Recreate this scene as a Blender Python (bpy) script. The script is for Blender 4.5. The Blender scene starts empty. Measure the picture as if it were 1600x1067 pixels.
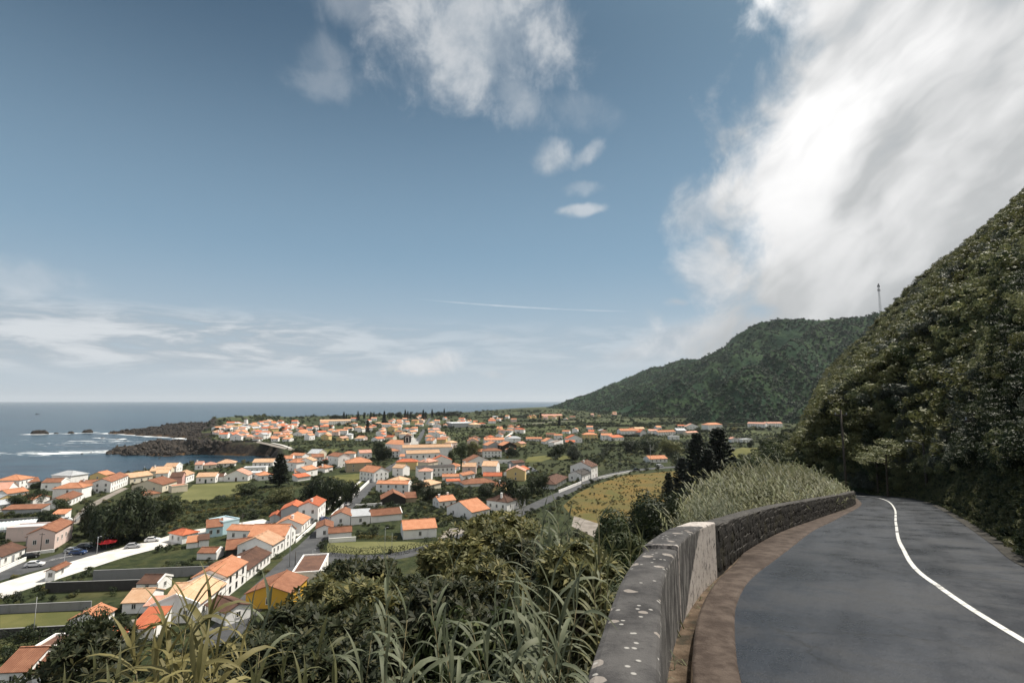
import bpy, bmesh, math, random
import numpy as np
from mathutils import Vector, Matrix
R_ = math.radians
random.seed(7); rng = np.random.default_rng(7)
SC = bpy.context.scene
COL = SC.collection

# ------------------------------------------------------------------ camera
CAMZ = 57.0; F = 800.0; TH = math.atan(93 / 800.0)          # 1600 px wide frame, horizon below the middle
cam = bpy.data.cameras.new('camera'); camo = bpy.data.objects.new('camera', cam); COL.objects.link(camo)
cam.sensor_width = 36; cam.lens = 18; cam.clip_start = 0.05; cam.clip_end = 90000
camo.location = (0, 0, CAMZ); camo.rotation_euler = (math.pi / 2 + TH, 0, 0)
SC.camera = camo
SC.view_settings.view_transform = 'Standard'; SC.view_settings.look = 'None'
SC.view_settings.exposure = 0.40; SC.view_settings.gamma = 1.0
SC.cycles.use_denoising = True
SC.cycles.max_bounces = 5; SC.cycles.diffuse_bounces = 2; SC.cycles.glossy_bounces = 2
SC.cycles.transmission_bounces = 3; SC.cycles.transparent_max_bounces = 6; SC.cycles.volume_bounces = 0
SC.cycles.sample_clamp_indirect = 4.0

def ray(px, py):
    dx = px - 800.0; u = 533.5 - py; c, s = math.cos(TH), math.sin(TH)
    return Vector((dx, F * c - u * s, F * s + u * c))
def azel(px, py):
    d = ray(px, py).normalized(); return math.atan2(d.x, d.y), math.asin(d.z)
def atz(px, py, z):
    d = ray(px, py); t = (z - CAMZ) / d.z; return Vector((d.x * t, d.y * t, z))
def aty(px, py, Y):
    d = ray(px, py); t = Y / d.y; return Vector((d.x * t, Y, CAMZ + d.z * t))

# ------------------------------------------------------------------ sun and sky
SUN_AZ, SUN_EL = R_(56), R_(59)
sl = bpy.data.lights.new('sun', 'SUN'); sl.energy = 5.0; sl.angle = R_(0.55); sl.color = (1.0, 0.93, 0.82)
so = bpy.data.objects.new('sun', sl); COL.objects.link(so)
sd = Vector((math.sin(SUN_AZ) * math.cos(SUN_EL), math.cos(SUN_AZ) * math.cos(SUN_EL), math.sin(SUN_EL)))
so.rotation_euler = sd.to_track_quat('Z', 'Y').to_euler(); so.location = (60, 40, 160)

W = bpy.data.worlds.new('World'); SC.world = W; W.use_nodes = True
W.cycles.sampling_method = 'MANUAL'; W.cycles.sample_map_resolution = 512
class NT:
    """small helper to write node maths as calls"""
    def __init__(s, tree): s.t = tree; s.n = tree.nodes; s.l = tree.links
    def node(s, kind, **kw):
        n = s.n.new(kind)
        for k, v in kw.items(): setattr(n, k, v)
        return n
    def put(s, sock, v):
        if hasattr(v, 'is_output'): s.l.new(v, sock)
        else: sock.default_value = v
    def m(s, op, a, b=None, c=None, clamp=False):
        n = s.node('ShaderNodeMath', operation=op); n.use_clamp = clamp
        for i, v in enumerate((a, b, c)):
            if v is not None: s.put(n.inputs[i], v)
        return n.outputs[0]
    def vm(s, op, a, b=None):
        n = s.node('ShaderNodeVectorMath', operation=op)
        s.put(n.inputs[0], a)
        if b is not None: s.put(n.inputs[1], b)
        return n.outputs[0]
    def xyz(s, x, y, z=0.0):
        n = s.node('ShaderNodeCombineXYZ')
        for i, v in enumerate((x, y, z)): s.put(n.inputs[i], v)
        return n.outputs[0]
    def sep(s, v):
        n = s.node('ShaderNodeSeparateXYZ'); s.l.new(v, n.inputs[0]); return n.outputs
    def noise(s, vec, scale, detail=4, rough=0.55, dist=0.0, col=False):
        n = s.node('ShaderNodeTexNoise'); s.put(n.inputs['Vector'], vec) if vec is not None else None
        n.inputs['Scale'].default_value = scale; n.inputs['Detail'].default_value = detail
        n.inputs['Roughness'].default_value = rough; n.inputs['Distortion'].default_value = dist
        return n.outputs['Color' if col else 0]
    def ss(s, v, lo, hi, a=0.0, b=1.0):
        n = s.node('ShaderNodeMapRange', interpolation_type='SMOOTHSTEP'); s.put(n.inputs[0], v)
        for i, x in zip((1, 2, 3, 4), (lo, hi, a, b)): s.put(n.inputs[i], x)
        return n.outputs[0]
    def mix(s, f, a, b, mode='MIX'):
        n = s.node('ShaderNodeMix', data_type='RGBA', blend_type=mode); n.clamp_factor = True
        s.put(n.inputs[0], f)
        for i, v in ((6, a), (7, b)):
            s.put(n.inputs[i], v if hasattr(v, 'is_output') else (*v[:3], 1.0))
        return n.outputs[2]
    def ramp(s, f, stops):
        n = s.node('ShaderNodeValToRGB'); s.put(n.inputs[0], f); e = n.color_ramp.elements
        while len(e) < len(stops): e.new(0.5)
        for i, (p, c) in enumerate(stops): e[i].position = p; e[i].color = (*c[:3], 1.0)
        return n.outputs[0]

def build_sky():
    T = NT(W.node_tree); T.n.clear()
    out = T.node('ShaderNodeOutputWorld'); bg = T.node('ShaderNodeBackground'); bg.inputs[1].default_value = 0.1
    T.l.new(bg.outputs[0], out.inputs[0])
    sky = T.node('ShaderNodeTexSky', sky_type='NISHITA'); sky.sun_disc = False
    sky.sun_elevation = SUN_EL; sky.sun_rotation = SUN_AZ; sky.altitude = 60; sky.air_density = 1.0; sky.dust_density = 1.6
    hs = T.node('ShaderNodeHueSaturation'); hs.inputs['Saturation'].default_value = 0.80; hs.inputs['Value'].default_value = 0.38
    T.l.new(sky.outputs[0], hs.inputs['Color'])
    base = T.mix(1.0, hs.outputs[0], (0.70, 1.04, 1.14), 'MULTIPLY')
    tc = T.node('ShaderNodeTexCoord'); x, y, z = T.sep(tc.outputs['Generated'])
    az = T.m('ARCTAN2', x, y); el = T.m('ARCSINE', z)
    P = T.xyz(az, el, 0.0)
    # domain warp
    wz = T.noise(P, 5.0, 3, 0.55, col=True); wv = T.vm('SUBTRACT', wz, (0.5, 0.5, 0.5))
    n = T.node('ShaderNodeVectorMath', operation='SCALE'); T.l.new(wv, n.inputs[0]); n.inputs['Scale'].default_value = 0.09
    Pw = T.vm('ADD', P, n.outputs[0]); ax, ey, _ = T.sep(Pw)
    fb = T.noise(P, 9.0, 9, 0.62, 0.3)
    # streaks drawn out from lower left to upper right by the wind
    mp = T.node('ShaderNodeMapping'); T.l.new(Pw, mp.inputs[0]); mp.vector_type = 'TEXTURE'; mp.inputs['Rotation'].default_value = (0, 0, R_(36)); mp.inputs['Scale'].default_value = (1.1, .42, 1)
    st = T.noise(mp.outputs[0], 2.6, 5, 0.5, 0.15)
    # big bank of cloud standing over the hills
    (a1, e1), (a2, e2) = azel(1160, 40), azel(1075, 500)
    k = (a1 - a2) / (e1 - e2)
    edge = T.m('SUBTRACT', ax, T.m('ADD', T.m('MULTIPLY', T.m('SUBTRACT', el, e2), k), a2))
    bumps = T.m('MULTIPLY', T.m('SUBTRACT', T.noise(P, 4.2, 3, 0.5), 0.5), 0.40)
    edge = T.m('ADD', T.m('ADD', edge, bumps), T.m('MULTIPLY', T.m('SUBTRACT', fb, 0.5), 0.30))
    bank = T.ss(edge, -0.02, 0.12)
    bank = T.m('MAXIMUM', bank, T.ss(T.m('ADD', T.m('ABSOLUTE', az), bumps), 2.0, 2.4))     # and on round behind
    thin = T.ss(st, 0.30, 0.46)                                     # the odd thinner streak lets the blue through
    bank = T.m('MULTIPLY', bank, T.m('ADD', T.m('MULTIPLY', thin, 0.22), 0.78))
    # single clouds
    tot = None
    def blob(px, py, rx, ry, dens, rot=0.0, soft=0.0):
        nonlocal tot
        a, e = azel(px, py); rxa, rya = rx / F, ry / F
        cs = math.cos(e)
        dx = T.m('MULTIPLY', T.m('SUBTRACT', ax, a), cs * 1.0); dy = T.m('SUBTRACT', ey, e)
        c, s = math.cos(R_(rot)), math.sin(R_(rot))
        u = T.m('DIVIDE', T.m('ADD', T.m('MULTIPLY', dx, c), T.m('MULTIPLY', dy, s)), rxa)
        v = T.m('DIVIDE', T.m('SUBTRACT', T.m('MULTIPLY', dy, c), T.m('MULTIPLY', dx, s)), rya)
        d = T.m('SQRT', T.m('ADD', T.m('MULTIPLY', u, u), T.m('MULTIPLY', v, v)))
        core = T.m('SUBTRACT', 1.0, d)
        g = T.m('ADD', core, T.m('MULTIPLY', T.m('SUBTRACT', fb, 0.5), 2.0))
        q = T.m('MULTIPLY', T.ss(g, -0.15, 0.75), dens)
        tot = q if tot is None else T.m('MAXIMUM', tot, q)
    for b in ((735, 40, 150, 120, 0.74, -12), (640, 20, 60, 70, 0.35), (800, 135, 80, 45, 0.42, -35), (905, 165, 60, 30, 0.2, -20),
              (505, 75, 42, 45, 0.22), (510, 120, 55, 34, 0.24), (858, 245, 34, 30, 0.62, 30), (915, 240, 30, 16, 0.45, 25),
              (900, 326, 42, 9, 0.6, 3), (905, 293, 38, 11, 0.25), (668, 569, 66, 17, 0.95, 3), (768, 580, 20, 7, 0.6), (1052, 474, 22, 9, 0.7),
              (1075, 532, 130, 34, 0.85, 16), (985, 550, 62, 18, 0.75), (1095, 320, 70, 55, 0.7, 20), (1120, 420, 70, 70, 0.8), (30, 430, 70, 26, 0.30), (560, 0, 70, 30, 0.3), (775, 525, 30, 9, 0.25)):
        blob(*b)
    # low streaky bands over the horizon, heavier over the open sea
    bp = T.xyz(T.m('MULTIPLY', az, 3.2), T.m('MULTIPLY', el, 17.0), 0.0)
    bn = T.noise(bp, 1.9, 7, 0.62, 0.4)
    band = T.m('MULTIPLY', T.ss(el, 0.025, 0.075), T.ss(el, 0.115, 0.17, 1.0, 0.0))
    band = T.m('MULTIPLY', band, T.ss(az, -0.5, -0.1, 1.0, 0.35))
    bandm = T.m('MULTIPLY', T.m('MULTIPLY', T.ss(bn, 0.30, 0.54), band), 0.7)
    veil = T.m('MULTIPLY', T.m('POWER', T.ss(el, 0.0, 0.66, 1.0, 0.0), 0.75), 0.97)        # milky air close to the sea
    # condensation trail
    (c1, d1), (c2, d2) = azel(640, 466), azel(1000, 487)
    tr = T.m('ABSOLUTE', T.m('SUBTRACT', el, T.m('ADD', T.m('MULTIPLY', T.m('SUBTRACT', az, c1), (d2 - d1) / (c2 - c1)), d1)))
    tr = T.m('MULTIPLY', T.ss(tr, 0.0004, 0.0022, 1.0, 0.0), T.m('MULTIPLY', T.ss(az, c1, c1 + 0.12), T.ss(az, c2 - 0.12, c2, 1.0, 0.0)))
    tr = T.m('MULTIPLY', tr, T.ss(fb, 0.35, 0.6, 0.2, 0.6))
    # colours (linear, before the 0.1 strength)
    shade = T.m('ADD', T.m('MULTIPLY', T.ss(st, 0.32, 0.68), 0.6), T.m('MULTIPLY', T.ss(el, 0.12, 0.62), 0.4))
    shade = T.m('ADD', T.m('MULTIPLY', shade, 0.86), T.m('MULTIPLY', fb, 0.16))
    bankc = T.ramp(shade, [(0.10, (2.9, 3.0, 3.1)), (0.40, (4.2, 4.3, 4.35)), (0.66, (6.6, 6.6, 6.6)), (0.92, (9.4, 9.3, 9.2))])
    c = T.mix(veil, base, T.mix(T.ss(el, 0.02, 0.30), (3.7, 4.35, 4.9), (2.15, 3.35, 4.5)))
    c = T.mix(bandm, c, T.mix(T.ss(bn, 0.40, 0.62), (2.7, 3.1, 3.5), (6.0, 6.1, 6.2)))
    c = T.mix(tr, c, (5.2, 5.7, 6.1))
    c = T.mix(tot, c, T.mix(T.ss(fb, 0.38, 0.66), (3.5, 3.9, 4.3), (5.7, 5.8, 5.9)))
    c = T.mix(bank, c, bankc)
    T.l.new(c, bg.inputs[0])
build_sky()

# ------------------------------------------------------------------ helpers
def tag(o, label=None, cat=None, group=None, kind=None):
    if label: o['label'] = label
    if cat: o['category'] = cat
    if group: o['group'] = group
    if kind: o['kind'] = kind
    return o
def link(o, parent=None):
    COL.objects.link(o)
    if parent is not None: o.parent = parent
    return o
def empty(name, loc=(0, 0, 0), rz=0.0):
    o = bpy.data.objects.new(name, None); o.empty_display_size = 0.2; o.location = loc; o.rotation_euler = (0, 0, rz)
    return link(o)
def mesh_np(name, V, Fc, mats=(), midx=None, smooth=False, parent=None):
    me = bpy.data.meshes.new(name)
    V = np.asarray(V, dtype=np.float32).reshape(-1, 3)
    if isinstance(Fc, np.ndarray):
        n, k = Fc.shape
        me.vertices.add(len(V)); me.vertices.foreach_set('co', V.ravel())
        me.loops.add(n * k); me.loops.foreach_set('vertex_index', Fc.astype(np.int32).ravel())
        me.polygons.add(n); me.polygons.foreach_set('loop_start', np.arange(0, n * k, k, dtype=np.int32))
        me.update(calc_edges=True)
    else:
        me.from_pydata([tuple(v) for v in V], [], Fc); me.update()
    for m in mats: me.materials.append(m)
    if midx is not None: me.polygons.foreach_set('material_index', np.asarray(midx, dtype=np.int32))
    if smooth: me.polygons.foreach_set('use_smooth', np.ones(len(me.polygons), dtype=bool))
    return me
def ob(name, me, parent=None, loc=None, rz=None):
    o = bpy.data.objects.new(name, me)
    if loc is not None: o.location = loc
    if rz is not None: o.rotation_euler = (0, 0, rz)
    return link(o, parent)
class MB:
    """collects boxes, prisms and tubes into one mesh"""
    def __init__(s): s.v = []; s.f = []; s.mi = []; s.uv = {}
    def poly(s, pts, mi=0):
        b = len(s.v); s.v += [tuple(p) for p in pts]; s.f.append(tuple(range(b, b + len(pts)))); s.mi.append(mi); return len(s.f) - 1
    def box(s, x0, y0, z0, x1, y1, z1, mi=0, M=None):
        b = len(s.v)
        p = [(x0, y0, z0), (x1, y0, z0), (x1, y1, z0), (x0, y1, z0), (x0, y0, z1), (x1, y0, z1), (x1, y1, z1), (x0, y1, z1)]
        if M is not None: p = [tuple(M @ Vector(q)) for q in p]
        s.v += p
        for q in ((0, 3, 2, 1), (4, 5, 6, 7), (0, 1, 5, 4), (1, 2, 6, 5), (2, 3, 7, 6), (3, 0, 4, 7)):
            s.f.append(tuple(b + i for i in q)); s.mi.append(mi)
    def hexa(s, p, mi=0):
        """8 corners: bottom four then top four"""
        b = len(s.v); s.v += [tuple(q) for q in p]
        for q in ((0, 3, 2, 1), (4, 5, 6, 7), (0, 1, 5, 4), (1, 2, 6, 5), (2, 3, 7, 6), (3, 0, 4, 7)):
            s.f.append(tuple(b + i for i in q)); s.mi.append(mi)
    def tube(s, pts, rad, n=8, mi=0, cap=True):
        pts = [Vector(p) for p in pts]; b = len(s.v)
        rads = rad if isinstance(rad, (list, tuple)) else [rad] * len(pts)
        for i, p in enumerate(pts):
            t = (pts[min(i + 1, len(pts) - 1)] - pts[max(i - 1, 0)]).normalized()
            u = t.cross(Vector((0, 0, 1)));
            if u.length < 1e-3: u = Vector((1, 0, 0))
            u.normalize(); w = u.cross(t)
            for j in range(n):
                a = 2 * math.pi * j / n; s.v.append(tuple(p + (u * math.cos(a) + w * math.sin(a)) * rads[i]))
        for i in range(len(pts) - 1):
            for j in range(n):
                s.f.append((b + i * n + j, b + i * n + (j + 1) % n, b + (i + 1) * n + (j + 1) % n, b + (i + 1) * n + j)); s.mi.append(mi)
        if cap:
            s.f.append(tuple(b + j for j in reversed(range(n)))); s.mi.append(mi)
            e = b + (len(pts) - 1) * n; s.f.append(tuple(e + j for j in range(n))); s.mi.append(mi)
    def mesh(s, name, mats, smooth=False):
        me = bpy.data.meshes.new(name); me.from_pydata(s.v, [], s.f)
        for m in mats: me.materials.append(m)
        me.polygons.foreach_set('material_index', s.mi)
        if smooth: me.polygons.foreach_set('use_smooth', [True] * len(s.f))
        me.update(); return me
    def build(s, name, mats, parent=None, smooth=False, loc=None, rz=None):
        return ob(name, s.mesh(name, mats if isinstance(mats, (list, tuple)) else [mats], smooth), parent, loc, rz)

# value noise for terrain
def _h(i, j, s):
    n = (i * 374761393 + j * 668265263 + s * 1442695041) & 0xffffffff
    n = ((n ^ (n >> 13)) * 1274126177) & 0xffffffff
    return ((n ^ (n >> 16)) & 0xffff) / 65535.0
def vnoise(x, y, s=0):
    x = np.asarray(x, float); y = np.asarray(y, float)
    i = np.floor(x).astype(np.int64); j = np.floor(y).astype(np.int64); fx = x - i; fy = y - j
    fx = fx * fx * (3 - 2 * fx); fy = fy * fy * (3 - 2 * fy)
    a = _h(i, j, s); b = _h(i + 1, j, s); c = _h(i, j + 1, s); d = _h(i + 1, j + 1, s)
    return (a * (1 - fx) + b * fx) * (1 - fy) + (c * (1 - fx) + d * fx) * fy
def fbm(x, y, s=0, o=4):
    t = 0; a = 0.5; n = 0
    for k in range(o): t = t + a * vnoise(x * 2 ** k, y * 2 ** k, s + k); n += a; a *= 0.5
    return t / n
def sstep(x, a, b):
    t = np.clip((x - a) / (b - a), 0, 1); return t * t * (3 - 2 * t)

# ------------------------------------------------------------------ materials
MATS = {}
def mat(name, c1, c2=None, scale=1.0, rough=0.85, bump=0.0, bscale=None, detail=5, spec=0.3, lo=0.35, hi=0.65, coord='Object', c3=None, s3=None, bdist=0.05):
    if name in MATS: return MATS[name]
    m = bpy.data.materials.new(name); m.use_nodes = True; T = NT(m.node_tree); b = T.n['Principled BSDF']
    b.inputs['Roughness'].default_value = rough; b.inputs['Specular IOR Level'].default_value = spec
    tc = T.node('ShaderNodeTexCoord').outputs[coord]
    if coord == 'World': pass
    if c2 is None: b.inputs['Base Color'].default_value = (*c1, 1)
    else:
        col = T.mix(T.ss(T.noise(tc, scale, detail, 0.6), lo, hi), c1, c2)
        if c3 is not None: col = T.mix(T.ss(T.noise(tc, s3 or scale * 0.2, 4, 0.6), 0.52, 0.66), col, c3)
        T.l.new(col, b.inputs['Base Color'])
    if bump:
        bn = T.node('ShaderNodeBump'); bn.inputs['Strength'].default_value = bump; bn.inputs['Distance'].default_value = bdist
        T.l.new(T.noise(tc, bscale or scale * 3, 6, 0.65), bn.inputs['Height']); T.l.new(bn.outputs[0], b.inputs['Normal'])
    MATS[name] = m; return m
# ================================================================== the land
def cr(pts, x):
    """smooth curve through (y, x) control points: Catmull-Rom on a shared parameter, sampled at x"""
    p = np.array(pts, float); xs = p[:, 0]; ys = p[:, 1]; x = np.asarray(x, float)
    m = np.gradient(ys, xs)
    i = np.clip(np.searchsorted(xs, x) - 1, 0, len(xs) - 2); h = xs[i + 1] - xs[i]; t = (x - xs[i]) / h
    t = np.clip(t, -3, 4)
    inside = (t >= 0) & (t <= 1)
    v = (2 * t**3 - 3 * t**2 + 1) * ys[i] + (t**3 - 2 * t**2 + t) * h * m[i] + (-2 * t**3 + 3 * t**2) * ys[i + 1] + (t**3 - t**2) * h * m[i + 1]
    return np.where(inside, v, ys[i] + (ys[i + 1] - ys[i]) * t)
# parapet's road-side edge, asphalt edges and centre line as X(Y)
WX = [(-9, -2.6), (-4, -.9), (-1, -.15), (1, .32), (2.4, .66), (3.54, .96), (4.45, 1.22), (6.49, 1.85), (8.24, 2.57), (10.16, 3.59), (11.56, 4.43), (12.9, 5.3), (19.4, 9.81), (24.88, 14.2), (40.5, 26.4), (50, 32.3), (61, 38.9), (90, 55.2), (450, 255)]
LATX = [(-9, .8), (6, .82), (10, .86), (13, 1.05), (16, 1.15), (22, 1.05), (38, .5), (60, .45), (450, .45)]
CX = [(-9, 1.2), (0, 4.2), (4, 5.6), (7.1, 6.69), (8.41, 7.2), (10.57, 8.2), (15.28, 11.2), (22.52, 16.33), (33.87, 24.55), (46.1, 32.76), (64, 42.6), (90, 57.6), (450, 257.6)]
RX = [(-9, 3.4), (0, 6.6), (5, 8.4), (9, 10.0), (12.03, 11.52), (16.06, 14.49), (24.15, 20.43), (42.58, 33.3), (61.53, 43.9), (90, 60), (450, 260)]
def bend(y): return .02 * np.clip(np.asarray(y, float) - 50, 0, 24) ** 2      # past the wall the road swings left out of sight
def wx(y): return cr(WX, y) - bend(y)
def lx(y): return wx(y) + cr(LATX, y)
def cxx(y): return cr(CX, y) - bend(y)
def rx(y): return cr(RX, y) - bend(y)
def road_z(y):
    y = np.asarray(y, float)
    z = -2.4 - .10 * np.minimum(y, 10) - .045 * np.maximum(0, np.minimum(y, 10) - 6) * 0
    z = z - .145 * np.clip(y - 10, 0, 51) - .03 * np.maximum(y - 61, 0)
    return CAMZ + np.maximum(z, 12.4 - CAMZ)
def plain_z(Y): return 12.0 + 0.008 * np.maximum(0, np.asarray(Y, float) - 700)
def P0(px, py):
    """pixel -> point on the village plain"""
    z = 12.0
    for _ in range(6):
        p = atz(px, py, z); z = float(plain_z(p.y))
    p.z = z; return p

def S0(px, py): p = atz(px, py, 0.0); return (p.x, p.y)
def L0(px, py): p = atz(px, py, 12.0); return (p.x, p.y)
COAST = [(-900, -80), (-700, 60), (-520, 170), (-430, 235), L0(-60, 757), L0(0, 752), L0(60, 749.5), L0(110, 746), L0(160, 741), L0(200, 736), L0(240, 730), L0(280, 724), L0(330, 721.5), L0(385, 720.5), L0(428, 717), (-195, 440), (-225, 500), L0(440, 694), L0(400, 693), L0(330, 692), L0(306, 691.5), L0(292, 688), L0(300, 682), L0(310, 674), L0(314, 668), S0(330, 664), S0(345, 662), S0(400, 659),
         (-580, 1330), (-430, 1480), (-250, 1590), (-150, 1760), (0, 2300), (330, 3000), (700, 3700), (4000, 3700), (4000, -900), (-900, -900)]
SPIT = [S0(163, 709), S0(172, 704), S0(205, 700), S0(232, 693), S0(252, 688), S0(262, 692), S0(300, 692), S0(330, 690), S0(440, 695), S0(452, 703), S0(440, 707), S0(400, 707), S0(360, 709),
        S0(300, 711), S0(265, 713), S0(235, 713), S0(215, 711), S0(190, 711)]
SPIT2 = [S0(166, 677), S0(215, 672), S0(245, 668), S0(275, 663), S0(330, 662), S0(330, 684), S0(300, 686), S0(262, 683), S0(228, 681), S0(200, 679)]
def sdf(x, y, poly):
    x = np.asarray(x, float); y = np.asarray(y, float); d = np.full(x.shape, 1e18); ins = np.zeros(x.shape, bool)
    n = len(poly)
    for i in range(n):
        ax, ay = poly[i]; bx, by = poly[(i + 1) % n]; ex, ey = bx - ax, by - ay
        t = np.clip(((x - ax) * ex + (y - ay) * ey) / (ex * ex + ey * ey + 1e-9), 0, 1)
        d = np.minimum(d, (x - ax - t * ex) ** 2 + (y - ay - t * ey) ** 2)
        c = ((ay > y) != (by > y)) & (x < ex * (y - ay) / (ey if ey else 1e-9) + ax); ins ^= c
    d = np.sqrt(d); return np.where(ins, d, -d)
def ground_z(x, y):
    x = np.asarray(x, float); y = np.asarray(y, float)
    pz = plain_z(y)
    sh = sdf(x, y, COAST) + (fbm(x / 22, y / 22, 3) - .5) * 9 + 2
    rough = (fbm(x / 14, y / 14, 5, 4) - .3)
    z = -4 + (pz + 4) * sstep(sh, -9, 6)
    z = np.where((sh < 6) & (sh > -9), z + rough * 2 * sstep(sh, -9, 0) * sstep(sh, 6, 2), z)
    for sp, hh in ((SPIT, 3.8), (SPIT2, 5.0)):
        s1 = sdf(x, y, sp) + (fbm(x / 15, y / 15, 9) - .5) * 16
        z1 = -4 + (4.4 + hh * rough * 1.2 + np.clip(s1, 0, 30) * .08) * sstep(s1, -5, 6)
        z = np.maximum(z, z1)
    # slope below and above the hill road
    t_l = wx(y) - .5 - x; t_r = x - rx(y); rz = road_z(y)
    nz = (fbm(x / 9, y / 9, 21, 4) - .5)
    bank = rz - .55 - .62 * np.clip(t_l, 0, 9) - 1.12 * np.clip(t_l - 9, 0, 200) + nz * np.clip(t_l, 0, 6) * .35
    foot = np.where(y > 60, 1.8, 2.0)
    Pl = CAMZ + .86 * (x - .535 * y) - 7.5
    gul = (fbm(x / 38 + y / 90, y / 38, 31, 4) - .5) * 17
    up = np.maximum(Pl + gul * sstep(t_r, 4, 35), rz + .85 * t_r)
    up = np.minimum(up, rz + .1 + foot * np.clip(t_r - .7, 0, 999) + nz * np.clip(t_r, 0, 4) * .5)
    up = np.minimum(up, CAMZ + 210 + gul)
    mid = rz - .35
    near = np.where(t_l > 0, bank, np.where(t_r > 0, np.where(t_r < .7, rz - .08, up), mid))
    near = np.where(y < -8.5, np.minimum(near, CAMZ - 1.5) , near)
    ymask = (y < 452)
    z2 = np.where(ymask, np.maximum(z, near), z)
    # the hillside keeps going past the end of the road
    fade = np.where(y > 330, (y - 330) * .55, 0)
    z2 = np.where(y >= 330, np.maximum(z, np.minimum(z2, near - fade)), z2)
    return z2

def polar_grid(azs, rs):
    A, Rr = np.meshgrid(azs, rs, indexing='ij'); X = np.sin(A) * Rr; Y = np.cos(A) * Rr
    n, m = A.shape; idx = np.arange(n * m).reshape(n, m)
    Fq = np.stack([idx[:-1, :-1], idx[1:, :-1], idx[1:, 1:], idx[:-1, 1:]], -1).reshape(-1, 4)[:, ::-1]
    return X.ravel(), Y.ravel(), Fq

def mat_ground():
    m = bpy.data.materials.new('ground'); m.use_nodes = True; T = NT(m.node_tree); b = T.n['Principled BSDF']
    b.inputs['Roughness'].default_value = .95; b.inputs['Specular IOR Level'].default_value = .15
    geo = T.node('ShaderNodeNewGeometry'); pos = geo.outputs['Position']; x, y, z = T.sep(pos)
    at = T.node('ShaderNodeAttribute'); at.attribute_name = 'rock'; rock = at.outputs['Fac']
    big = T.noise(pos, .012, 4, .55); fine = T.noise(pos, .35, 6, .65); mid = T.noise(pos, .06, 5, .6)
    g = T.mix(T.ss(fine, .35, .65), (.016, .024, .010), (.042, .050, .020))
    g = T.mix(T.ss(mid, .52, .72, 0, .8), g, (.075, .072, .030))
    vo = T.node('ShaderNodeTexVoronoi'); vo.feature = 'F1'; T.l.new(pos, vo.inputs['Vector']); vo.inputs['Scale'].default_value = .016
    fld = T.node('ShaderNodeSeparateColor'); T.l.new(vo.outputs['Color'], fld.inputs[0])
    farf = T.ss(y, 430, 620); g = T.mix(T.m('MULTIPLY', T.ss(fld.outputs[0], .55, .6, 0, .55), farf), g, (.085, .10, .042))
    g = T.mix(T.ss(fld.outputs[1], .75, .8, 0, .6), g, (.045, .05, .022))
    lava = T.mix(T.ss(T.noise(pos, .25, 6, .7), .4, .68), (.010, .009, .009), (.05, .038, .028))
    lava = T.mix(T.m('MULTIPLY', T.ss(T.noise(pos, .045, 4, .6), .42, .6), T.ss(z, 2.8, 1.2)), lava, (.085, .048, .022))
    c = T.mix(rock, g, lava); T.l.new(c, b.inputs['Base Color'])
    bn = T.node('ShaderNodeBump'); bn.inputs['Strength'].default_value = .7; bn.inputs['Distance'].default_value = .8
    T.l.new(fine, bn.inputs['Height']); T.l.new(bn.outputs[0], b.inputs['Normal'])
    return m
def make_ground():
    azs = np.radians(np.concatenate([np.arange(-112, -48, 1.0), np.arange(-48, 52, .33), np.arange(52, 124, 1.2)]))
    rs = np.concatenate([[.05], np.geomspace(1.2, 60, 95), np.geomspace(62, 420, 110)[:-1], np.geomspace(420, 4200, 190)])
    X, Y, Fq = polar_grid(azs, rs); Z = ground_z(X, Y)
    me = mesh_np('ground', np.stack([X, Y, Z], 1), Fq, [mat_ground()], smooth=True)
    sh = sdf(X, Y, COAST); rock = sstep(-sh, -6, 1)
    for sp in (SPIT, SPIT2): rock = np.maximum(rock, sstep(sdf(X, Y, sp), -16, -4) * (sh < 25))
    a = me.attributes.new('rock', 'FLOAT', 'POINT'); a.data.foreach_set('value', rock.astype(np.float32))
    return tag(ob('ground', me), kind='structure')
ground = make_ground()

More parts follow.
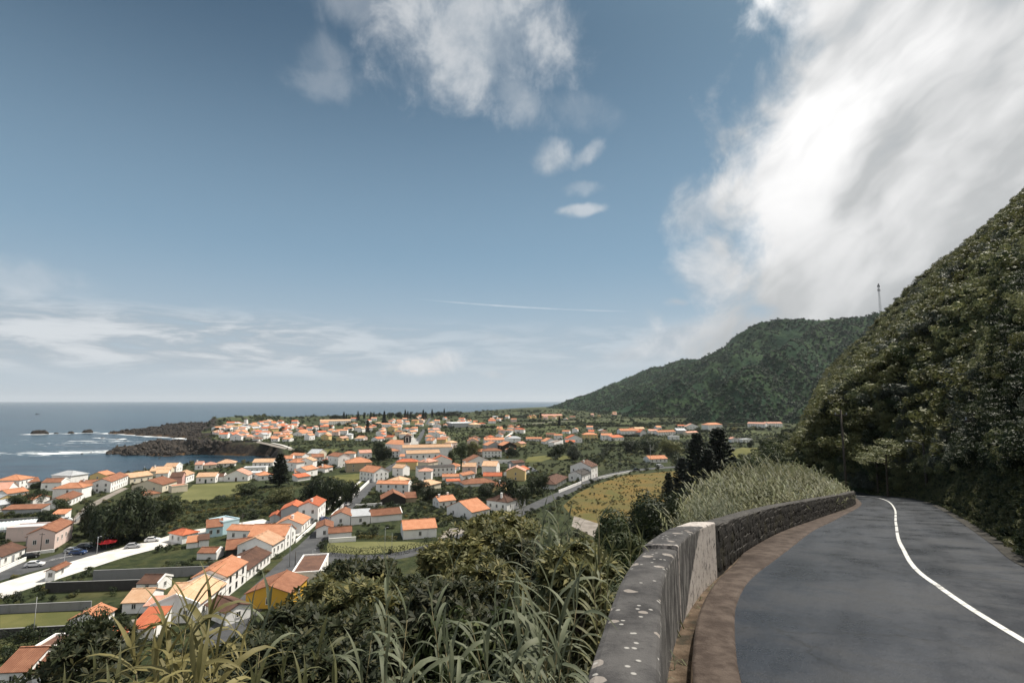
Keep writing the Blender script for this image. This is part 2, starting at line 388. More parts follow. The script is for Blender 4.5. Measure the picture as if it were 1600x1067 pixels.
# ------------------------------------------------------------------ sea
ROCKS = [(62, 678, 26, 5.0), (111, 677, 9, 2.6), (137, 676, 15, 4.0), (88, 677, 6, 1.2), (160, 684, 5, .8), (183, 686, 6, .9), (142, 707, 5, .7), (128, 709, 6, .9), (249, 716, 6, 1.0), (350, 716.5, 6, .9), (310, 714, 4, .7), (196, 689, 5, .6)]
def make_sea():
    azs = np.radians(np.concatenate([np.arange(-110, -46, 1.0), np.arange(-46, 50, .4)]))
    rs = np.concatenate([np.geomspace(150, 1500, 240), np.geomspace(1560, 60000, 40)])
    X, Y, Fq = polar_grid(azs, rs)
    fo = np.full(X.shape, -1e9)
    fo = np.maximum(fo, sdf(X, Y, COAST) * .8)
    for sp in (SPIT, SPIT2): fo = np.maximum(fo, sdf(X, Y, sp))
    for (px, py, w, h) in ROCKS:
        c = S0(px, py); d = c[1]; rr = w * .5 * d / F
        fo = np.maximum(fo, rr - np.hypot(X - c[0], (Y - c[1]) * 1.0))
    w0 = S0(135, 707); fo = np.maximum(fo, 8 - np.hypot((X - w0[0]) / 5.2, (Y - w0[1]) / 1.5))
    w0 = S0(165, 691); fo = np.maximum(fo, -9 - np.hypot((X - w0[0]) / 6, (Y - w0[1]) / 3.0) * .3)
    bay = S0(330, 715); calm = sstep(np.hypot((X - bay[0]) / 1.6, Y - bay[1]), 60, 120)
    foam = sstep(fo, -30, 4) * (.12 + .88 * calm)
    m = bpy.data.materials.new('sea_water'); m.use_nodes = True; T = NT(m.node_tree); b = T.n['Principled BSDF']
    pos = T.node('ShaderNodeNewGeometry').outputs['Position']
    at = T.node('ShaderNodeAttribute'); at.attribute_name = 'foam'
    mp = T.node('ShaderNodeMapping'); T.l.new(pos, mp.inputs[0]); mp.inputs['Rotation'].default_value = (0, 0, R_(28)); mp.inputs['Scale'].default_value = (.35, 1, 1)
    swell = T.noise(mp.outputs[0], .045, 7, .62, .3); chop = T.noise(mp.outputs[0], .35, 6, .7); patch = T.noise(mp.outputs[0], .004, 4, .6)
    col = T.mix(T.ss(swell, .38, .62), (.003, .012, .024), (.012, .038, .058))
    col = T.mix(T.ss(patch, .4, .62, 0, .5), col, (.022, .062, .084))
    fm = T.m('ADD', T.noise(mp.outputs[0], .07, 9, .72, .8), T.m('MULTIPLY', at.outputs['Fac'], .28))
    foam_m = T.ss(fm, .70, .80); caps = T.ss(T.noise(mp.outputs[0], .03, 10, .72), .685, .73, 0, .75)
    wm = T.m('MAXIMUM', foam_m, caps)
    T.l.new(T.mix(wm, col, (.75, .77, .78)), b.inputs['Base Color'])
    T.l.new(T.m('ADD', .24, T.m('MULTIPLY', wm, .6)), b.inputs['Roughness']); b.inputs['IOR'].default_value = 1.33
    bn = T.node('ShaderNodeBump'); bn.inputs['Strength'].default_value = .55; bn.inputs['Distance'].default_value = 2.2
    T.l.new(T.m('ADD', swell, T.m('MULTIPLY', chop, .35)), bn.inputs['Height']); T.l.new(bn.outputs[0], b.inputs['Normal'])
    me = mesh_np('sea', np.stack([X, Y, np.zeros_like(X)], 1), Fq, [m], smooth=True)
    a = me.attributes.new('foam', 'FLOAT', 'POINT'); a.data.foreach_set('value', foam.astype(np.float32))
    tag(ob('sea', me), kind='structure')
make_sea()
M_LAVA = mat('lava_rock', (.012, .011, .010), (.055, .045, .036), .3, .9, .8, 1.0, bdist=.4)
def make_rocks():
    labels = ['long low black sea rock farthest out off the headland', 'small black sea rock standing between two larger rocks', 'rounded black sea rock nearest the reef off the headland',
              'tiny black rock awash beside the long sea rock', 'small dark rock in the surf below the reef', 'dark rock awash off the reef below the headland', 'dark rock in white surf off the lava spit tip',
              'outermost dark rock in the white surf off the lava spit', 'dark rock lying off the bay side of the lava spit', 'flat dark rock inside the calm bay', 'small dark rock in the bay by the spit', 'low rock awash inside the broken water of the inlet']
    for i, (px, py, w, h) in enumerate(ROCKS):
        c = S0(px, py); Rr = w * .5 * c[1] / F
        bm = bmesh.new(); bmesh.ops.create_icosphere(bm, subdivisions=4 if Rr > 6 else 3, radius=1)
        V = np.array([v.co[:] for v in bm.verts]); n = .45 + 1.1 * fbm(V[:, 0] * 2.2 + i * 9 + 5, V[:, 1] * 2.2 + V[:, 2] * 1.7, 40 + i, 5)
        hh = h * c[1] / F
        for v, k in zip(bm.verts, n): v.co = Vector((v.co.x * Rr * (.6 + .4 * k), v.co.y * Rr * .5 * (.6 + .4 * k), v.co.z * hh * 1.25 * k - hh * .12))
        me = bpy.data.meshes.new('sea_rock'); bm.to_mesh(me); bm.free(); me.materials.append(M_LAVA)
        tag(ob('sea_rock', me, loc=(c[0], c[1], 0), rz=.3 * i), labels[i], 'rock', 'rocks in the sea off the village')
make_rocks()

# ------------------------------------------------------------------ far hills
def ridge(pts): return [aty(px, py, Y) for px, py, Y in pts]
RIDGES = [(ridge([(1760, 440, 1200), (1560, 478, 1300), (1395, 489, 1430), (1340, 495, 1500), (1290, 499, 1560), (1215, 500, 1700), (1190, 506, 1760), (1165, 522, 1800), (1140, 545, 1850), (1115, 560, 1950), (1060, 600, 1900), (1020, 632, 1800)]), .66),
          (ridge([(1125, 557, 2150), (1095, 556, 2250), (1062, 559, 2400), (1010, 579, 2600), (950, 610, 2800), (893, 634, 3000), (860, 641, 3100)]), .50),
          (ridge([(1290, 502, 1560), (1262, 522, 1400), (1225, 548, 1270), (1190, 572, 1170), (1150, 600, 1100), (1100, 636, 1060)]), .88),
          (ridge([(1215, 502, 1700), (1160, 552, 1560), (1120, 580, 1450), (1075, 600, 1400), (1000, 632, 1330)]), .80),
          (ridge([(1395, 492, 1430), (1350, 540, 1270), (1300, 590, 1130), (1255, 640, 1010)]), .85),
          (ridge([(1130, 575, 2000), (1060, 592, 1900), (980, 612, 1950), (930, 628, 2000)]), .42),
          (ridge([(1330, 520, 3300), (1390, 482, 3300), (1430, 460, 3300), (1500, 452, 3300), (1600, 450, 3300)]), .7)]
def hill_z(X, Y):
    Z = np.full(X.shape, -50.0)
    for pts, sl in RIDGES:
        for a, b in zip(pts[:-1], pts[1:]):
            ex, ey = b.x - a.x, b.y - a.y; t = np.clip(((X - a.x) * ex + (Y - a.y) * ey) / (ex * ex + ey * ey), 0, 1)
            d = np.hypot(X - a.x - t * ex, Y - a.y - t * ey)
            dd = np.maximum(d - 6, 0)
            Z = np.maximum(Z, a.z + (b.z - a.z) * t - sl * dd * (1 - np.clip(dd / 2600, 0, .4)))
    far = np.hypot(X, Y); w = 2 * np.pi
    # gullies running down the slope, and lumps
    g = (fbm(X / 70 + Y / 300, Y / 260 - X / 400, 61, 4) - .5)
    hgt = np.clip((Z - 15) / 60, 0, 1) * np.clip((330 - Z) / 60 + .15, .15, 1)
    rg = 1 - np.abs(2 * fbm(X / 95 + Y / 420, Y / 330 - X / 520, 67, 3) - 1)
    Z = Z + (g * 30 + (rg - .75) * 46) * hgt + (fbm(X / 30, Y / 30, 71, 3) - .5) * 10 * np.clip((Z - 12) / 30, 0, 1)
    return Z
def make_hills():
    azs = np.radians(np.arange(2.0, 47, .13)); rs = np.geomspace(760, 3900, 210)
    X, Y, Fq = polar_grid(azs, rs); Z = hill_z(X, Y); Z = np.where(Z < 9, 2.0, Z)
    keep = (Z[Fq] > 4).any(1); Fq = Fq[keep]
    m = bpy.data.materials.new('hill_green'); m.use_nodes = True; T = NT(m.node_tree); b = T.n['Principled BSDF']
    b.inputs['Roughness'].default_value = 1; b.inputs['Specular IOR Level'].default_value = .05
    pos = T.node('ShaderNodeNewGeometry').outputs['Position']
    c = T.mix(T.ss(T.noise(pos, .012, 5, .6), .38, .62), (.018, .040, .022), (.045, .072, .032))
    c = T.mix(T.ss(T.noise(pos, .09, 5, .7), .4, .65), c, (.016, .034, .019)); T.l.new(c, b.inputs['Base Color'])
    bn = T.node('ShaderNodeBump'); bn.inputs['Strength'].default_value = 1; bn.inputs['Distance'].default_value = 5
    T.l.new(T.noise(pos, .08, 6, .65), bn.inputs['Height']); T.l.new(bn.outputs[0], b.inputs['Normal'])
    tag(ob('hills', mesh_np('hills', np.stack([X, Y, Z], 1), Fq, [m], smooth=True)), kind='structure')
make_hills()

# ------------------------------------------------------------------ hill road
YS = np.concatenate([np.arange(-8.4, 14, .3), np.arange(14, 40, .6), np.arange(40, 76, 1.0)])
def strip(name, xa, xb, dz, ys, mats, nx=1, kind='structure', smooth=True):
    cols = [xa + (xb - xa) * k / nx for k in range(nx + 1)]
    V = np.concatenate([np.stack([c, ys, road_z(ys) + dz], 1) for c in cols]); n = len(ys)
    Fq = np.concatenate([np.stack([np.arange(n - 1) + k * n, np.arange(n - 1) + (k + 1) * n, np.arange(1, n) + (k + 1) * n, np.arange(1, n) + k * n], 1) for k in range(nx)])
    o = ob(name, mesh_np(name, V, Fq, mats, smooth=smooth)); return tag(o, kind=kind) if kind else o
def mat_asphalt():
    m = bpy.data.materials.new('worn_asphalt'); m.use_nodes = True; T = NT(m.node_tree); b = T.n['Principled BSDF']
    pos = T.node('ShaderNodeNewGeometry').outputs['Position']; x, y, z = T.sep(pos)
    # long streaks left by wheels, following the lane: rotate so that the road runs along Y
    mp = T.node('ShaderNodeMapping'); T.l.new(pos, mp.inputs[0]); mp.vector_type = 'TEXTURE'; mp.inputs['Rotation'].default_value = (0, 0, R_(56)); mp.inputs['Scale'].default_value = (14.0, 1, 1)
    streak = T.noise(mp.outputs[0], 1.1, 5, .6, .2); grain = T.noise(pos, 55, 3, .7); blot = T.noise(pos, .7, 6, .65)
    mp2 = T.node('ShaderNodeMapping'); T.l.new(pos, mp2.inputs[0]); mp2.vector_type = 'TEXTURE'; mp2.inputs['Rotation'].default_value = (0, 0, R_(-34)); mp2.inputs['Scale'].default_value = (9.0, 1.0, 1)
    cross = T.noise(mp2.outputs[0], 2.2, 5, .62, .3)
    c = T.mix(T.ss(streak, .3, .7), (.010, .012, .0165), (.022, .026, .034))
    c = T.mix(T.ss(blot, .45, .75, 0, .6), c, (.018, .020, .023))
    c = T.mix(T.ss(cross, .52, .72, 0, .7), c, (.012, .013, .015))
    pat = T.noise(pos, 7, 6, .75); c = T.mix(T.ss(pat, .5, .68, 0, .55), c, (.010, .011, .012)); c = T.mix(T.ss(grain, .56, .72, 0, .6), c, (.095, .105, .125))
    ck = T.node('ShaderNodeTexVoronoi'); ck.feature = 'DISTANCE_TO_EDGE'; ck.inputs['Scale'].default_value = .42
    T.l.new(T.vm('ADD', pos, T.vm('MULTIPLY', T.noise(pos, 1.6, 5, .7, col=True), (.9, .9, .0))), ck.inputs['Vector'])
    c = T.mix(T.m('MULTIPLY', T.ss(ck.outputs['Distance'], .002, .009, .85, 0), T.ss(T.noise(pos, .5, 3, .6), .44, .58)), c, (.006, .007, .008)); T.l.new(c, b.inputs['Base Color'])
    T.l.new(T.m('ADD', -.02, T.m('ADD', T.m('MULTIPLY', T.ss(blot, .3, .7), .30), T.m('ADD', T.m('MULTIPLY', cross, .24), T.m('MULTIPLY', streak, .30)))), b.inputs['Roughness'])
    b.inputs['Specular IOR Level'].default_value = .32
    bn = T.node('ShaderNodeBump'); bn.inputs['Strength'].default_value = .5; bn.inputs['Distance'].default_value = .012
    T.l.new(grain, bn.inputs['Height']); T.l.new(bn.outputs[0], b.inputs['Normal'])
    return m
M_ASPH = mat_asphalt()
M_CONC = mat('stained_concrete', (.034, .022, .016), (.078, .058, .046), 3.2, .85, .8, 18, c3=(.022, .013, .008), s3=1.3, bdist=.02)
M_GUT = mat('gutter_brown', (.050, .032, .018), (.115, .082, .055), 4.0, .9, .7, 14, c3=(.03, .024, .014), s3=2.2, bdist=.03)
M_PAINT = mat('road_paint', (.55, .55, .53), (.24, .24, .235), 7.0, .6, .2, 40, lo=.5, hi=.68, bdist=.004)
strip('road', lx(YS), rx(YS), 0.0, YS, [M_ASPH], nx=10)
yk = np.concatenate([np.arange(-8.4, 60, .3)])
# concrete apron beside the asphalt, with a small lip and the gutter channel against the wall
def apron():
    ys = yk; x0 = wx(ys); x1 = lx(ys); wob = (fbm(ys * 1.3, ys * 0 + 3.3, 11, 3) - .5) * .05
    gw = np.interp(ys, [-9, 7, 12, 14, 60], [.30, .30, .26, .05, .02])          # gutter width
    gd = np.interp(ys, [-9, 7, 12, 14, 60], [.20, .20, .16, .03, .01])
    prof = [(x1 + .02 + wob, -.02), (x1 - .03 + wob, .030), (x1 - .10, .036), (x0 + gw + .05, .040), (x0 + gw, .020), (x0 + gw - .03, -gd), (x0 + .02, -gd - .01), (x0 - .1, -gd + .01)]
    V = []; n = len(ys)
    for xx, dz in prof: V.append(np.stack([xx, ys, road_z(ys) + dz], 1))
    Fq = np.concatenate([np.stack([np.arange(n - 1) + (k + 1) * n, np.arange(n - 1) + k * n, np.arange(1, n) + k * n, np.arange(1, n) + (k + 1) * n], 1) for k in range(len(prof) - 1)])
    mi = np.concatenate([np.full(n - 1, 0 if k < 4 else 1) for k in range(len(prof) - 1)])
    tag(ob('kerb_apron', mesh_np('kerb_apron', np.concatenate(V), Fq, [M_CONC, M_GUT], mi)), kind='structure')
apron()
# right-hand edge
strip('road_shoulder', rx(YS) - .03, rx(YS) + .75, .012, YS, [mat('edge_dark', (.016, .015, .012), (.045, .040, .032), 5, .9, .6, 14)], nx=2)
# centre line: solid, then a short broken stretch, then solid again
def centre_line():
    segs = [(-8, 19.4)] + [(19.8 + 2.3 * k, 21.75 + 2.3 * k) for k in range(4)] + [(29.0, 75)]
    for a, b in segs:
        n = max(3, int((b - a) / .4)); ys = np.linspace(a, b, n); cx = cxx(ys); w = .055
        V = np.concatenate([np.stack([cx - w, ys, road_z(ys) + .005], 1), np.stack([cx + w, ys, road_z(ys) + .005], 1)])
        Fq = np.stack([np.arange(n - 1), np.arange(n - 1) + n, np.arange(1, n) + n, np.arange(1, n)], 1)
        tag(ob('centre_line', mesh_np('centre_line', V, Fq, [M_PAINT])), kind='structure')
centre_line()
# ================================================================== parapet wall
def mat_wall(name, kind):
    m = bpy.data.materials.new(name); m.use_nodes = True; T = NT(m.node_tree); b = T.n['Principled BSDF']
    b.inputs['Roughness'].default_value = .9; b.inputs['Specular IOR Level'].default_value = .25
    geo = T.node('ShaderNodeNewGeometry'); pos = geo.outputs['Position']; x, y, z = T.sep(pos)
    nz = T.sep(geo.outputs['Normal'])[2]
    if kind == 'cement':
        c = T.mix(T.ss(T.noise(pos, 2.2, 7, .65), .32, .68), (.028, .027, .028), (.080, .077, .076))
        c = T.mix(T.ss(T.noise(pos, 9, 6, .7), .55, .72, 0, .7), c, (.022, .022, .022))
        side = T.ss(nz, .3, .6, 1, 0)                     # upright face: streaked remains of whitewash
        mp = T.node('ShaderNodeMapping'); mp.vector_type = 'TEXTURE'; T.l.new(pos, mp.inputs[0]); mp.inputs['Scale'].default_value = (1, 1, 5)
        streak = T.ss(T.noise(mp.outputs[0], 9, 6, .7), .46, .62)
        c = T.mix(T.m('MULTIPLY', T.m('MULTIPLY', side, streak), .55), c, (.30, .29, .275))
        # pale round lichen
        vo = T.node('ShaderNodeTexVoronoi'); vo.feature = 'F1'; vo.voronoi_dimensions = '2D'; vo.inputs['Scale'].default_value = 3.0; T.l.new(T.vm('ADD', pos, T.vm('MULTIPLY', T.noise(pos, 6, 2, .5, col=True), (.08, .08, .08))), vo.inputs['Vector'])
        rs = T.node('ShaderNodeSeparateColor'); T.l.new(vo.outputs['Color'], rs.inputs[0])
        rad = T.m('MULTIPLY', T.ss(rs.outputs[0], .5, 1.0), .26)
        spot = T.ss(T.m('SUBTRACT', rad, vo.outputs['Distance']), .0, .02)
        spot = T.m('MULTIPLY', spot, T.m('SUBTRACT', 1.0, side)); c = T.mix(T.m('MULTIPLY', spot, .7), c, T.mix(T.noise(pos, 20, 3, .6), (.33, .30, .27), (.23, .20, .18)))
        vs = T.node('ShaderNodeTexVoronoi'); vs.voronoi_dimensions = '2D'; vs.inputs['Scale'].default_value = 9; T.l.new(pos, vs.inputs['Vector'])
        r2 = T.node('ShaderNodeSeparateColor'); T.l.new(vs.outputs['Color'], r2.inputs[0])
        c = T.mix(T.m('MULTIPLY', T.ss(vs.outputs['Distance'], .22, .12), T.m('MULTIPLY', T.ss(r2.outputs[1], .78, .84, 0, .8), T.m('SUBTRACT', 1.0, side))), c, (.36, .35, .33))
        # white paint round the joint of the two walls, worn at its edges
        yw = T.m('ADD', y, T.m('MULTIPLY', T.m('SUBTRACT', T.noise(pos, 7, 6, .7), .5), .35))
        bandp = T.ss(T.m('ABSOLUTE', T.m('SUBTRACT', y, 8.27)), .035, .055, 1, 0)
        endt = T.ss(yw, 10.45, 10.55)
        zz = T.m('SUBTRACT', z, CAMZ - 2.4)
        diag = T.m('ADD', yw, T.m('MULTIPLY', T.m('ADD', zz, .55), 1.6))     # the painted patch slants down the face
        ends = T.m('MULTIPLY', T.ss(diag, 9.0, 9.2), T.ss(diag, 10.9, 10.6))
        ends = T.ss(T.m('SUBTRACT', yw, T.m('MULTIPLY', T.m('SUBTRACT', z, CAMZ - 3.5), 1.5)), 8.55, 8.7)
        face = T.m('MULTIPLY', side, ends); top = T.m('MULTIPLY', T.m('SUBTRACT', 1.0, side), T.m('MULTIPLY', endt, 1.0))
        paint = T.m('MAXIMUM', bandp, T.m('MAXIMUM', face, top))
        paint = T.m('MULTIPLY', paint, T.ss(T.noise(pos, 6, 7, .75), .36, .50))
        c = T.mix(T.m('MULTIPLY', paint, .92), c, T.mix(T.noise(pos, 5, 5, .6), (.56, .52, .49), (.34, .30, .27)))
    else:
        c = T.mix(T.ss(T.noise(pos, 3.0, 7, .7), .35, .65), (.010, .0095, .009), (.034, .031, .028))
        c = T.mix(T.ss(T.noise(pos, 1.2, 6, .7), .5, .68, 0, .8), c, (.030, .027, .014))
        c = T.mix(T.ss(T.noise(pos, 9, 7, .75), .57, .70, 0, .8), c, (.105, .10, .092))
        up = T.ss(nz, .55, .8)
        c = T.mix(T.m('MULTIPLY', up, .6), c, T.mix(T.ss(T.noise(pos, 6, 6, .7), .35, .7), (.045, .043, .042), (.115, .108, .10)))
    T.l.new(c, b.inputs['Base Color'])
    bn = T.node('ShaderNodeBump'); bn.inputs['Strength'].default_value = .9; bn.inputs['Distance'].default_value = .012 if kind == 'cement' else .04
    T.l.new(T.noise(pos, 26 if kind == 'cement' else 12, 7, .7), bn.inputs['Height']); T.l.new(bn.outputs[0], b.inputs['Normal'])
    return m
M_CEM = mat_wall('wall_cement', 'cement'); M_STONE = mat_wall('wall_stone', 'stone')
def wall_len(ys, top, thick, mats, name, parent, step_noise=.006, seed=1, rnd=.05):
    """one stretch of wall: road face, rounded edge, top, back face"""
    ys = np.asarray(ys); n = len(ys); xi = wx(ys); sl = np.gradient(wx(ys), ys); k = np.sqrt(1 + sl**2)
    tz = road_z(ys) + top; fz = road_z(ys) - .33
    prof = []
    for q in np.linspace(0, 1, 9): prof.append((0.0, None, q))                       # face rows
    rows = []
    for q in np.linspace(0, 1, 9): rows.append((xi, fz + (tz - rnd - fz) * q))
    for a in (30, 60, 90): rows.append((xi - k * rnd * (1 - math.cos(R_(a))), tz - rnd + rnd * math.sin(R_(a))))
    for q in np.linspace(.12, .88, 6): rows.append((xi - k * (rnd + (thick - 2 * rnd) * q), tz + .012 * math.sin(q * math.pi)))
    for a in (90, 45, 0): rows.append((xi - k * (thick - rnd + rnd * math.cos(R_(a))), tz - rnd + rnd * math.sin(R_(a))))
    rows.append((xi - k * thick, tz - .5)); rows.append((xi - k * thick, tz - 1.8))
    V = []
    for r, (xx, zz) in enumerate(rows):
        d = (fbm(ys * 2.2 + seed, np.full(n, r * .55), seed, 4) - .5) * 2 * step_noise
        V.append(np.stack([xx + d, ys, zz + (d * .8 if r > 8 else 0)], 1))
    m = len(rows); V = np.concatenate(V)
    Fq = np.concatenate([np.stack([np.arange(n - 1) + r * n, np.arange(1, n) + r * n, np.arange(1, n) + (r + 1) * n, np.arange(n - 1) + (r + 1) * n], 1) for r in range(m - 1)])
    faces = [tuple(f) for f in Fq] + [tuple(r * n for r in range(m)), tuple(r * n + n - 1 for r in reversed(range(m)))]
    return ob(name, mesh_np(name, V, faces, mats, smooth=False), parent)
def make_parapet():
    w = empty('parapet_wall', (float(wx(9.0)), 9.0, float(road_z(9.0))))
    tag(w, 'curved roadside parapet wall, grey cement nearest and dark mossy stone beyond the white paint', 'wall')
    def under(o): o.matrix_parent_inverse = w.matrix_world.inverted(); return o
    w.matrix_world  # keep the empty's own transform; children are built in world space
    def sub(o): o.location = -Vector(w.location); return o
    a = sub(wall_len(np.arange(-8.4, 8.27, .1), .95, .48, [M_CEM], 'cement_coping', w, .006, 3, .06)); a['label'] = 'grey cement wall with rounded top and pale lichen spots'
    b = sub(wall_len(np.arange(8.26, 11.57, .1), 1.00, .50, [M_CEM], 'painted_block', w, .006, 8, .035)); b['label'] = 'raised wall block with worn white paint at its ends'
    s = sub(wall_len(np.arange(11.56, 40.45, .14), .93, .50, [M_STONE], 'stone_wall', w, .03, 12, .05)); s['label'] = 'dark mossy rubble stone wall'
    # stones standing proud of the mortar on the road face
    protos = []
    for q in range(6):
        bm = bmesh.new(); bmesh.ops.create_cube(bm, size=1.0); bmesh.ops.subdivide_edges(bm, edges=bm.edges[:], cuts=1, use_grid_fill=True)
        for v in bm.verts:
            l = v.co.length; v.co *= (.62 / l) * .75 + .25 * .9
            v.co += Vector((random.uniform(-.07, .07), random.uniform(-.07, .07), random.uniform(-.07, .07)))
        me = bpy.data.meshes.new('stone'); bm.to_mesh(me); bm.free(); me.materials.append(M_STONE); protos.append(me)
    cnt = 0
    for row in range(4):
        y = 11.7 + random.uniform(0, .3)
        while y < 40.2:
            L = random.uniform(.28, .52) * (1.0 if y < 20 else 1.7); sl = float((wx(y + .1) - wx(y - .1)) / .2); k = math.sqrt(1 + sl * sl)
            yc = y + L / k / 2; h = random.uniform(.19, .25)
            if cnt < 290:
                o = bpy.data.objects.new('stone', random.choice(protos)); link(o, s)
                o.location = (float(wx(yc)) - .022, yc, float(road_z(yc)) + .08 + row * .215 + random.uniform(-.025, .025))
                o.rotation_euler = (random.uniform(-.12, .12), 0, math.atan2(1, sl)); o.scale = (L * 1.08, .055 + random.uniform(0, .025), h * random.uniform(.9, 1.25)); cnt += 1
            y += L / k * 1.03
make_parapet()

# ================================================================== greenery
def foliage(name, c1, c2, c3=None, trans=.28, rough=.6, nscale=.6, rndv=.35):
    m = bpy.data.materials.new(name); m.use_nodes = True; T = NT(m.node_tree); T.n.clear()
    out = T.node('ShaderNodeOutputMaterial'); pb = T.node('ShaderNodeBsdfPrincipled'); tr = T.node('ShaderNodeBsdfTranslucent'); mx = T.node('ShaderNodeMixShader')
    pos = T.node('ShaderNodeNewGeometry'); rnd = T.node('ShaderNodeObjectInfo').outputs['Random']
    c = T.mix(T.ss(T.noise(pos.outputs['Position'], nscale, 3, .6), .35, .65), c1, c2)
    if c3: c = T.mix(T.ss(pos.outputs['Random Per Island'], .62, 1.0, 0, .9), c, c3)
    hs = T.node('ShaderNodeHueSaturation'); T.l.new(T.m('ADD', 1 - rndv / 2, T.m('MULTIPLY', rnd, rndv)), hs.inputs['Value']); T.l.new(c, hs.inputs['Color'])
    T.l.new(hs.outputs[0], pb.inputs['Base Color']); T.l.new(hs.outputs[0], tr.inputs[0])
    pb.inputs['Roughness'].default_value = rough; pb.inputs['Specular IOR Level'].default_value = .28; mx.inputs[0].default_value = trans
    T.l.new(pb.outputs[0], mx.inputs[1]); T.l.new(tr.outputs[0], mx.inputs[2]); T.l.new(mx.outputs[0], out.inputs[0])
    MATS[name] = m; return m
FO_DARK = foliage('leaf_dark', (.013, .022, .010), (.026, .037, .015), (.042, .052, .021))
FO_MID = foliage('leaf_mid', (.026, .040, .016), (.050, .066, .025), (.080, .090, .036))
FO_OLIVE = foliage('leaf_olive', (.080, .090, .034), (.128, .132, .052), (.185, .178, .075))
FO_YEL = foliage('leaf_yellow', (.105, .092, .026), (.150, .122, .034), (.19, .15, .05))
FO_GREY = foliage('leaf_grey', (.055, .068, .048), (.085, .098, .072), (.12, .13, .10))
FO_SAGE = foliage('leaf_sage', (.118, .135, .062), (.180, .192, .090), (.26, .255, .125))
FO_FAR = foliage('leaf_far', (.016, .036, .020), (.030, .056, .028), (.048, .074, .034), trans=.12, nscale=.02)
FO_NOR = foliage('leaf_pine', (.012, .020, .012), (.022, .032, .017), (.03, .04, .02), trans=.1)
FO_CANE = foliage('leaf_cane', (.105, .122, .075), (.155, .168, .105), (.21, .21, .14), trans=.35, nscale=2.5)
FO_CANEY = foliage('leaf_cane_yellow', (.165, .150, .062), (.235, .205, .085), (.27, .22, .11), trans=.38, nscale=2.5)
FO_REED = foliage('leaf_reed', (.085, .092, .042), (.135, .135, .062), (.19, .175, .085), trans=.32, nscale=1.2)
M_BARK = mat('bark', (.050, .038, .028), (.095, .078, .060), 4, .95, .8, 14)
M_STALK = mat('cane_stalk', (.16, .14, .07), (.24, .20, .11), 6, .6)

def leaf_quads(pos, nrm, L, Wd, droop=.25, seed=0):
    """a folded rhombus per point, lying across a random direction roughly in the plane of nrm"""
    r = np.random.default_rng(seed); n = len(pos)
    a = r.normal(size=(n, 3)); t = a - (a * nrm).sum(1, keepdims=True) * nrm * .75
    t /= np.linalg.norm(t, axis=1, keepdims=True) + 1e-9
    b = np.cross(nrm, t); b /= np.linalg.norm(b, axis=1, keepdims=True) + 1e-9
    up = np.cross(t, b)
    l = (L * r.uniform(.65, 1.25, n))[:, None]; w = (Wd * r.uniform(.7, 1.2, n))[:, None]
    p0 = pos - t * l * .5; p2 = pos + t * l * .5 - up * l * droop * .5; pm = pos + up * l * .06
    V = np.stack([p0, pm + b * w * .5, p2, pm - b * w * .5], 1).reshape(-1, 3)
    return V, np.arange(n * 4).reshape(n, 4)
def clump_points(n, lobes, seed, shell=.55):
    """points through a set of ellipsoid lobes (cx,cy,cz,rx,ry,rz), denser toward the outside"""
    r = np.random.default_rng(seed); w = np.array([l[3] * l[4] + l[4] * l[5] for l in lobes]); k = r.choice(len(lobes), n, p=w / w.sum())
    Lb = np.array(lobes)[k]; d = r.normal(size=(n, 3)); d /= np.linalg.norm(d, axis=1, keepdims=True)
    rad = (shell + (1 - shell) * r.random(n)) ** .7
    p = Lb[:, :3] + d * Lb[:, 3:] * rad[:, None]
    nr = d / Lb[:, 3:]; nr /= np.linalg.norm(nr, axis=1, keepdims=True)
    return p, nr
def proto_shrub(name, mt, n, rad, hgt, leaf, nl=7, seed=0, wide=.5, flat=.8):
    r = np.random.default_rng(seed); lobes = [(0, 0, hgt * .45, rad * .62, rad * .62, hgt * .45)]
    for i in range(nl):
        a = r.uniform(0, 6.28); q = rad * r.uniform(.3, .75); s = rad * r.uniform(.28, .5)
        lobes.append((q * math.cos(a), q * math.sin(a), hgt * r.uniform(.25, .85), s, s, s * flat * hgt / rad * .8))
    p, nr = clump_points(n, lobes, seed + 1); p[:, 2] = np.maximum(p[:, 2], .03)
    V, Fq = leaf_quads(p, nr, leaf, leaf * wide, seed=seed + 2)
    return mesh_np(name, V, Fq, [mt])

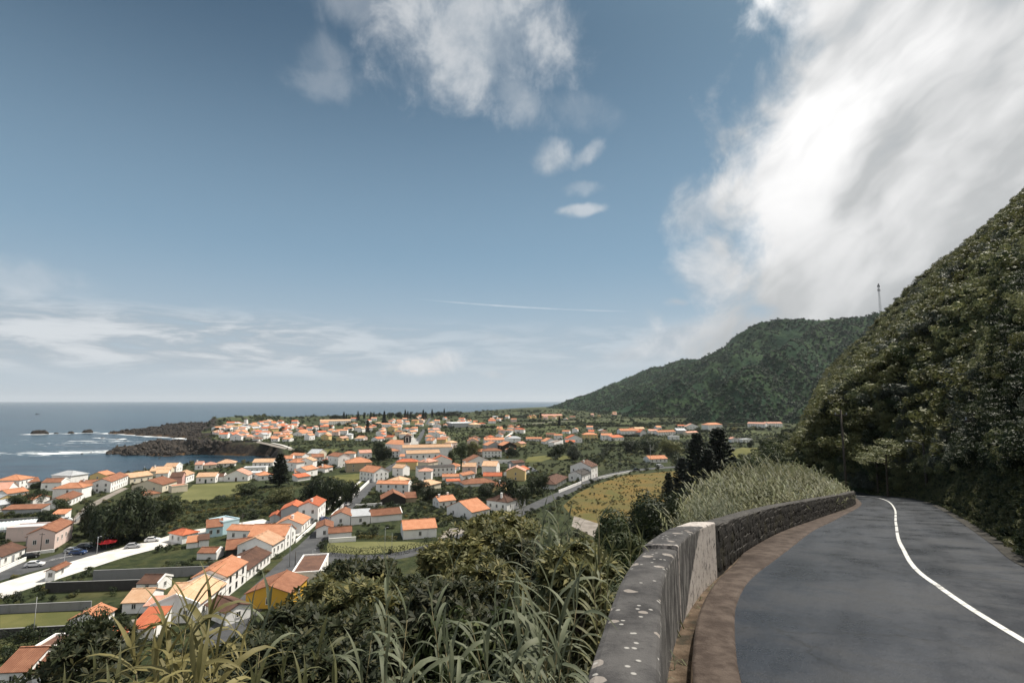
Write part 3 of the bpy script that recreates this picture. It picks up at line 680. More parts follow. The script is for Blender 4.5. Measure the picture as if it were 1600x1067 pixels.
def scatter(name, pts, rot, scl, idx, protos, label, cat, extra=None):
    """stuff: one object, points carrying instances of the prototype meshes"""
    me = bpy.data.meshes.new(name); me.vertices.add(len(pts)); me.vertices.foreach_set('co', np.asarray(pts, np.float32).ravel())
    for nm, ty, arr in (('rot', 'FLOAT_VECTOR', rot), ('scl', 'FLOAT_VECTOR', scl)):
        a = me.attributes.new(nm, ty, 'POINT'); a.data.foreach_set('vector', np.asarray(arr, np.float32).ravel())
    a = me.attributes.new('idx', 'INT', 'POINT'); a.data.foreach_set('value', np.asarray(idx, np.int32)); me.update()
    col = bpy.data.collections.new(name + '_kinds')
    for i, pm in enumerate(protos):
        o = bpy.data.objects.new('%s_kind_%02d' % (name, i), pm); col.objects.link(o)
    ng = bpy.data.node_groups.new(name, 'GeometryNodeTree')
    ng.interface.new_socket('Geometry', in_out='INPUT', socket_type='NodeSocketGeometry'); ng.interface.new_socket('Geometry', in_out='OUTPUT', socket_type='NodeSocketGeometry')
    N = ng.nodes; gi = N.new('NodeGroupInput'); go = N.new('NodeGroupOutput'); ip = N.new('GeometryNodeInstanceOnPoints'); ci = N.new('GeometryNodeCollectionInfo'); mp = N.new('GeometryNodeMeshToPoints')
    ci.inputs['Collection'].default_value = col; ci.inputs['Separate Children'].default_value = True; ci.inputs['Reset Children'].default_value = True
    ip.inputs['Pick Instance'].default_value = True
    def na(nm, ty):
        q = N.new('GeometryNodeInputNamedAttribute'); q.data_type = ty; q.inputs[0].default_value = nm; return q.outputs[0]
    L = ng.links; L.new(gi.outputs[0], mp.inputs[0]); L.new(mp.outputs[0], ip.inputs['Points']); L.new(ci.outputs[0], ip.inputs['Instance'])
    L.new(na('idx', 'INT'), ip.inputs['Instance Index']); L.new(na('scl', 'FLOAT_VECTOR'), ip.inputs['Scale'])
    e2r = N.new('FunctionNodeEulerToRotation'); L.new(na('rot', 'FLOAT_VECTOR'), e2r.inputs[0]); L.new(e2r.outputs[0], ip.inputs['Rotation'])
    L.new(ip.outputs[0], go.inputs[0])
    o = ob(name, me); md = o.modifiers.new('scatter', 'NODES'); md.node_group = ng
    return tag(o, label, cat, kind='stuff')
def rz_scl(n, lo, hi, tilt=.12, r=rng, zs=(.8, 1.2)):
    rot = np.stack([r.uniform(-tilt, tilt, n), r.uniform(-tilt, tilt, n), r.uniform(0, 6.283, n)], 1)
    s = r.uniform(lo, hi, n); return rot, np.stack([s, s, s * r.uniform(*zs, n)], 1)

# ---- shrubs on the hillside above the road
def hillside():
    near = [proto_shrub('hs_n%d' % i, m, 1500, 1.25, 1.7, .17, 10, 100 + i, .42, .6) for i, m in enumerate((FO_DARK, FO_MID, FO_SAGE, FO_OLIVE, FO_SAGE, FO_GREY))]
    mid = [proto_shrub('hs_m%d' % i, m, 520, 1.7, 2.2, .36, 9, 120 + i, .5, .6) for i, m in enumerate((FO_DARK, FO_MID, FO_SAGE, FO_OLIVE, FO_SAGE, FO_GREY, FO_OLIVE))]
    r = np.random.default_rng(5)
    def pts(y0, y1, t0, t1, n):
        y = r.uniform(y0, y1, n); t = t0 + (t1 - t0) * r.random(n) ** 1.15; x = rx(y) + t; z = ground_z(x, y)
        k = (np.abs(np.arctan2(x, y)) < R_(53)) & (y > 2); return x[k], y[k], z[k], t[k]
    def put(name, P, protos, lo, hi, label):
        x, y, z, t = P; n = len(x); rot, sc = rz_scl(n, lo, hi, .2, r, (.75, 1.15))
        c = fbm(x / 11, z / 9, 77, 3); k = len(protos)
        idx = np.clip(((c - .28) / .44 * k + .7 + r.normal(0, .9, n)), 0, k - 1).astype(int)
        dark = (t < 5) & (y < 40)
        idx = np.where(dark & (r.random(n) < .7), 0, idx); sc = np.where(dark[:, None], sc * .75, sc)
        scatter(name, np.stack([x, y, z - .15], 1), rot, sc, idx, protos, label, 'shrubs')
    put('hillside_shrubs_near', pts(3, 60, 1.7, 34, 5200), near, .5, 1.15, 'dense low shrubs on the steep slope beside the road')
    put('hillside_shrubs', pts(40, 300, 2.0, 175, 22000), mid, .5, 1.35, 'windswept scrub covering the tall hillside above the road')
    # bigger dark trees where the road rounds the foot of the hill
    big = [proto_shrub('hs_b%d' % i, m, 1500, 3.2, 5.0, .5, 14, 140 + i, .5, .5) for i, m in enumerate((FO_DARK, FO_MID, FO_SAGE))]
    y = r.uniform(46, 330, 420); t = r.uniform(1.5, 13, 420); x = rx(y) + t; z = ground_z(x, y); rot, sc = rz_scl(420, .28, .6, .1, r)
    scatter('hillside_thicket', np.stack([x, y, z - .5], 1), rot, sc, r.choice(3, 420, p=(.55, .3, .15)), big, 'dark thicket of trees at the foot of the hill', 'thicket')
    y = 60 + 380 * r.random(420) ** 1.4; t = r.uniform(-9, 40, 420); y = np.where((t < 1) & (y < 78), y + 22, y); x = wx(y) - t; z = ground_z(x, y); rot, sc = rz_scl(420, .45, .95, .1, r); sc[y < 110] *= .55
    scatter('hillfoot_thicket', np.stack([x, y, z - .5], 1), rot, sc, r.choice(3, 420, p=(.5, .3, .2)), big, 'trees and bushes below the far bend of the hill road', 'thicket')
    # grass and weeds along the right verge
    gv = [proto_shrub('verge_%d' % i, m, 130, .30, .30, .16, 4, 160 + i, .22) for i, m in enumerate((FO_MID, FO_OLIVE, FO_REED))]
    n = 5200; y = r.uniform(4, 62, n); t = .55 + 1.5 * r.random(n) ** 1.4; x = rx(y) + t; z = ground_z(x, y); rot, sc = rz_scl(n, .35, .95, .2, r)
    scatter('verge_grass', np.stack([x, y, z], 1), rot, sc, r.integers(0, 3, n), gv, 'rough grass along the right edge of the hill road', 'grass')
hillside()

# ---- woods on the far hills
def far_woods():
    r = np.random.default_rng(9)
    pr = [proto_shrub('fw%d' % i, FO_FAR if i < 3 else FO_GREY, 90, 4.2, 5.5, 2.1, 6, 180 + i, .7) for i in range(4)]
    n = 42000; a = np.radians(r.uniform(3, 45.5, n)); d = 850 * (2900 / 850) ** r.random(n); x = np.sin(a) * d; y = np.cos(a) * d; z = hill_z(x, y)
    thin = fbm(x / 120, y / 120, 88, 3)
    k = (z > 14) & (thin + r.uniform(-.12, .12, n) < .70)
    x, y, z = x[k], y[k], z[k]; n = len(x); rot, sc = rz_scl(n, .5, 1.35, .1, r, (.6, 1.1))
    idx = r.choice(4, n, p=(.33, .33, .32, .02))
    scatter('hill_woods', np.stack([x, y, z - 1], 1), rot, sc, idx, pr, 'dark woods covering the far hills', 'woods')
far_woods()
# ================================================================== the village
def wallmat(name, c, dirt=(.42, .40, .37), amt=.45):
    m = bpy.data.materials.new(name); m.use_nodes = True; T = NT(m.node_tree); b = T.n['Principled BSDF']; b.inputs['Roughness'].default_value = .9
    b.inputs['Specular IOR Level'].default_value = .2
    pos = T.node('ShaderNodeNewGeometry').outputs['Position']
    mp = T.node('ShaderNodeMapping'); mp.vector_type = 'TEXTURE'; T.l.new(pos, mp.inputs[0]); mp.inputs['Scale'].default_value = (1, 1, 3)
    f = T.ss(T.noise(mp.outputs[0], .7, 6, .7), .48, .8, 0, amt)
    T.l.new(T.mix(f, c, dirt), b.inputs['Base Color']); MATS[name] = m; return m
WM = {'w': wallmat('plaster_white', (.86, .85, .83)), 'c': wallmat('plaster_cream', (.66, .60, .48)), 'p': wallmat('plaster_pink', (.62, .36, .32)), 'pk': wallmat('plaster_rose', (.70, .55, .50)),
      'y': wallmat('plaster_yellow', (.62, .36, .05), (.50, .32, .08)), 'b': wallmat('plaster_pale_blue', (.50, .68, .74), (.45, .58, .62)), 'g': wallmat('plaster_grey', (.40, .41, .42), (.22, .22, .22), .7),
      's': wallmat('wall_sandstone', (.40, .33, .23), (.25, .20, .15), .6), 'd': wallmat('wall_dark_boards', (.035, .033, .030), (.07, .06, .05)), 'm': wallmat('plaster_mauve', (.34, .28, .28), (.25, .21, .2)),
      'ly': wallmat('plaster_straw', (.66, .50, .24), (.5, .4, .2))}
def roofmat(name, c1, c2, c3):
    m = bpy.data.materials.new(name); m.use_nodes = True; T = NT(m.node_tree); b = T.n['Principled BSDF']; b.inputs['Roughness'].default_value = .85; b.inputs['Specular IOR Level'].default_value = .25
    geo = T.node('ShaderNodeNewGeometry'); pos = geo.outputs['Position']; uv = T.node('ShaderNodeTexCoord').outputs['UV']; u, v, _ = T.sep(uv)
    c = T.mix(T.ss(T.noise(pos, .5, 6, .65), .35, .68), c1, c2); c = T.mix(T.ss(T.noise(pos, 2.4, 6, .7), .55, .72, 0, .8), c, c3)
    wave = T.m('SINE', T.m('MULTIPLY', u, 2 * math.pi / .28)); course = T.m('FRACT', T.m('DIVIDE', v, .38))
    c = T.mix(T.ss(wave, -.9, -.3, .55, 0), c, (c1[0] * .35, c1[1] * .35, c1[2] * .35))
    rnd = T.node('ShaderNodeObjectInfo').outputs['Random']; hs = T.node('ShaderNodeHueSaturation'); T.l.new(T.m('ADD', .82, T.m('MULTIPLY', rnd, .36)), hs.inputs['Value']); T.l.new(c, hs.inputs['Color'])
    T.l.new(hs.outputs[0], b.inputs['Base Color'])
    bn = T.node('ShaderNodeBump'); bn.inputs['Strength'].default_value = .8; bn.inputs['Distance'].default_value = .06
    T.l.new(T.m('ADD', wave, T.m('MULTIPLY', course, .6)), bn.inputs['Height']); T.l.new(bn.outputs[0], b.inputs['Normal']); MATS[name] = m; return m
RM = {'o': roofmat('tile_orange', (.50, .215, .115), (.60, .285, .165), (.34, .15, .09)), 'l': roofmat('tile_apricot', (.62, .38, .23), (.70, .47, .31), (.48, .27, .17)), 'r': roofmat('tile_red', (.46, .125, .062), (.55, .175, .085), (.32, .09, .06)),
      'b': roofmat('tile_brown', (.24, .105, .062), (.33, .155, .092), (.14, .07, .05)), 'k': roofmat('tile_dark', (.095, .052, .038), (.15, .08, .055), (.05, .035, .03)), 't': roofmat('tile_tan', (.50, .30, .19), (.62, .40, .27), (.36, .2, .13)),
      'p': roofmat('tile_rose', (.55, .28, .20), (.62, .36, .28), (.42, .2, .15)), 'g': roofmat('sheet_grey', (.46, .48, .50), (.55, .57, .60), (.35, .36, .37)), 'x': roofmat('tile_charcoal', (.055, .05, .048), (.09, .085, .08), (.04, .035, .03))}
M_FRAME = mat('window_frame', (.72, .71, .68), (.6, .59, .56), 2, .6); M_PANE = mat('window_pane', (.012, .015, .019), (.03, .035, .04), .8, .12, spec=.6); M_STONEF = mat('basalt_frame', (.05, .05, .05), (.09, .09, .09), 3, .8)
M_DOORS = [mat('door_green', (.02, .045, .03)), mat('door_brown', (.07, .035, .02)), mat('door_grey', (.25, .26, .28)), mat('door_red', (.20, .03, .02))]
def unit_window():
    f = MB()                                       # 1 x 1 opening, frame around, in the XZ plane facing -Y
    for x0, z0, x1, z1 in ((-.56, -.5, -.44, .5), (.44, -.5, .56, .5), (-.56, .44, .56, .56), (-.60, -.60, .60, -.5), (-.04, -.5, .04, .44)): f.box(x0, -.07 if z0 > -.55 else -.11, z0, x1, .04, z1)
    p = MB(); p.box(-.45, -.02, -.5, .45, .03, .45)
    d = MB(); d.box(-.46, -.035, 0, .46, .03, .95); h = MB(); h.box(.30, -.075, .44, .36, -.035, .50)
    df = MB(); df.box(-.58, -.07, 0, -.46, .04, 1.0); df.box(.46, -.07, 0, .58, .04, 1.0); df.box(-.58, -.07, .95, .58, .04, 1.06)
    return f, p, d, h, df
_wf, _wp, _wd, _wh, _wdf = unit_window()
WIN_ME = {k: _wf.mesh('window', [m]) for k, m in (('w', M_FRAME), ('s', M_STONEF))}; PANE_ME = _wp.mesh('pane', [M_PANE]); DOOR_ME = [_wd.mesh('door', [m]) for m in M_DOORS]; HAN_ME = _wh.mesh('handle', [M_STONEF])
DFR_ME = _wdf.mesh('door_frame', [M_FRAME])
OCC = set()                                       # 2 m cells already built on
def occ_poly(pts, grow=0.0):
    xs = [p[0] for p in pts]; ys = [p[1] for p in pts]
    gx = np.arange(math.floor(min(xs) / 2) - 1, math.ceil(max(xs) / 2) + 2); gy = np.arange(math.floor(min(ys) / 2) - 1, math.ceil(max(ys) / 2) + 2)
    X, Y = np.meshgrid(gx * 2.0 + 1, gy * 2.0 + 1); s = sdf(X, Y, pts) > -grow
    for a, b in zip(((X[s] - 1) / 2).astype(int), ((Y[s] - 1) / 2).astype(int)): OCC.add((int(a), int(b)))
def is_free(x, y): return (int(math.floor(x / 2)), int(math.floor(y / 2))) not in OCC

def put_window(parent, x, z, y, ww, wh, ang, detail, key='w'):
    w = bpy.data.objects.new('window', WIN_ME[key]); link(w, parent); w.location = (x, y, z); w.rotation_euler = (0, 0, ang); w.scale = (ww, 1, wh)
    q = bpy.data.objects.new('pane', PANE_ME); link(q, w)
def put_door(parent, x, y, w, h, ang, col=0):
    d = bpy.data.objects.new('door', DOOR_ME[col % 4]); link(d, parent); d.location = (x, y, 0); d.rotation_euler = (0, 0, ang); d.scale = (w, 1, h)
    q = bpy.data.objects.new('door_frame', DFR_ME); link(q, d); k = bpy.data.objects.new('handle', HAN_ME); link(k, d)

def house(A, B, d, h, roof='gx', rc='o', wc='w', label='', win='auto', name='house', cat='house', group=None, chim=0, pitch=.42, over=.35, detail=2, parapet=0, frame='w', wcols=None, z=None, wrows=None, doorc=None):
    """A, B: ends of the wall facing the camera (world points); d metres deep behind it; h wall height.
    roof: gx ridge along AB, gy ridge across (gable on AB), hip, flat, mono (low at AB)"""
    A = Vector((A.x, A.y, 0)); B = Vector((B.x, B.y, 0)); v = B - A; w = v.length; v.normalize(); n = Vector((-v.y, v.x, 0))
    mid = (A + B) / 2
    if n.dot(mid) < 0: n = -n                      # depth goes away from the camera
    if z is None: z = float(plain_z(mid.y))
    root = empty(name, (mid.x, mid.y, z - .05), math.atan2(v.y, v.x)); tag(root, label, cat, group)
    fl = 1 if (Matrix.Rotation(math.atan2(v.y, v.x), 3, 'Z') @ Vector((0, 1, 0))).dot(n) > 0 else -1
    y0, y1 = (0, d) if fl > 0 else (-d, 0)
    if fl < 0: pass
    hw = w / 2
    occ_poly([(A.x, A.y), (B.x, B.y), (B.x + n.x * d, B.y + n.y * d), (A.x + n.x * d, A.y + n.y * d)], 1.6)
    wm, rm = WM[wc], RM[rc]
    b = MB(); rise = 0
    if roof == 'gx': rise = d / 2 * pitch
    elif roof == 'gy': rise = hw * pitch
    elif roof == 'hip': rise = min(d, w) / 2 * pitch
    elif roof == 'mono': rise = d * pitch * .6
    zb = -.6
    # walls
    if roof == 'gx':
        ym = (y0 + y1) / 2
        sec = [(y0, zb), (y1, zb), (y1, h), (ym, h + rise), (y0, h)]
        b.poly([(-hw, y, q) for y, q in sec][::-1]); b.poly([(hw, y, q) for y, q in sec]); b.poly([(-hw, y0, zb), (hw, y0, zb), (hw, y0, h), (-hw, y0, h)]); b.poly([(-hw, y1, h), (hw, y1, h), (hw, y1, zb), (-hw, y1, zb)])
    elif roof == 'gy':
        sec = [(-hw, zb), (hw, zb), (hw, h), (0, h + rise), (-hw, h)]
        b.poly([(x, y0, q) for x, q in sec]); b.poly([(x, y1, q) for x, q in sec][::-1]); b.poly([(hw, y0, zb), (hw, y1, zb), (hw, y1, h), (hw, y0, h)]); b.poly([(-hw, y0, h), (-hw, y1, h), (-hw, y1, zb), (-hw, y0, zb)])
    elif roof == 'mono':
        yf, yb = (y0, y1) if fl > 0 else (y1, y0); sec = [(yf, zb), (yb, zb), (yb, h + rise), (yf, h)]
        b.poly([(-hw, y, q) for y, q in sec]); b.poly([(hw, y, q) for y, q in sec][::-1]); b.poly([(-hw, yf, zb), (hw, yf, zb), (hw, yf, h), (-hw, yf, h)]); b.poly([(-hw, yb, h + rise), (hw, yb, h + rise), (hw, yb, zb), (-hw, yb, zb)])
    else: b.box(-hw, y0, zb, hw, y1, h)
    b.build('wall', [wm], root)
    # roof slabs with thickness, UV across / down the slope
    rf = MB(); uvs = []; t = .14; o = over
    def slab(p, across):
        """p: four corners eave-left, eave-right, ridge-right, ridge-left"""
        p = [Vector(q) for q in p]; nn = (p[1] - p[0]).cross(p[3] - p[0]).normalized()
        if nn.z < 0: nn = -nn
        rf.hexa([q - nn * .02 for q in p] + [q + nn * t for q in p])
        e = (p[1] - p[0]).normalized(); sv = (p[3] - p[0]) - e * (p[3] - p[0]).dot(e); sv.normalize()
        uvs.append((p[0], e, sv))
    if roof == 'gx':
        ym = (y0 + y1) / 2; k = rise / (d / 2)
        if parapet: o2 = -.12
        else: o2 = o * .6
        slab([(-hw - o2, y0 - o, h - o * k), (hw + o2, y0 - o, h - o * k), (hw + o2, ym, h + rise), (-hw - o2, ym, h + rise)], 'x')
        slab([(hw + o2, y1 + o, h - o * k), (-hw - o2, y1 + o, h - o * k), (-hw - o2, ym, h + rise), (hw + o2, ym, h + rise)], 'x')
        rf.box(-hw - o2, ym - .16, h + rise + t * .6, hw + o2, ym + .16, h + rise + t + .10)
    elif roof == 'gy':
        k = rise / hw; o2 = o * .6
        slab([(-hw - o, y1 + o2, h - o * k), (-hw - o, y0 - o2, h - o * k), (0, y0 - o2, h + rise), (0, y1 + o2, h + rise)], 'y')
        slab([(hw + o, y0 - o2, h - o * k), (hw + o, y1 + o2, h - o * k), (0, y1 + o2, h + rise), (0, y0 - o2, h + rise)], 'y')
        rf.box(-.16, y0 - o2, h + rise + t * .6, .16, y1 + o2, h + rise + t + .10)
    elif roof == 'mono':
        yf, yb = (y0, y1) if fl > 0 else (y1, y0); s = 1 if yb > yf else -1; k = rise / d
        slab([(-hw - o * .5, yf - s * o, h - o * k), (hw + o * .5, yf - s * o, h - o * k), (hw + o * .5, yb + s * o * .3, h + rise + .3 * o * k), (-hw - o * .5, yb + s * o * .3, h + rise + .3 * o * k)], 'x')
    elif roof == 'hip':
        q = min(d, w) / 2; e = [(-hw - o, y0 - o), (hw + o, y0 - o), (hw + o, y1 + o), (-hw - o, y1 + o)]
        r1, r2 = ((-(hw - q), (y0 + y1) / 2), (hw - q, (y0 + y1) / 2)) if w >= d else ((0, y0 + q), (0, y1 - q))
        zr = h + rise; k0 = -o * pitch * .9
        E = [Vector((x, y, h + k0)) for x, y in e]; r1 = Vector((*r1, zr)); r2 = Vector((*r2, zr))
        Q = [[E[0], E[1], r2, r1], [E[1], E[2], r2], [E[2], E[3], r1, r2], [E[3], E[0], r1]] if w >= d else [[E[0], E[1], r1], [E[1], E[2], r2, r1], [E[2], E[3], r2], [E[3], E[0], r1, r2]]
        for p in Q:
            rf.poly([q + Vector((0, 0, .13)) for q in p]); uvs.append(None)
            ee = (p[1] - p[0]).normalized(); sv = (p[2] - p[0]) - ee * (p[2] - p[0]).dot(ee); sv.normalize(); uvs[-1] = ('f', len(rf.f) - 1, p[0], ee, sv)
        rf.poly([q for q in E][::-1])
        for i in range(4): a, c = E[i], E[(i + 1) % 4]; rf.poly([a, c, c + Vector((0, 0, .13)), a + Vector((0, 0, .13))])
        for a, c in ((E[0], r1), (E[1], r2 if w >= d else r1), (E[2], r2), (E[3], r1 if w >= d else r2), (r1, r2)):
            if (c - a).length > .3: rf.tube([a + Vector((0, 0, .15)), c + Vector((0, 0, .15))], .11, 5)
    if roof == 'flat':
        rf.box(-hw - .08, y0 - .08, h - .02, hw + .08, y0 + .22, h + .42); rf.box(-hw - .08, y1 - .22, h - .02, hw + .08, y1 + .08, h + .42)
        rf.box(-hw - .08, y0 + .22, h - .02, -hw + .22, y1 - .22, h + .42); rf.box(hw - .22, y0 + .22, h - .02, hw + .08, y1 - .22, h + .42)
        ro = rf.build('roof', [wm], root); dk = MB(); dk.box(-hw + .22, y0 + .22, h - .02, hw - .22, y1 - .22, h + .06); dk.build('roof_deck', [rm], ro)
    else:
        me = rf.mesh('roof', [rm]); uvl = me.uv_layers.new(name='uv'); fi = 0
        for u in uvs:
            if u[0] == 'f':
                pl = me.polygons[u[1]]; P0_, e, sv = u[2], u[3], u[4]; pls = [pl]
            else:
                pls = [me.polygons[fi * 6 + j] for j in range(6)]; P0_, e, sv = u; fi += 1
            for pl in pls:
                for li in pl.loop_indices:
                    q = me.vertices[me.loops[li].vertex_index].co - P0_; uvl.data[li].uv = (q.dot(e), q.dot(sv))
        ro = ob('roof', me, root)
    if parapet and roof == 'gx':
        for s in (-1, 1):
            if parapet == 1 and s < 0: continue
            x0, x1 = (hw - .12, hw + .14) if s > 0 else (-hw - .14, -hw + .12); ym = (y0 + y1) / 2
            pb = MB(); k = rise / (d / 2)
            for ya, yb2 in ((y0 - .3, ym), (y1 + .3, ym)):
                za = h - .3 * k
                pb.hexa([(x0, min(ya, yb2), (za if ya < yb2 else h + rise) - .1), (x1, min(ya, yb2), (za if ya < yb2 else h + rise) - .1), (x1, max(ya, yb2), (h + rise if ya < yb2 else za) - .1), (x0, max(ya, yb2), (h + rise if ya < yb2 else za) - .1),
                         (x0, min(ya, yb2), (za if ya < yb2 else h + rise) + .35), (x1, min(ya, yb2), (za if ya < yb2 else h + rise) + .35), (x1, max(ya, yb2), (h + rise if ya < yb2 else za) + .35), (x0, max(ya, yb2), (h + rise if ya < yb2 else za) + .35)])
            pb.build('parapet', [WM['w']], ro)
    for c in range(chim):
        cb = MB(); x = (-hw * .7, hw * .62, 0)[c % 3]; yc = (y0 + y1) / 2 + (.25 * d if c % 2 else -.1 * d); zt = h + rise + .8
        cb.box(x - .35, yc - .35, h - .2, x + .35, yc + .35, zt); cb.box(x - .43, yc - .43, zt, x + .43, yc + .43, zt + .14); cb.build('chimney', [WM['w']], ro)
    # openings on the four walls
    if win:
        rows = wrows or (2 if h > 4.8 else 1); yf = y0 if fl > 0 else y1; yb_ = y1 if fl > 0 else y0
        if h > 8: rows = 3
        sides = [(w, 'f'), (d, 'r'), (d, 'l')] if detail > 1 else [(w, 'f')]
        dn = 0
        for L_, sd_ in sides:
            nwin = wcols if (wcols and sd_ == 'f') else max(1, int(L_ / (3.2 if detail > 1 else 4)))
            if win == 'few': nwin = max(1, nwin // 2)
            for rr in range(rows):
                zc = (1.55 if rows == 1 else (1.35 + rr * (h - .4) / rows)) if h < 3.2 or rows > 1 else h * .52
                zc = min(zc, h - .75)
                for i in range(nwin):
                    uu = ((i + .5) / nwin - .5) * L_ * .92; hgt = min(1.25, h * .42); ww = .85
                    isdoor = (rr == 0 and sd_ != 'l' and nwin >= 2 and i == nwin // 2 and (doorc is not None or (hash((label, sd_)) % 3 == 0 if False else (len(label) + ord(sd_)) % 3 == 0)))
                    if sd_ == 'f': px, py_, an = uu, yf, (0 if fl > 0 else math.pi)
                    elif sd_ == 'r': px, py_, an = hw, (y0 + y1) / 2 + uu, math.pi / 2
                    else: px, py_, an = -hw, (y0 + y1) / 2 + uu, -math.pi / 2
                    if isdoor: put_door(root, px, py_, 1.0, min(2.05, h - .35), an, doorc if doorc is not None else len(label))
                    else: put_window(root, px, zc, py_, ww, hgt, an, detail, frame)
    return root
def H(ax, ay, bx, by, d, h, roof, rc, wc, label, **kw): return house(P0(ax, ay), P0(bx, by), d, h, roof, rc, wc, label, **kw)
# ---- flat pieces of the village: streets, pavements, yards and fields (each a sheet laid on the plain)
def sheet(name, px, m, dz, kind='structure', label=None, cat=None, world=False, grow=.5, occ=True):
    pts = [P0(*p) for p in px] if not world else [Vector((*p, float(plain_z(p[1])))) for p in px]
    V = [(p.x, p.y, p.z + dz) for p in pts]
    a = sum(V[i][0] * V[(i + 1) % len(V)][1] - V[(i + 1) % len(V)][0] * V[i][1] for i in range(len(V)))
    if a < 0: V = V[::-1]
    bm = bmesh.new(); vs = [bm.verts.new(v) for v in V]; f = bm.faces.new(vs); bmesh.ops.triangulate(bm, faces=[f])
    me = bpy.data.meshes.new(name); bm.to_mesh(me); bm.free(); me.materials.append(m)
    if occ: occ_poly([(v[0], v[1]) for v in V], grow)
    return tag(ob(name, me), label, cat, kind=kind)
def ribbon(name, px, width, m, dz, kind='structure', world=False, z=None, side=0.0):
    pts = [P0(*p) for p in px] if not world else [Vector((*p, float(plain_z(p[1])))) for p in px]
    # resample smoothly
    Q = []
    for i in range(len(pts) - 1):
        p0, p1, p2, p3 = pts[max(i - 1, 0)], pts[i], pts[i + 1], pts[min(i + 2, len(pts) - 1)]
        for k in range(8):
            t = k / 8; Q.append(.5 * ((2 * p1) + (p2 - p0) * t + (2 * p0 - 5 * p1 + 4 * p2 - p3) * t * t + (3 * p1 - p0 - 3 * p2 + p3) * t ** 3))
    Q.append(pts[-1]); V = []
    for i, q in enumerate(Q):
        t = Q[min(i + 1, len(Q) - 1)] - Q[max(i - 1, 0)]; nn = Vector((t.y, -t.x, 0)).normalized(); c = q + nn * side
        V += [c - nn * width / 2 + Vector((0, 0, dz)), c + nn * width / 2 + Vector((0, 0, dz))]
    Fq = [(2 * i, 2 * i + 1, 2 * i + 3, 2 * i + 2) for i in range(len(Q) - 1)]
    for i in range(len(Q) - 1): occ_poly([(V[j].x, V[j].y) for j in Fq[i]], .3)
    return tag(ob(name, mesh_np(name, [tuple(v) for v in V], Fq, [m])), kind=kind)
M_STREET = mat('street_asphalt', (.050, .052, .056), (.075, .077, .080), .3, .8, .2, 8); M_PAVE = mat('white_pavement', (.62, .60, .57), (.48, .46, .43), .25, .85, .1, 3)
M_YARD = mat('yard_concrete', (.16, .14, .12), (.24, .215, .19), .3, .9); M_LINE = mat('street_paint', (.55, .55, .54))
M_GRASS = mat('meadow_grass', (.080, .085, .032), (.125, .120, .046), .08, 1, .5, 3, spec=.1, bdist=.2); M_GOLD = mat('gold_meadow', (.150, .104, .036), (.108, .094, .038), .06, 1, .8, 2, spec=.1, c3=(.10, .095, .035), s3=.11, bdist=.4)
M_PALE = mat('mown_lawn', (.105, .110, .046), (.15, .148, .066), .05, 1, .4, 3, spec=.1, bdist=.2); M_SOIL = mat('dark_soil', (.030, .026, .018), (.055, .050, .030), .2, 1)
ribbon('street', [(330, 1010), (395, 940), (450, 885), (492, 845), (545, 790), (594, 742), (622, 724)], 7.2, M_STREET, .03)
ribbon('street', [(622, 724), (640, 704), (652, 690), (662, 672), (668, 660), (672, 653)], 6.0, M_STREET, .03)
ribbon('street', [(455, 878), (500, 868), (560, 872), (620, 868), (690, 850), (760, 825), (820, 797), (880, 770), (930, 749), (975, 737), (1030, 731), (1075, 729), (1130, 731)], 6.6, M_STREET, .034)
sheet('street', [(440, 872), (470, 850), (488, 836), (497, 850), (500, 862), (530, 868), (520, 880), (470, 886)], M_STREET, .026)
ribbon('street', [(-60, 914), (0, 897), (50, 884), (100, 872), (140, 858), (160, 845)], 11.5, M_STREET, .03)
ribbon('pavement', [(-40, 936), (20, 916), (90, 894), (180, 866), (260, 846), (300, 834), (350, 826), (420, 814)], 11.0, M_PAVE, .06)
ribbon('pavement', [(372, 934), (402, 906), (446, 866), (470, 846), (500, 818), (545, 777), (592, 735)], 1.5, M_PAVE, .10, side=-3.6)
ribbon('lane', [(118, 818), (126, 806), (140, 792), (170, 775), (196, 762)], 3.6, M_YARD, .03)
ribbon('lane', [(400, 690), (420, 694), (445, 700), (468, 704)], 7.0, M_YARD, .03); ribbon('lane', [(425, 692), (440, 695), (455, 700)], 3.0, M_PAVE, .06)
ribbon('lane', [(752, 705), (776, 693), (790, 684), (800, 676)], 4.2, M_PAVE, .03)
ribbon('street', [(760, 668), (830, 662), (900, 657), (1000, 655)], 7, M_YARD, .05)
sheet('field', [(272, 782), (302, 757), (392, 752), (375, 762), (390, 766), (360, 776), (300, 786)], M_PALE, .03)
sheet('field', [(528, 742), (588, 738), (552, 766), (535, 752), (512, 745)], M_GRASS, .03)
sheet('field', [(893, 806), (880, 790), (900, 772), (930, 757), (975, 743), (1060, 735), (1130, 736), (1180, 745), (1150, 780), (1080, 800), (1000, 815), (940, 822)], M_GOLD, .05)
sheet('field', [(1140, 716), (1140, 704), (1160, 699), (1232, 700), (1225, 712)], M_GRASS, .03); sheet('field', [(820, 722), (825, 714), (855, 711), (862, 716), (842, 722)], M_GRASS, .03); sheet('field', [(868, 718), (880, 711), (894, 714), (890, 718)], M_GRASS, .03)
sheet('field', [(0, 987), (0, 960), (60, 957), (128, 955), (105, 984)], M_GRASS, .03); sheet('field', [(478, 712), (490, 703), (530, 701), (520, 707), (480, 716)], M_GRASS, .03)
sheet('field', [(510, 866), (512, 848), (560, 846), (625, 846), (690, 848), (690, 852), (620, 862), (560, 866)], M_PALE, .02)
sheet('yard', [(683, 842), (740, 832), (745, 822), (700, 826)], M_YARD, .03); sheet('yard', [(205, 968), (235, 962), (262, 966), (240, 985), (215, 985)], M_YARD, .03)
sheet('yard', [(893, 822), (897, 806), (935, 818), (930, 840)], M_YARD, .06)
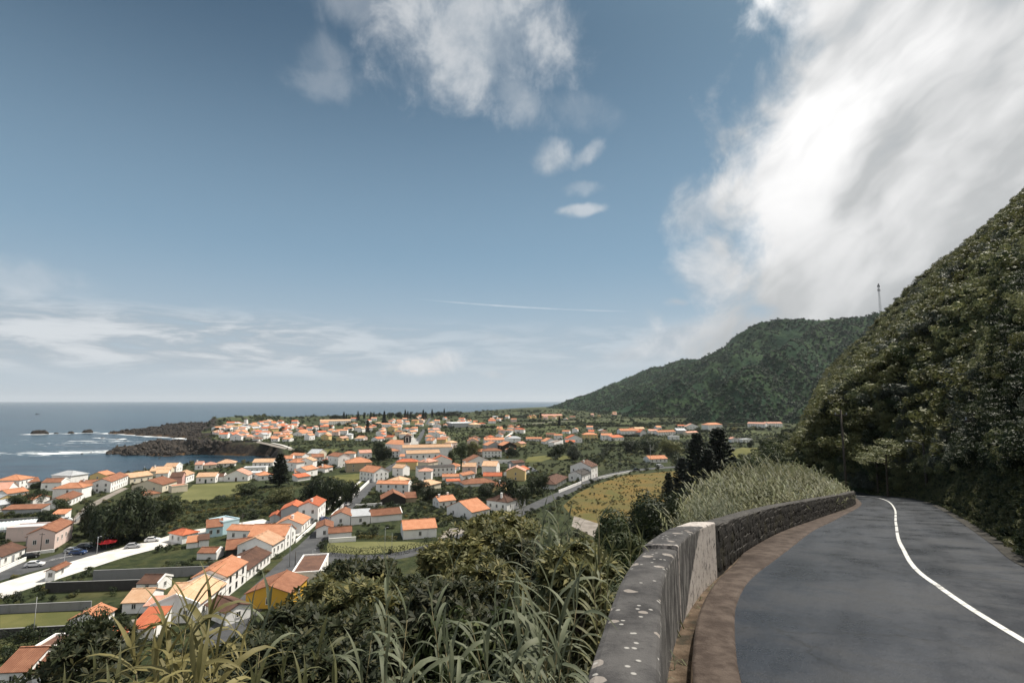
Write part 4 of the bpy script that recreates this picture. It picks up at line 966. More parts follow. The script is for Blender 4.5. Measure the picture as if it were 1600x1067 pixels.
for i in range(4): ribbon('parking_line', [(66 + 14 * i, 878 - 3 * i), (86 + 14 * i, 874 - 3 * i)], .15, M_LINE, .045)
ribbon('parking_line', [(78, 874), (120, 866)], .15, M_LINE, .045)

# ---- the houses, one line each: wall seen by the camera from pixel to pixel, depth, height, roof, tile, plaster, label
def build_houses():
    # row on the left of the main street
    H(308, 972, 351, 936, 9, 3.6, 'gx', 'l', 'w', 'long white house with apricot roof at the near end of the street row', parapet=2)
    H(352, 935, 384, 909, 7.5, 4.9, 'gx', 'o', 'w', 'tall white street house with bright orange roof and three green windows above', wcols=3, frame='s')
    H(385, 908, 422, 879, 8, 2.8, 'gx', 'k', 'w', 'low white street house with long dark brown roof and small dormer', wcols=6, chim=1)
    H(424, 872, 443.5, 859.5, 10, 3.7, 'gx', 't', 'w', 'white street house with pale tan patchwork roof', wcols=3)
    H(444.5, 859, 461, 847, 11, 4.3, 'gy', 'o', 'w', 'tall narrow white house showing its gable to the street', pitch=.55, wrows=2)
    H(471, 833, 484, 821, 9, 3.1, 'gx', 'o', 'w', 'small white street house with bright orange roof set back behind a low white wall', chim=1)
    H(496, 817, 508, 805.5, 7, 6.2, 'gx', 'r', 'w', 'two storey white town house with red roof and ornate windows at the street bend', chim=1)
    H(438, 817, 473, 815, 10, 4.8, 'gy', 'r', 'g', 'grey streaked concrete house with red gable roof behind the street row', win=None)  # wall grey carries the gable's shade as well as the streaked concrete
    H(421, 818, 437, 817, 7, 2.6, 'gy', 'r', 'g', 'small red roofed lean-to beside the grey concrete house', win=None)
    H(258, 955, 302, 953, 8, 2.8, 'gx', 'l', 'g', 'grey walled annex with apricot roof behind the long street house', win=None)
    H(190, 959, 226, 957.5, 7, 2.4, 'gx', 'l', 'w', 'low white cottage with apricot roof and one dark window', win='few')
    H(224, 964, 253, 962, 4, 2.3, 'mono', 'p', 'w', 'small white outhouse with rosy roof and dark door below the cottage', doorc=1, pitch=.2)
    H(212, 927, 246, 927, 5, 2.4, 'gx', 'k', 'w', 'shed with dark tile roof and a red door behind the cottage', doorc=3, parapet=1)
    H(155, 984, 178, 969, 5.5, 2.3, 'gx', 'o', 'w', 'open carport with bright orange gable roof beside the walled lawn', win=None)
    H(203, 1002, 240, 1000, 6, 2.4, 'mono', 'r', 'w', 'white house corner with red tile roof behind the tall cane', parapet=0)
    H(163, 1020, 190, 1018, 5, 2.3, 'gx', 'r', 'w', 'small red roofed shed partly hidden by the dark tree', win=None)
    H(-6, 1078, 40, 1076, 8, 2.8, 'gx', 'b', 'w', 'old cottage with mossy brown roof in the lowest corner of the village')
    H(50, 1040, 84, 1038, 5, 2.8, 'flat', 'k', 'w', 'white box shaped outbuilding with flat roof beside the mossy roof', win=None)
    H(48, 1078, 80, 1076, 6, 2.6, 'gx', 'b', 'w', 'brown roofed shed in front of the white box outbuilding', win=None)
    # both sides of the junction
    H(383, 951, 453, 950, 10, 3.2, 'gy', 'b', 'y', 'mustard yellow house with wide brown roof below the bank', win='few', pitch=.34)
    H(352, 978, 391, 964, 8, 2.6, 'gy', 'k', 'w', 'white house with dark brown roof between the yellow house and the street', pitch=.36)
    H(455, 915, 499, 912, 15, 2.8, 'flat', 'k', 'w', 'flat roofed white house with dark roof deck at the road junction', win='few')
    H(494, 840, 519, 838, 9, 3.0, 'gy', 'b', 'w', 'white corner house with brown gable roof at the street junction', pitch=.38)
    H(513, 845, 549, 842, 5, 2.5, 'gx', 'b', 'w', 'low white wing with brown roof behind the junction hedge', win=None)
    H(517, 821, 547, 820, 9, 3.3, 'gy', 'b', 'w', 'white gabled house with rusty brown roof above the junction', win='few')
    H(548, 820, 578, 818, 8, 3.0, 'mono', 'g', 'w', 'white house with smooth pale grey roof', win='few', pitch=.2)
    H(579, 817, 628, 812, 7, 2.6, 'gx', 'b', 'w', 'pair of low brown roofed sheds with white end wall beside the grey roof', parapet=1, win=None)
    H(630, 843, 682, 839, 10, 3.2, 'gx', 'o', 'w', 'white house with large bright orange sheet roof and one dark window', win='few', wcols=1, pitch=.36)
    H(596, 790, 633, 788, 10, 2.8, 'gy', 'b', 'd', 'black boarded barn with wide brown gable roof', win=None, pitch=.5)
    H(634, 785, 651, 784, 6, 2.0, 'mono', 'b', 's', 'small brown lean-to on the side of the black barn', win=None)
    H(587, 771, 638, 772, 5, 4.9, 'gx', 'o', 'w', 'long white two storey house with thin orange roof and a balcony', parapet=1, wcols=4)
    H(584, 753, 607, 749.5, 13, 5.3, 'gy', 'o', 'w', 'tall white gabled house with bright orange roof at the street corner', pitch=.5)
    # centre: convent, church and the houses round it
    H(628, 717, 706, 715, 9, 8.6, 'gx', 'l', 'w', 'long white convent building with apricot roof and tall white end gable', win=None, parapet=1)
    H(635, 724, 687, 722, 9, 7.0, 'gx', 'l', 'w', 'white convent front with two rows of windows under an apricot roof', wcols=5, frame='s')
    H(611, 715, 624, 714, 12, 5.2, 'hip', 'o', 'w', 'white house with orange hipped roof beside the church', frame='s')
    H(623.5, 721, 634, 721, 5, 3.8, 'mono', 'o', 'w', 'small white annex with orange roof against the convent', win='few')
    H(674, 729, 706, 728, 8, 4.2, 'gy', 'r', 'w', 'white gabled house with red roof in front of the convent', win='few', wcols=1)
    H(652, 746, 711, 743, 6, 5.6, 'mono', 'x', 'w', 'long white two storey terrace with dark roof below the convent', wcols=8, pitch=.15)
    H(691, 753, 717, 752.5, 5, 3.0, 'gx', 'o', 'w', 'small white house with orange roof and three dark windows below the terrace', wcols=3)
    H(698, 757, 719, 756, 3, 1.8, 'mono', 'r', 'w', 'tiny red roofed porch in front of the small white house', win=None)
    H(723, 752, 742, 748, 5, 3.3, 'gx', 'o', 'w', 'white cottage with orange roof across the alley from the terrace', wcols=2)
    H(730, 732, 766, 730, 10, 4.6, 'gy', 'b', 'w', 'white house with dark red roof and an outside stair', wrows=2)
    H(755, 715, 784, 714.5, 8, 5.4, 'hip', 'b', 'w', 'white two storey house with brown hipped roof and rows of black windows', wcols=5)
    H(762, 705, 785, 704, 12, 5.2, 'gy', 'o', 'g', 'grey gabled house with orange roof and one round window', win='few', wcols=1)  # shade on the camera-facing gable is put into the grey wall colour
    H(785.5, 706, 807, 705, 12, 5.6, 'gy', 'o', 'd', 'dark brown gabled house with orange roof beside the grey gable', win='few', wcols=1)
    H(757, 695, 788, 694.5, 10, 5.0, 'gx', 'o', 'w', 'white house with broad orange roof behind the grey gable', chim=1)
    H(725, 761, 775, 758, 10, 1.6, 'hip', 'b', 'w', 'low wide house with rusty hipped roof', win=None, pitch=.36)
    H(755, 750, 784, 750, 7, 2.4, 'gx', 'r', 'c', 'red roofed house behind the rusty hipped roof', win='few')
    H(802, 731, 820, 729, 6, 3.2, 'gx', 'k', 'g', 'grey house with dark brown roof above the orange roof by the car park', win=None)
    H(806, 746, 827, 739, 8, 2.8, 'gx', 'r', 'w', 'white house with bright red orange roof by the small car park', win='few')
    H(698, 804, 737, 813, 9.5, 3.1, 'gy', 'o', 'w', 'large white house with orange roof and pillared porch above the hillside bushes', pitch=.42, wcols=2, wrows=1)
    H(686, 794, 712, 791, 7, 2.9, 'gx', 'o', 'w', 'white wing with orange roof and chimney behind the pillared house', chim=2)
    H(792, 800, 821, 790, 10, 4.0, 'hip', 'k', 'w', 'square white house with dark red hipped roof and tall white chimney', chim=1, wcols=3)
    # along the lower road
    H(866, 765, 885, 753, 9, 3.1, 'hip', 'k', 'w', 'white bungalow with wide dark brown hipped roof beside the lower road', over=1.0, win='few')
    H(909, 753, 924, 747.5, 8, 4.0, 'gx', 'x', 'w', 'white house with small charcoal roof on the lower road', wcols=2)
    H(924, 748, 934, 744, 13, 6.8, 'gx', 'k', 'w', 'tall white house with dark roof rising behind the charcoal roof', chim=1, wcols=2)
    H(1015, 723, 1043, 722, 9, 2.8, 'gx', 'o', 'w', 'white house with bright orange roof beside the lower road bend')
    # row of houses on the rise beyond the dark gardens
    row = [(822, 689, 847, 689, 8, 2.6, 'gx', 'o', 'w', 'low house with long orange roof at the seaward end of the far row'), (852, 694, 870, 693, 8, 3, 'gy', 'o', 'w', 'white house with flared orange roof in the far row'),
           (866, 686, 879, 686, 7, 4.5, 'gx', 'o', 'w', 'two storey pale house behind the flared orange roof'), (866, 698, 880, 694, 6, 4, 'flat', 'k', 'w', 'flat topped white house with a blue black door in the far row'),
           (887, 692, 910, 691.5, 10, 4.8, 'gy', 'r', 'w', 'white gabled house with red roof in the far row'), (884, 695, 899, 695, 6, 3, 'mono', 'r', 'w', 'low red roofed wing below the red gabled house'),
           (911, 686, 934, 686, 10, 5.4, 'hip', 'o', 'ly', 'straw yellow house with orange hipped roof'), (940, 688, 957, 688, 9, 6.0, 'gx', 'o', 'w', 'white two storey house with orange roof beside the straw yellow house'),
           (957.5, 689, 975, 688, 8, 4.0, 'mono', 'r', 'w', 'white house with sloping red roof in the far row'), (970, 682, 1000, 681.5, 12, 7.2, 'gx', 'o', 'w', 'largest white house of the far row with long orange roof'),
           (1000.5, 682, 1010, 681, 12, 5.6, 'gy', 'r', 'g', 'grey gabled wing beside the largest far house'), (1014, 678, 1028, 678, 9, 4.5, 'gx', 'p', 'w', 'white house with rose roof in the far row'),
           (1028, 681, 1056, 680, 9, 5.0, 'gx', 'o', 'w', 'white house with wide orange roof above stepped terraces'), (1046, 687, 1062, 687, 7, 4.2, 'flat', 'g', 'w', 'stepped white house with flat terraces'),
           (1058, 678, 1073, 678, 10, 4.8, 'mono', 'g', 'g', 'plain grey block with pale roof in the far row'), (1072, 671, 1092, 671, 10, 5.0, 'gy', 'p', 'w', 'white house with rose roof and arched windows under the far hill'),
           (1074, 680, 1091, 679, 7, 3.4, 'gx', 'p', 'c', 'cream house with rose roof below the arched windows'), (1107, 672, 1129, 671, 13, 8.0, 'hip', 'o', 'w', 'tall square white house with orange hipped roof standing alone under the hill'),
           (1168, 667, 1196, 668, 12, 6.0, 'gx', 'p', 'w', 'long white house with dull rose roof at the foot of the hill'), (1197, 667, 1223, 667, 12, 6.0, 'gx', 'p', 'w', 'white house with rose roof half hidden by the near hillside'),
           (1143, 691, 1153.5, 691, 8, 3.8, 'gy', 'p', 'w', 'small white house with a pink roof by the yellow field'), (1160, 691.5, 1176, 691, 8, 3.6, 'flat', 'g', 'w', 'flat roofed white house with wide dark windows by the yellow field')]
    for r in row: H(*r, detail=1, group='houses on the rise')
    # left: between the car park and the shore
    H(-8, 767, 29, 766, 10, 5.2, 'hip', 'o', 'w', 'white shore house with wide orange hipped roof')
    H(9, 777, 28, 769, 11, 2.9, 'gy', 'p', 'w', 'white gabled cottage in front of the wide orange shore house', win='few')
    H(42, 763, 61, 761, 8, 3.2, 'gx', 'b', 'w', 'brown roofed cottage between two white shore houses')
    H(63, 767, 95, 766, 7, 4.2, 'gx', 'b', 'w', 'white shore house with brown roof and tall white end wall', parapet=1, wcols=2)
    H(119, 768, 161, 766, 8, 3.3, 'gx', 'b', 'w', 'long white shore house with red brown roof', chim=1)
    H(101, 794, 128, 781.5, 7, 3.0, 'gx', 'b', 'w', 'white cottage with five windows and brown roof beside the lane', wcols=5)
    H(2, 804, 64, 802, 5, 2.0, 'mono', 'b', 'g', 'long low brown roofed stable', win=None, pitch=.3)
    H(80, 813, 101, 812, 4, 2.3, 'mono', 'o', 'w', 'small orange roofed pergola beside the lane', win=None)
    H(8, 847, 64, 844, 6, 4.2, 'flat', 'g', 'pk', 'blank rose pink hall with flat roof', win=None)
    H(40, 854, 64, 853, 7, 3.0, 'gy', 'b', 'm', 'mauve gabled shed in front of the rose pink hall', win=None)
    H(84, 859, 112, 841, 6.5, 5.4, 'gx', 'b', 'pk', 'rose and white corner house with brown roof by the car park', wcols=4, wrows=1)
    H(0, 886, 38, 870, 7, 2.8, 'gx', 'k', 'w', 'white cottage with dark brown roof and white fence by the car park', wcols=3)
    H(70, 908, 85, 907, 6, 2.5, 'gy', 'b', 'w', 'tiny white gabled house below the white pavement', win='few', wcols=1)
    H(172, 769, 199, 757, 7.5, 5.2, 'gx', 'b', 'w', 'white house with a balcony and brown roof above the dark trees')
    H(203, 756, 238, 751, 9, 3.4, 'gx', 'l', 'c', 'cream house with broad apricot roof behind the beige gable')
    H(205, 770, 253, 769, 14, 3.6, 'gy', 'b', 'c', 'large beige building with wide brown gable and dark arched window', win='few', pitch=.34)
    H(222, 780, 250, 776, 6, 1.9, 'hip', 'b', 'c', 'small brown hipped roof in front of the beige building', win=None)
    H(265, 759, 284, 758, 9, 4.6, 'gx', 'k', 'p', 'pink house with dark roof beside the mown lawn')
    H(268, 770, 293, 767, 5, 3.0, 'flat', 'r', 'c', 'low cream annex in front of the pink house', win=None)
    H(290, 755, 303, 750, 8, 4.2, 'gx', 'l', 'w', 'white house with apricot roof next to the pink house')
    H(254, 739, 275, 738.5, 9, 3.8, 'gx', 'l', 'w', 'white house with apricot roof right above the bay', parapet=1)
    H(243, 748, 262, 747, 8, 3.2, 'gx', 'l', 'w', 'low house with apricot roof below the bay side house', win='few')
    H(306, 755, 336, 754, 8, 3.5, 'gx', 'l', 'w', 'white cottage with two windows and a door facing the mown lawn', wcols=3, doorc=0)
    H(337, 752, 349.5, 751.5, 6, 2.7, 'gx', 'k', 'w', 'small dark roofed outhouse between two white lawn cottages', parapet=2, win=None)
    H(350, 752, 387, 751, 10, 3.2, 'gy', 'p', 'w', 'white gabled cottage with attic window facing the mown lawn', wcols=3, pitch=.46, doorc=1)
    H(388, 748, 404, 747.5, 8, 3.2, 'flat', 'g', 'w', 'flat white building with grey roof next to the gabled lawn cottage')
    H(404.5, 751, 426, 749, 8, 3.0, 'hip', 'o', 'w', 'orange hipped house beside the tall pine')
    H(394, 730, 426, 729.5, 9, 3.4, 'gx', 'l', 'w', 'long apricot roofed house on the bay shore behind the pine')
    H(304, 734, 316, 733.5, 8, 3.4, 'gx', 'p', 'w', 'small rose roofed house with tall chimney on the bay shore', chim=1)
    H(338, 730, 365, 729, 9, 2.8, 'hip', 't', 'w', 'bay shore house with low tan hipped roof', over=.8)
    H(318, 733, 337, 732, 8, 2.8, 'hip', 'p', 'c', 'rosy hipped bungalow between two bay shore houses', win='few')
    H(380, 739, 415, 738, 6, 3.2, 'flat', 'g', 'w', 'long flat white house behind the lawn cottages')
    H(440, 728, 457, 727.5, 8, 5.0, 'gx', 'o', 'w', 'white two storey house with orange roof and tall gable right of the pine', parapet=1)
    H(457.5, 729, 477, 728, 7, 3.6, 'gx', 'o', 'w', 'lower orange roofed house joined to the tall gable')
    H(487, 725, 506, 724, 8, 5.0, 'gx', 'b', 'w', 'white house with brown roof and black windows before the golden field', wcols=3)
    H(528, 730, 546, 728, 13, 7.2, 'gy', 'b', 'w', 'tall white house with weathered brown roof behind the sandstone hall', win='few')
    H(541, 738, 581, 736, 13, 5.8, 'hip', 'o', 's', 'sandstone hall with orange hipped roof above the dry lawn', win='few')
    H(478, 746, 496, 742, 8, 4.2, 'gx', 'o', 'w', 'white house with orange roof and bare side wall above the dark trees', parapet=1, win='few')
    H(461, 746, 476, 745, 7, 3.0, 'gx', 'o', 'w', 'small orange roofed house left of the bare side wall', win='few')
    H(465, 752, 485, 749, 5, 2.2, 'mono', 'r', 'w', 'low red roofed sheds above the dark trees', win=None)
    H(562, 717, 581, 716, 9, 4.6, 'gx', 'p', 'w', 'rose roofed house behind the sandstone hall')
    # pale blue house and its neighbours
    H(322, 840, 347, 837, 8, 3.3, 'gx', 'b', 'b', 'pale blue house with orange brown roof', wcols=2)
    H(347.5, 836, 373, 830, 8, 4.2, 'flat', 'g', 'b', 'pale blue flat topped block joined to the pale blue house', chim=1, win=None)
    H(354, 843, 392, 844, 5, 3.2, 'gx', 'o', 'w', 'white house with thin orange roof and two wide windows', wcols=2, wrows=1)
    H(284, 850, 309, 844, 7, 2.8, 'hip', 'r', 'w', 'low white house with red hipped roof below the pavement')
    H(291, 857, 309, 855, 4, 1.8, 'mono', 'o', 'w', 'small orange lean-to below the red hipped roof', win=None)
    H(310, 855, 326, 853, 3.5, 2.2, 'mono', 'k', 'w', 'tiny hut with dark roof beside the pale blue house', win=None)
    H(352, 873, 395, 868, 8, 2.6, 'gx', 'b', 'd', 'dark walled workshop with dull brown roof behind the street row', win=None)
    H(307, 874, 338, 874, 4, 2.0, 'gx', 'b', 'w', 'low brown roofed shed with white end among the gardens', parapet=1, win=None)
build_houses()

def church():
    t = empty('church_tower', (0, 0, 0)); p = P0(636, 714.5); t.location = p; t.rotation_euler = (0, 0, .1)
    tag(t, 'dark church bell tower with white framed opening rising behind the convent', 'tower'); s = 2.3
    b = MB(); b.box(-s, -s, 0, s, s, 12); b.build('shaft', [WM['w']], t)
    b = MB()
    for x in (-s, s): 
        for y in (-s, s): b.box(x - .45, y - .45, 12, x + .45, y + .45, 16.5)
    b.box(-s - .3, -s - .3, 16.5, s + .3, s + .3, 17.2); b.box(-s - .1, -s - .1, 11.7, s + .1, s + .1, 12.05)
    bel = b.build('belfry', [M_STONEF], t); b = MB(); b.box(-1.4, -s - .1, 12.4, -.95, -s + .3, 16); b.box(.95, -s - .1, 12.4, 1.4, -s + .3, 16); b.box(-1.4, -s - .1, 16, 1.4, -s + .3, 16.4); b.build('opening_frame', [WM['w']], bel)
    b = MB(); b.box(-1.6, -1.6, 12.05, 1.6, 1.6, 16.4); b.build('bell_chamber', [M_PANE], bel)
    b = MB(); b.poly([(-s, -s, 17.2), (s, -s, 17.2), (0, 0, 18.9)]); b.poly([(s, -s, 17.2), (s, s, 17.2), (0, 0, 18.9)]); b.poly([(s, s, 17.2), (-s, s, 17.2), (0, 0, 18.9)]); b.poly([(-s, s, 17.2), (-s, -s, 17.2), (0, 0, 18.9)]); b.build('cap_roof', [RM['k']], t)
    f = empty('church', P0(645, 712), 1.05); tag(f, 'white church with scrolled gable and pinnacles beside its dark tower', 'church')
    b = MB(); b.box(-7, 0, -.5, 7, 24, 9.5); b.build('wall', [WM['w']], f)
    b = MB(); b.poly([(-7, -.01, 9.5), (7, -.01, 9.5), (5, -.01, 11.5), (3, -.01, 12.2), (1.8, -.01, 14.5), (0, -.01, 15.6), (-1.8, -.01, 14.5), (-3, -.01, 12.2), (-5, -.01, 11.5)])
    b.poly([(-7, .6, 9.5), (7, .6, 9.5), (5, .6, 11.5), (3, .6, 12.2), (1.8, .6, 14.5), (0, .6, 15.6), (-1.8, .6, 14.5), (-3, .6, 12.2), (-5, .6, 11.5)][::-1])
    pr = [(-7, 9.5), (7, 9.5), (5, 11.5), (3, 12.2), (1.8, 14.5), (0, 15.6), (-1.8, 14.5), (-3, 12.2), (-5, 11.5)]
    for (x, z), (x2, z2) in zip(pr[1:], pr[2:] + pr[:1]): b.poly([(x, -.01, z), (x, .6, z), (x2, .6, z2), (x2, -.01, z2)])
    b.build('gable', [WM['w']], f)
    for x, z in ((-6.4, 9.5), (6.4, 9.5), (-3.6, 12), (3.6, 12), (0, 15.5)):
        b = MB(); b.tube([(x, .3, z), (x, .3, z + 1.2), (x, .3, z + 2.6)], [.5, .42, .05], 6); b.build('pinnacle', [WM['w']], f)
    b = MB(); b.hexa([(-7.3, .6, 9.4), (7.3, .6, 9.4), (7.3, 24.3, 9.4), (-7.3, 24.3, 9.4), (-.1, .6, 12.4), (.1, .6, 12.4), (.1, 24.3, 12.4), (-.1, 24.3, 12.4)]); b.build('roof', [RM['o']], f)
    put_door(f, 0, 0, 2.0, 3.6, 0, 0)
    for x in (-4, 4): put_window(f, x, 6.2, 0, 1.3, 2.2, 0, 2, 's')
    occ_poly([(f.location.x + dx, f.location.y + dy) for dx, dy in ((-12, -12), (14, -12), (14, 14), (-12, 14))], 0)
church()

# ---- the far part of the village, built as single houses too small to tell apart except by roof and place
def far_houses():
    r = random.Random(11)
    areas = [  # pixel polygon, count, where
        ([(322, 684), (325, 668), (345, 663), (420, 660), (470, 662), (490, 676), (470, 690), (400, 690), (340, 688)], (44, 34), 'among the crowded houses of the headland', 'crowded houses of the headland'),
        ([(492, 668), (500, 658), (560, 655), (590, 656), (600, 672), (560, 690), (520, 690), (480, 694), (478, 684)], (18, 14), 'in the gardens behind the bay', 'houses in the gardens behind the bay'),
        ([(592, 690), (598, 672), (620, 652), (668, 650), (700, 654), (705, 664), (690, 680), (705, 694), (668, 697), (640, 686)], (34, 26), 'along the straight street toward the pines', 'houses along the straight street'),
        ([(705, 664), (720, 654), (760, 654), (850, 652), (905, 652), (905, 656), (840, 658), (720, 667)], (14, 8), 'on the road out over the fields', 'houses on the road over the fields'),
        ([(768, 688), (775, 676), (800, 668), (826, 669), (826, 674), (800, 684)], (10, 0), 'in the pale cluster behind the grey gable', 'pale cluster behind the grey gable'),
        ([(925, 652), (935, 641), (985, 641), (1015, 647), (1010, 651), (950, 653)], (7, 3), 'in the hamlet below the far hill', 'hamlet below the far hill'),
        ([(560, 735), (590, 722), (640, 730), (720, 735), (800, 722), (812, 745), (800, 768), (720, 770), (640, 765)], (12, 0), 'in the convent gardens', 'houses squeezed between the gardens'),
        ([(-10, 800), (0, 762), (110, 752), (200, 746), (260, 742), (240, 760), (150, 782), (70, 806)], (8, 0), 'in the lanes behind the shore', 'houses in the lanes behind the shore'),
        ([(430, 745), (440, 722), (530, 716), (575, 724), (540, 748), (470, 756)], (8, 0), 'between shore pine and sandstone hall', 'houses between pine and hall'),
        ([(706, 708), (712, 690), (760, 686), (830, 690), (825, 706), (760, 712)], (9, 0), 'in the upper gardens', 'houses in the upper gardens'),
        ([(840, 690), (1010, 676), (1080, 668), (1060, 664), (860, 676)], (8, 4), 'behind the row on the rise', 'houses behind the row on the rise')]
    rn = {'o': 'orange', 'l': 'apricot', 'r': 'red', 'p': 'rose', 'b': 'brown', 'g': 'grey'}; wn = {'w': 'white', 'c': 'cream', 'pk': 'rosy', 'ly': 'straw coloured'}
    rest = MB()
    for poly, (cnt, more), where, grp in areas:
        W2 = [tuple(P0(*p)[:2]) for p in poly]; xs = [p[0] for p in poly]; ys = [p[1] for p in poly]; k = tries = 0
        while k < cnt + more and tries < 6000:
            tries += 1; px, py = r.uniform(min(xs), max(xs)), r.uniform(min(ys), max(ys))
            if sdf(np.array([px]), np.array([py]), poly)[0] < 0: continue
            p = P0(px, py); ang = r.choice((0, 0, .25, -.3, 1.35, 1.1)) + r.uniform(-.15, .15)
            w = r.uniform(7, 14); d = r.uniform(6.5, 9.5); v = Vector((math.cos(ang), math.sin(ang), 0)); n = Vector((-v.y, v.x, 0))
            if not all(is_free(*(p + v * (w * a) + n * (d * b_))[:2]) for a in (-.55, 0, .55) for b_ in (-.1, .5, 1.1)): continue
            if sdf(np.array([p.x]), np.array([p.y]), COAST)[0] < 26: continue
            rc = r.choice('oooollrrppbg'); wc = r.choice(('w', 'w', 'w', 'w', 'c', 'pk', 'ly'))
            roof = r.choice(('gx', 'gx', 'hip', 'gy', 'hip')); h = r.choice((2.9, 3.2, 5.2, 5.6))
            if k >= cnt:                          # beyond what can be told apart: one joined mass of simple houses
                q = lambda u, s, z_: tuple(p + v * u + n * s + Vector((0, 0, z_))); a_, hh = w / 2, h; mi = 1 if rc in 'olp' else 2
                for f4 in ([(-a_, 0, -.5), (a_, 0, -.5), (a_, 0, hh), (-a_, 0, hh)], [(a_, d, -.5), (-a_, d, -.5), (-a_, d, hh), (a_, d, hh)], [(-a_, d, -.5), (-a_, 0, -.5), (-a_, 0, hh), (-a_, d / 2, hh + d * .2), (-a_, d, hh)], [(a_, 0, -.5), (a_, d, -.5), (a_, d, hh), (a_, d / 2, hh + d * .2), (a_, 0, hh)]): rest.poly([q(*c) for c in f4], 0)
                for f4 in ([(-a_ - .2, -.3, hh), (a_ + .2, -.3, hh), (a_ + .2, d / 2, hh + d * .22), (-a_ - .2, d / 2, hh + d * .22)], [(a_ + .2, d + .3, hh), (-a_ - .2, d + .3, hh), (-a_ - .2, d / 2, hh + d * .22), (a_ + .2, d / 2, hh + d * .22)]): rest.poly([q(*c) for c in f4], mi)
                for wi in (-.3, .25): rest.box(-.45, -.04, 1.2, .45, .02, 2.3, 3, Matrix.Translation(p + v * wi * w) @ Matrix.Rotation(ang, 4, 'Z'))
                occ_poly([q(-a_, 0, 0)[:2], q(a_, 0, 0)[:2], q(a_, d, 0)[:2], q(-a_, d, 0)[:2]], .6); k += 1; continue
            lab = '%s%s house with %s %s roof %s' % ('tall ' if h > 4 else 'low ', wn[wc], rn[rc], {'gx': 'ridged', 'gy': 'gabled', 'hip': 'hipped'}[roof], where)
            house(p - v * w / 2, p + v * w / 2, d, h, roof, rc, wc, lab, win='few', detail=1, group=grp + ', ' + ' '.join((str(2 if h > 4 else 1), wn[wc], rn[rc], roof)), chim=1 if r.random() < .25 else 0)
            k += 1
    tag(rest.build('distant_houses', [WM['w'], RM['o'], RM['r'], M_PANE]), 'far white houses with orange roofs crowding the headland', 'houses', kind='stuff')
    # big plain sheds on the road out
    H(706, 668, 739, 667, 26, 7, 'mono', 'g', 'g', 'large grey flat shed on the edge of the fields', win=None, pitch=.06)
    H(740, 669, 752, 668.5, 16, 6, 'hip', 'l', 'c', 'cream block beside the large grey shed', detail=1)
    H(846, 654, 879, 653.5, 14, 7, 'gx', 'p', 'ly', 'long straw coloured farm building with rose roof far across the fields', detail=1)
    H(500, 664, 548, 663, 12, 7, 'gx', 'l', 'w', 'long white school with apricot roof behind the headland gardens', detail=1)
    H(1078, 647, 1093, 646, 14, 6, 'gx', 'p', 'ly', 'lone straw coloured house high under the far hill', detail=1) if False else None
    t = empty('windmill', P0(384, 663)); tag(t, 'white round tower standing above the far headland roofs', 'tower'); b = MB(); b.tube([(0, 0, -1), (0, 0, 9), (0, 0, 9.1)], [4.2, 3.1, 3.3], 14); b.build('tower_wall', [WM['w']], t); b = MB(); b.tube([(0, 0, 9.1), (0, 0, 12.5)], [3.4, .1], 14); b.build('cap_roof', [RM['x']], t)
far_houses()
# ================================================================== trees, hedges and gardens
TREE_R = random.Random(21)
def crown_mesh(name, mt, n, rad, hgt, leaf, seed, nl=12, base=.35, flat=.7):
    r = np.random.default_rng(seed); lobes = []
    for i in range(nl):
        a = r.uniform(0, 6.283); q = rad * math.sqrt(r.uniform(0, .62)); zz = hgt * (base + (1 - base) * r.uniform(.1, .82)); k = 1 - .55 * abs((zz / hgt - base) / (1 - base) - .35)
        s = rad * r.uniform(.26, .46); lobes.append((q * k * math.cos(a), q * k * math.sin(a), zz, s, s, s * flat))
    p, nr = clump_points(n, lobes, seed + 1, .6); V, Fq = leaf_quads(p, nr, leaf, leaf * .55, seed=seed + 2)
    return mesh_np(name, V, Fq, [mt]), lobes
_crowns = {}
def tree(p, rad, hgt, mt, label, group=None, seed=0, n=1800, name='tree', cat='tree', fine=False):
    key = (mt.name, seed % 4, fine)
    if fine and key not in _crowns: _crowns[key] = crown_mesh('crown', mt, 15000, 1.0, 1.0, .042, 350 + seed * 7, 20, .2)
    if key not in _crowns: _crowns[key] = crown_mesh('crown', mt, 3600, 1.0, 1.0, .10, 300 + seed * 7, 17, .08)
    me, lobes = _crowns[key]
    t = empty(name, p, TREE_R.uniform(0, 6.28)); tag(t, label, cat, group)
    b = MB(); b.tube([(0, 0, -.6), (.02 * rad, 0, hgt * .25), (0, .03 * rad, hgt * .55), (0, 0, hgt * .8)], [rad * .075 + .06, rad * .055 + .04, rad * .035, .02], 7)
    for l in lobes[:7]: b.tube([(0, 0, hgt * .28), (l[0] * rad * .5, l[1] * rad * .5, hgt * (.28 + l[2]) / 2), (l[0] * rad, l[1] * rad, l[2] * hgt)], [rad * .035 + .02, rad * .025, .012], 5)
    b.build('trunk', [M_BARK], t)
    c = ob('crown', me, t); c.scale = (rad, rad, hgt); return t
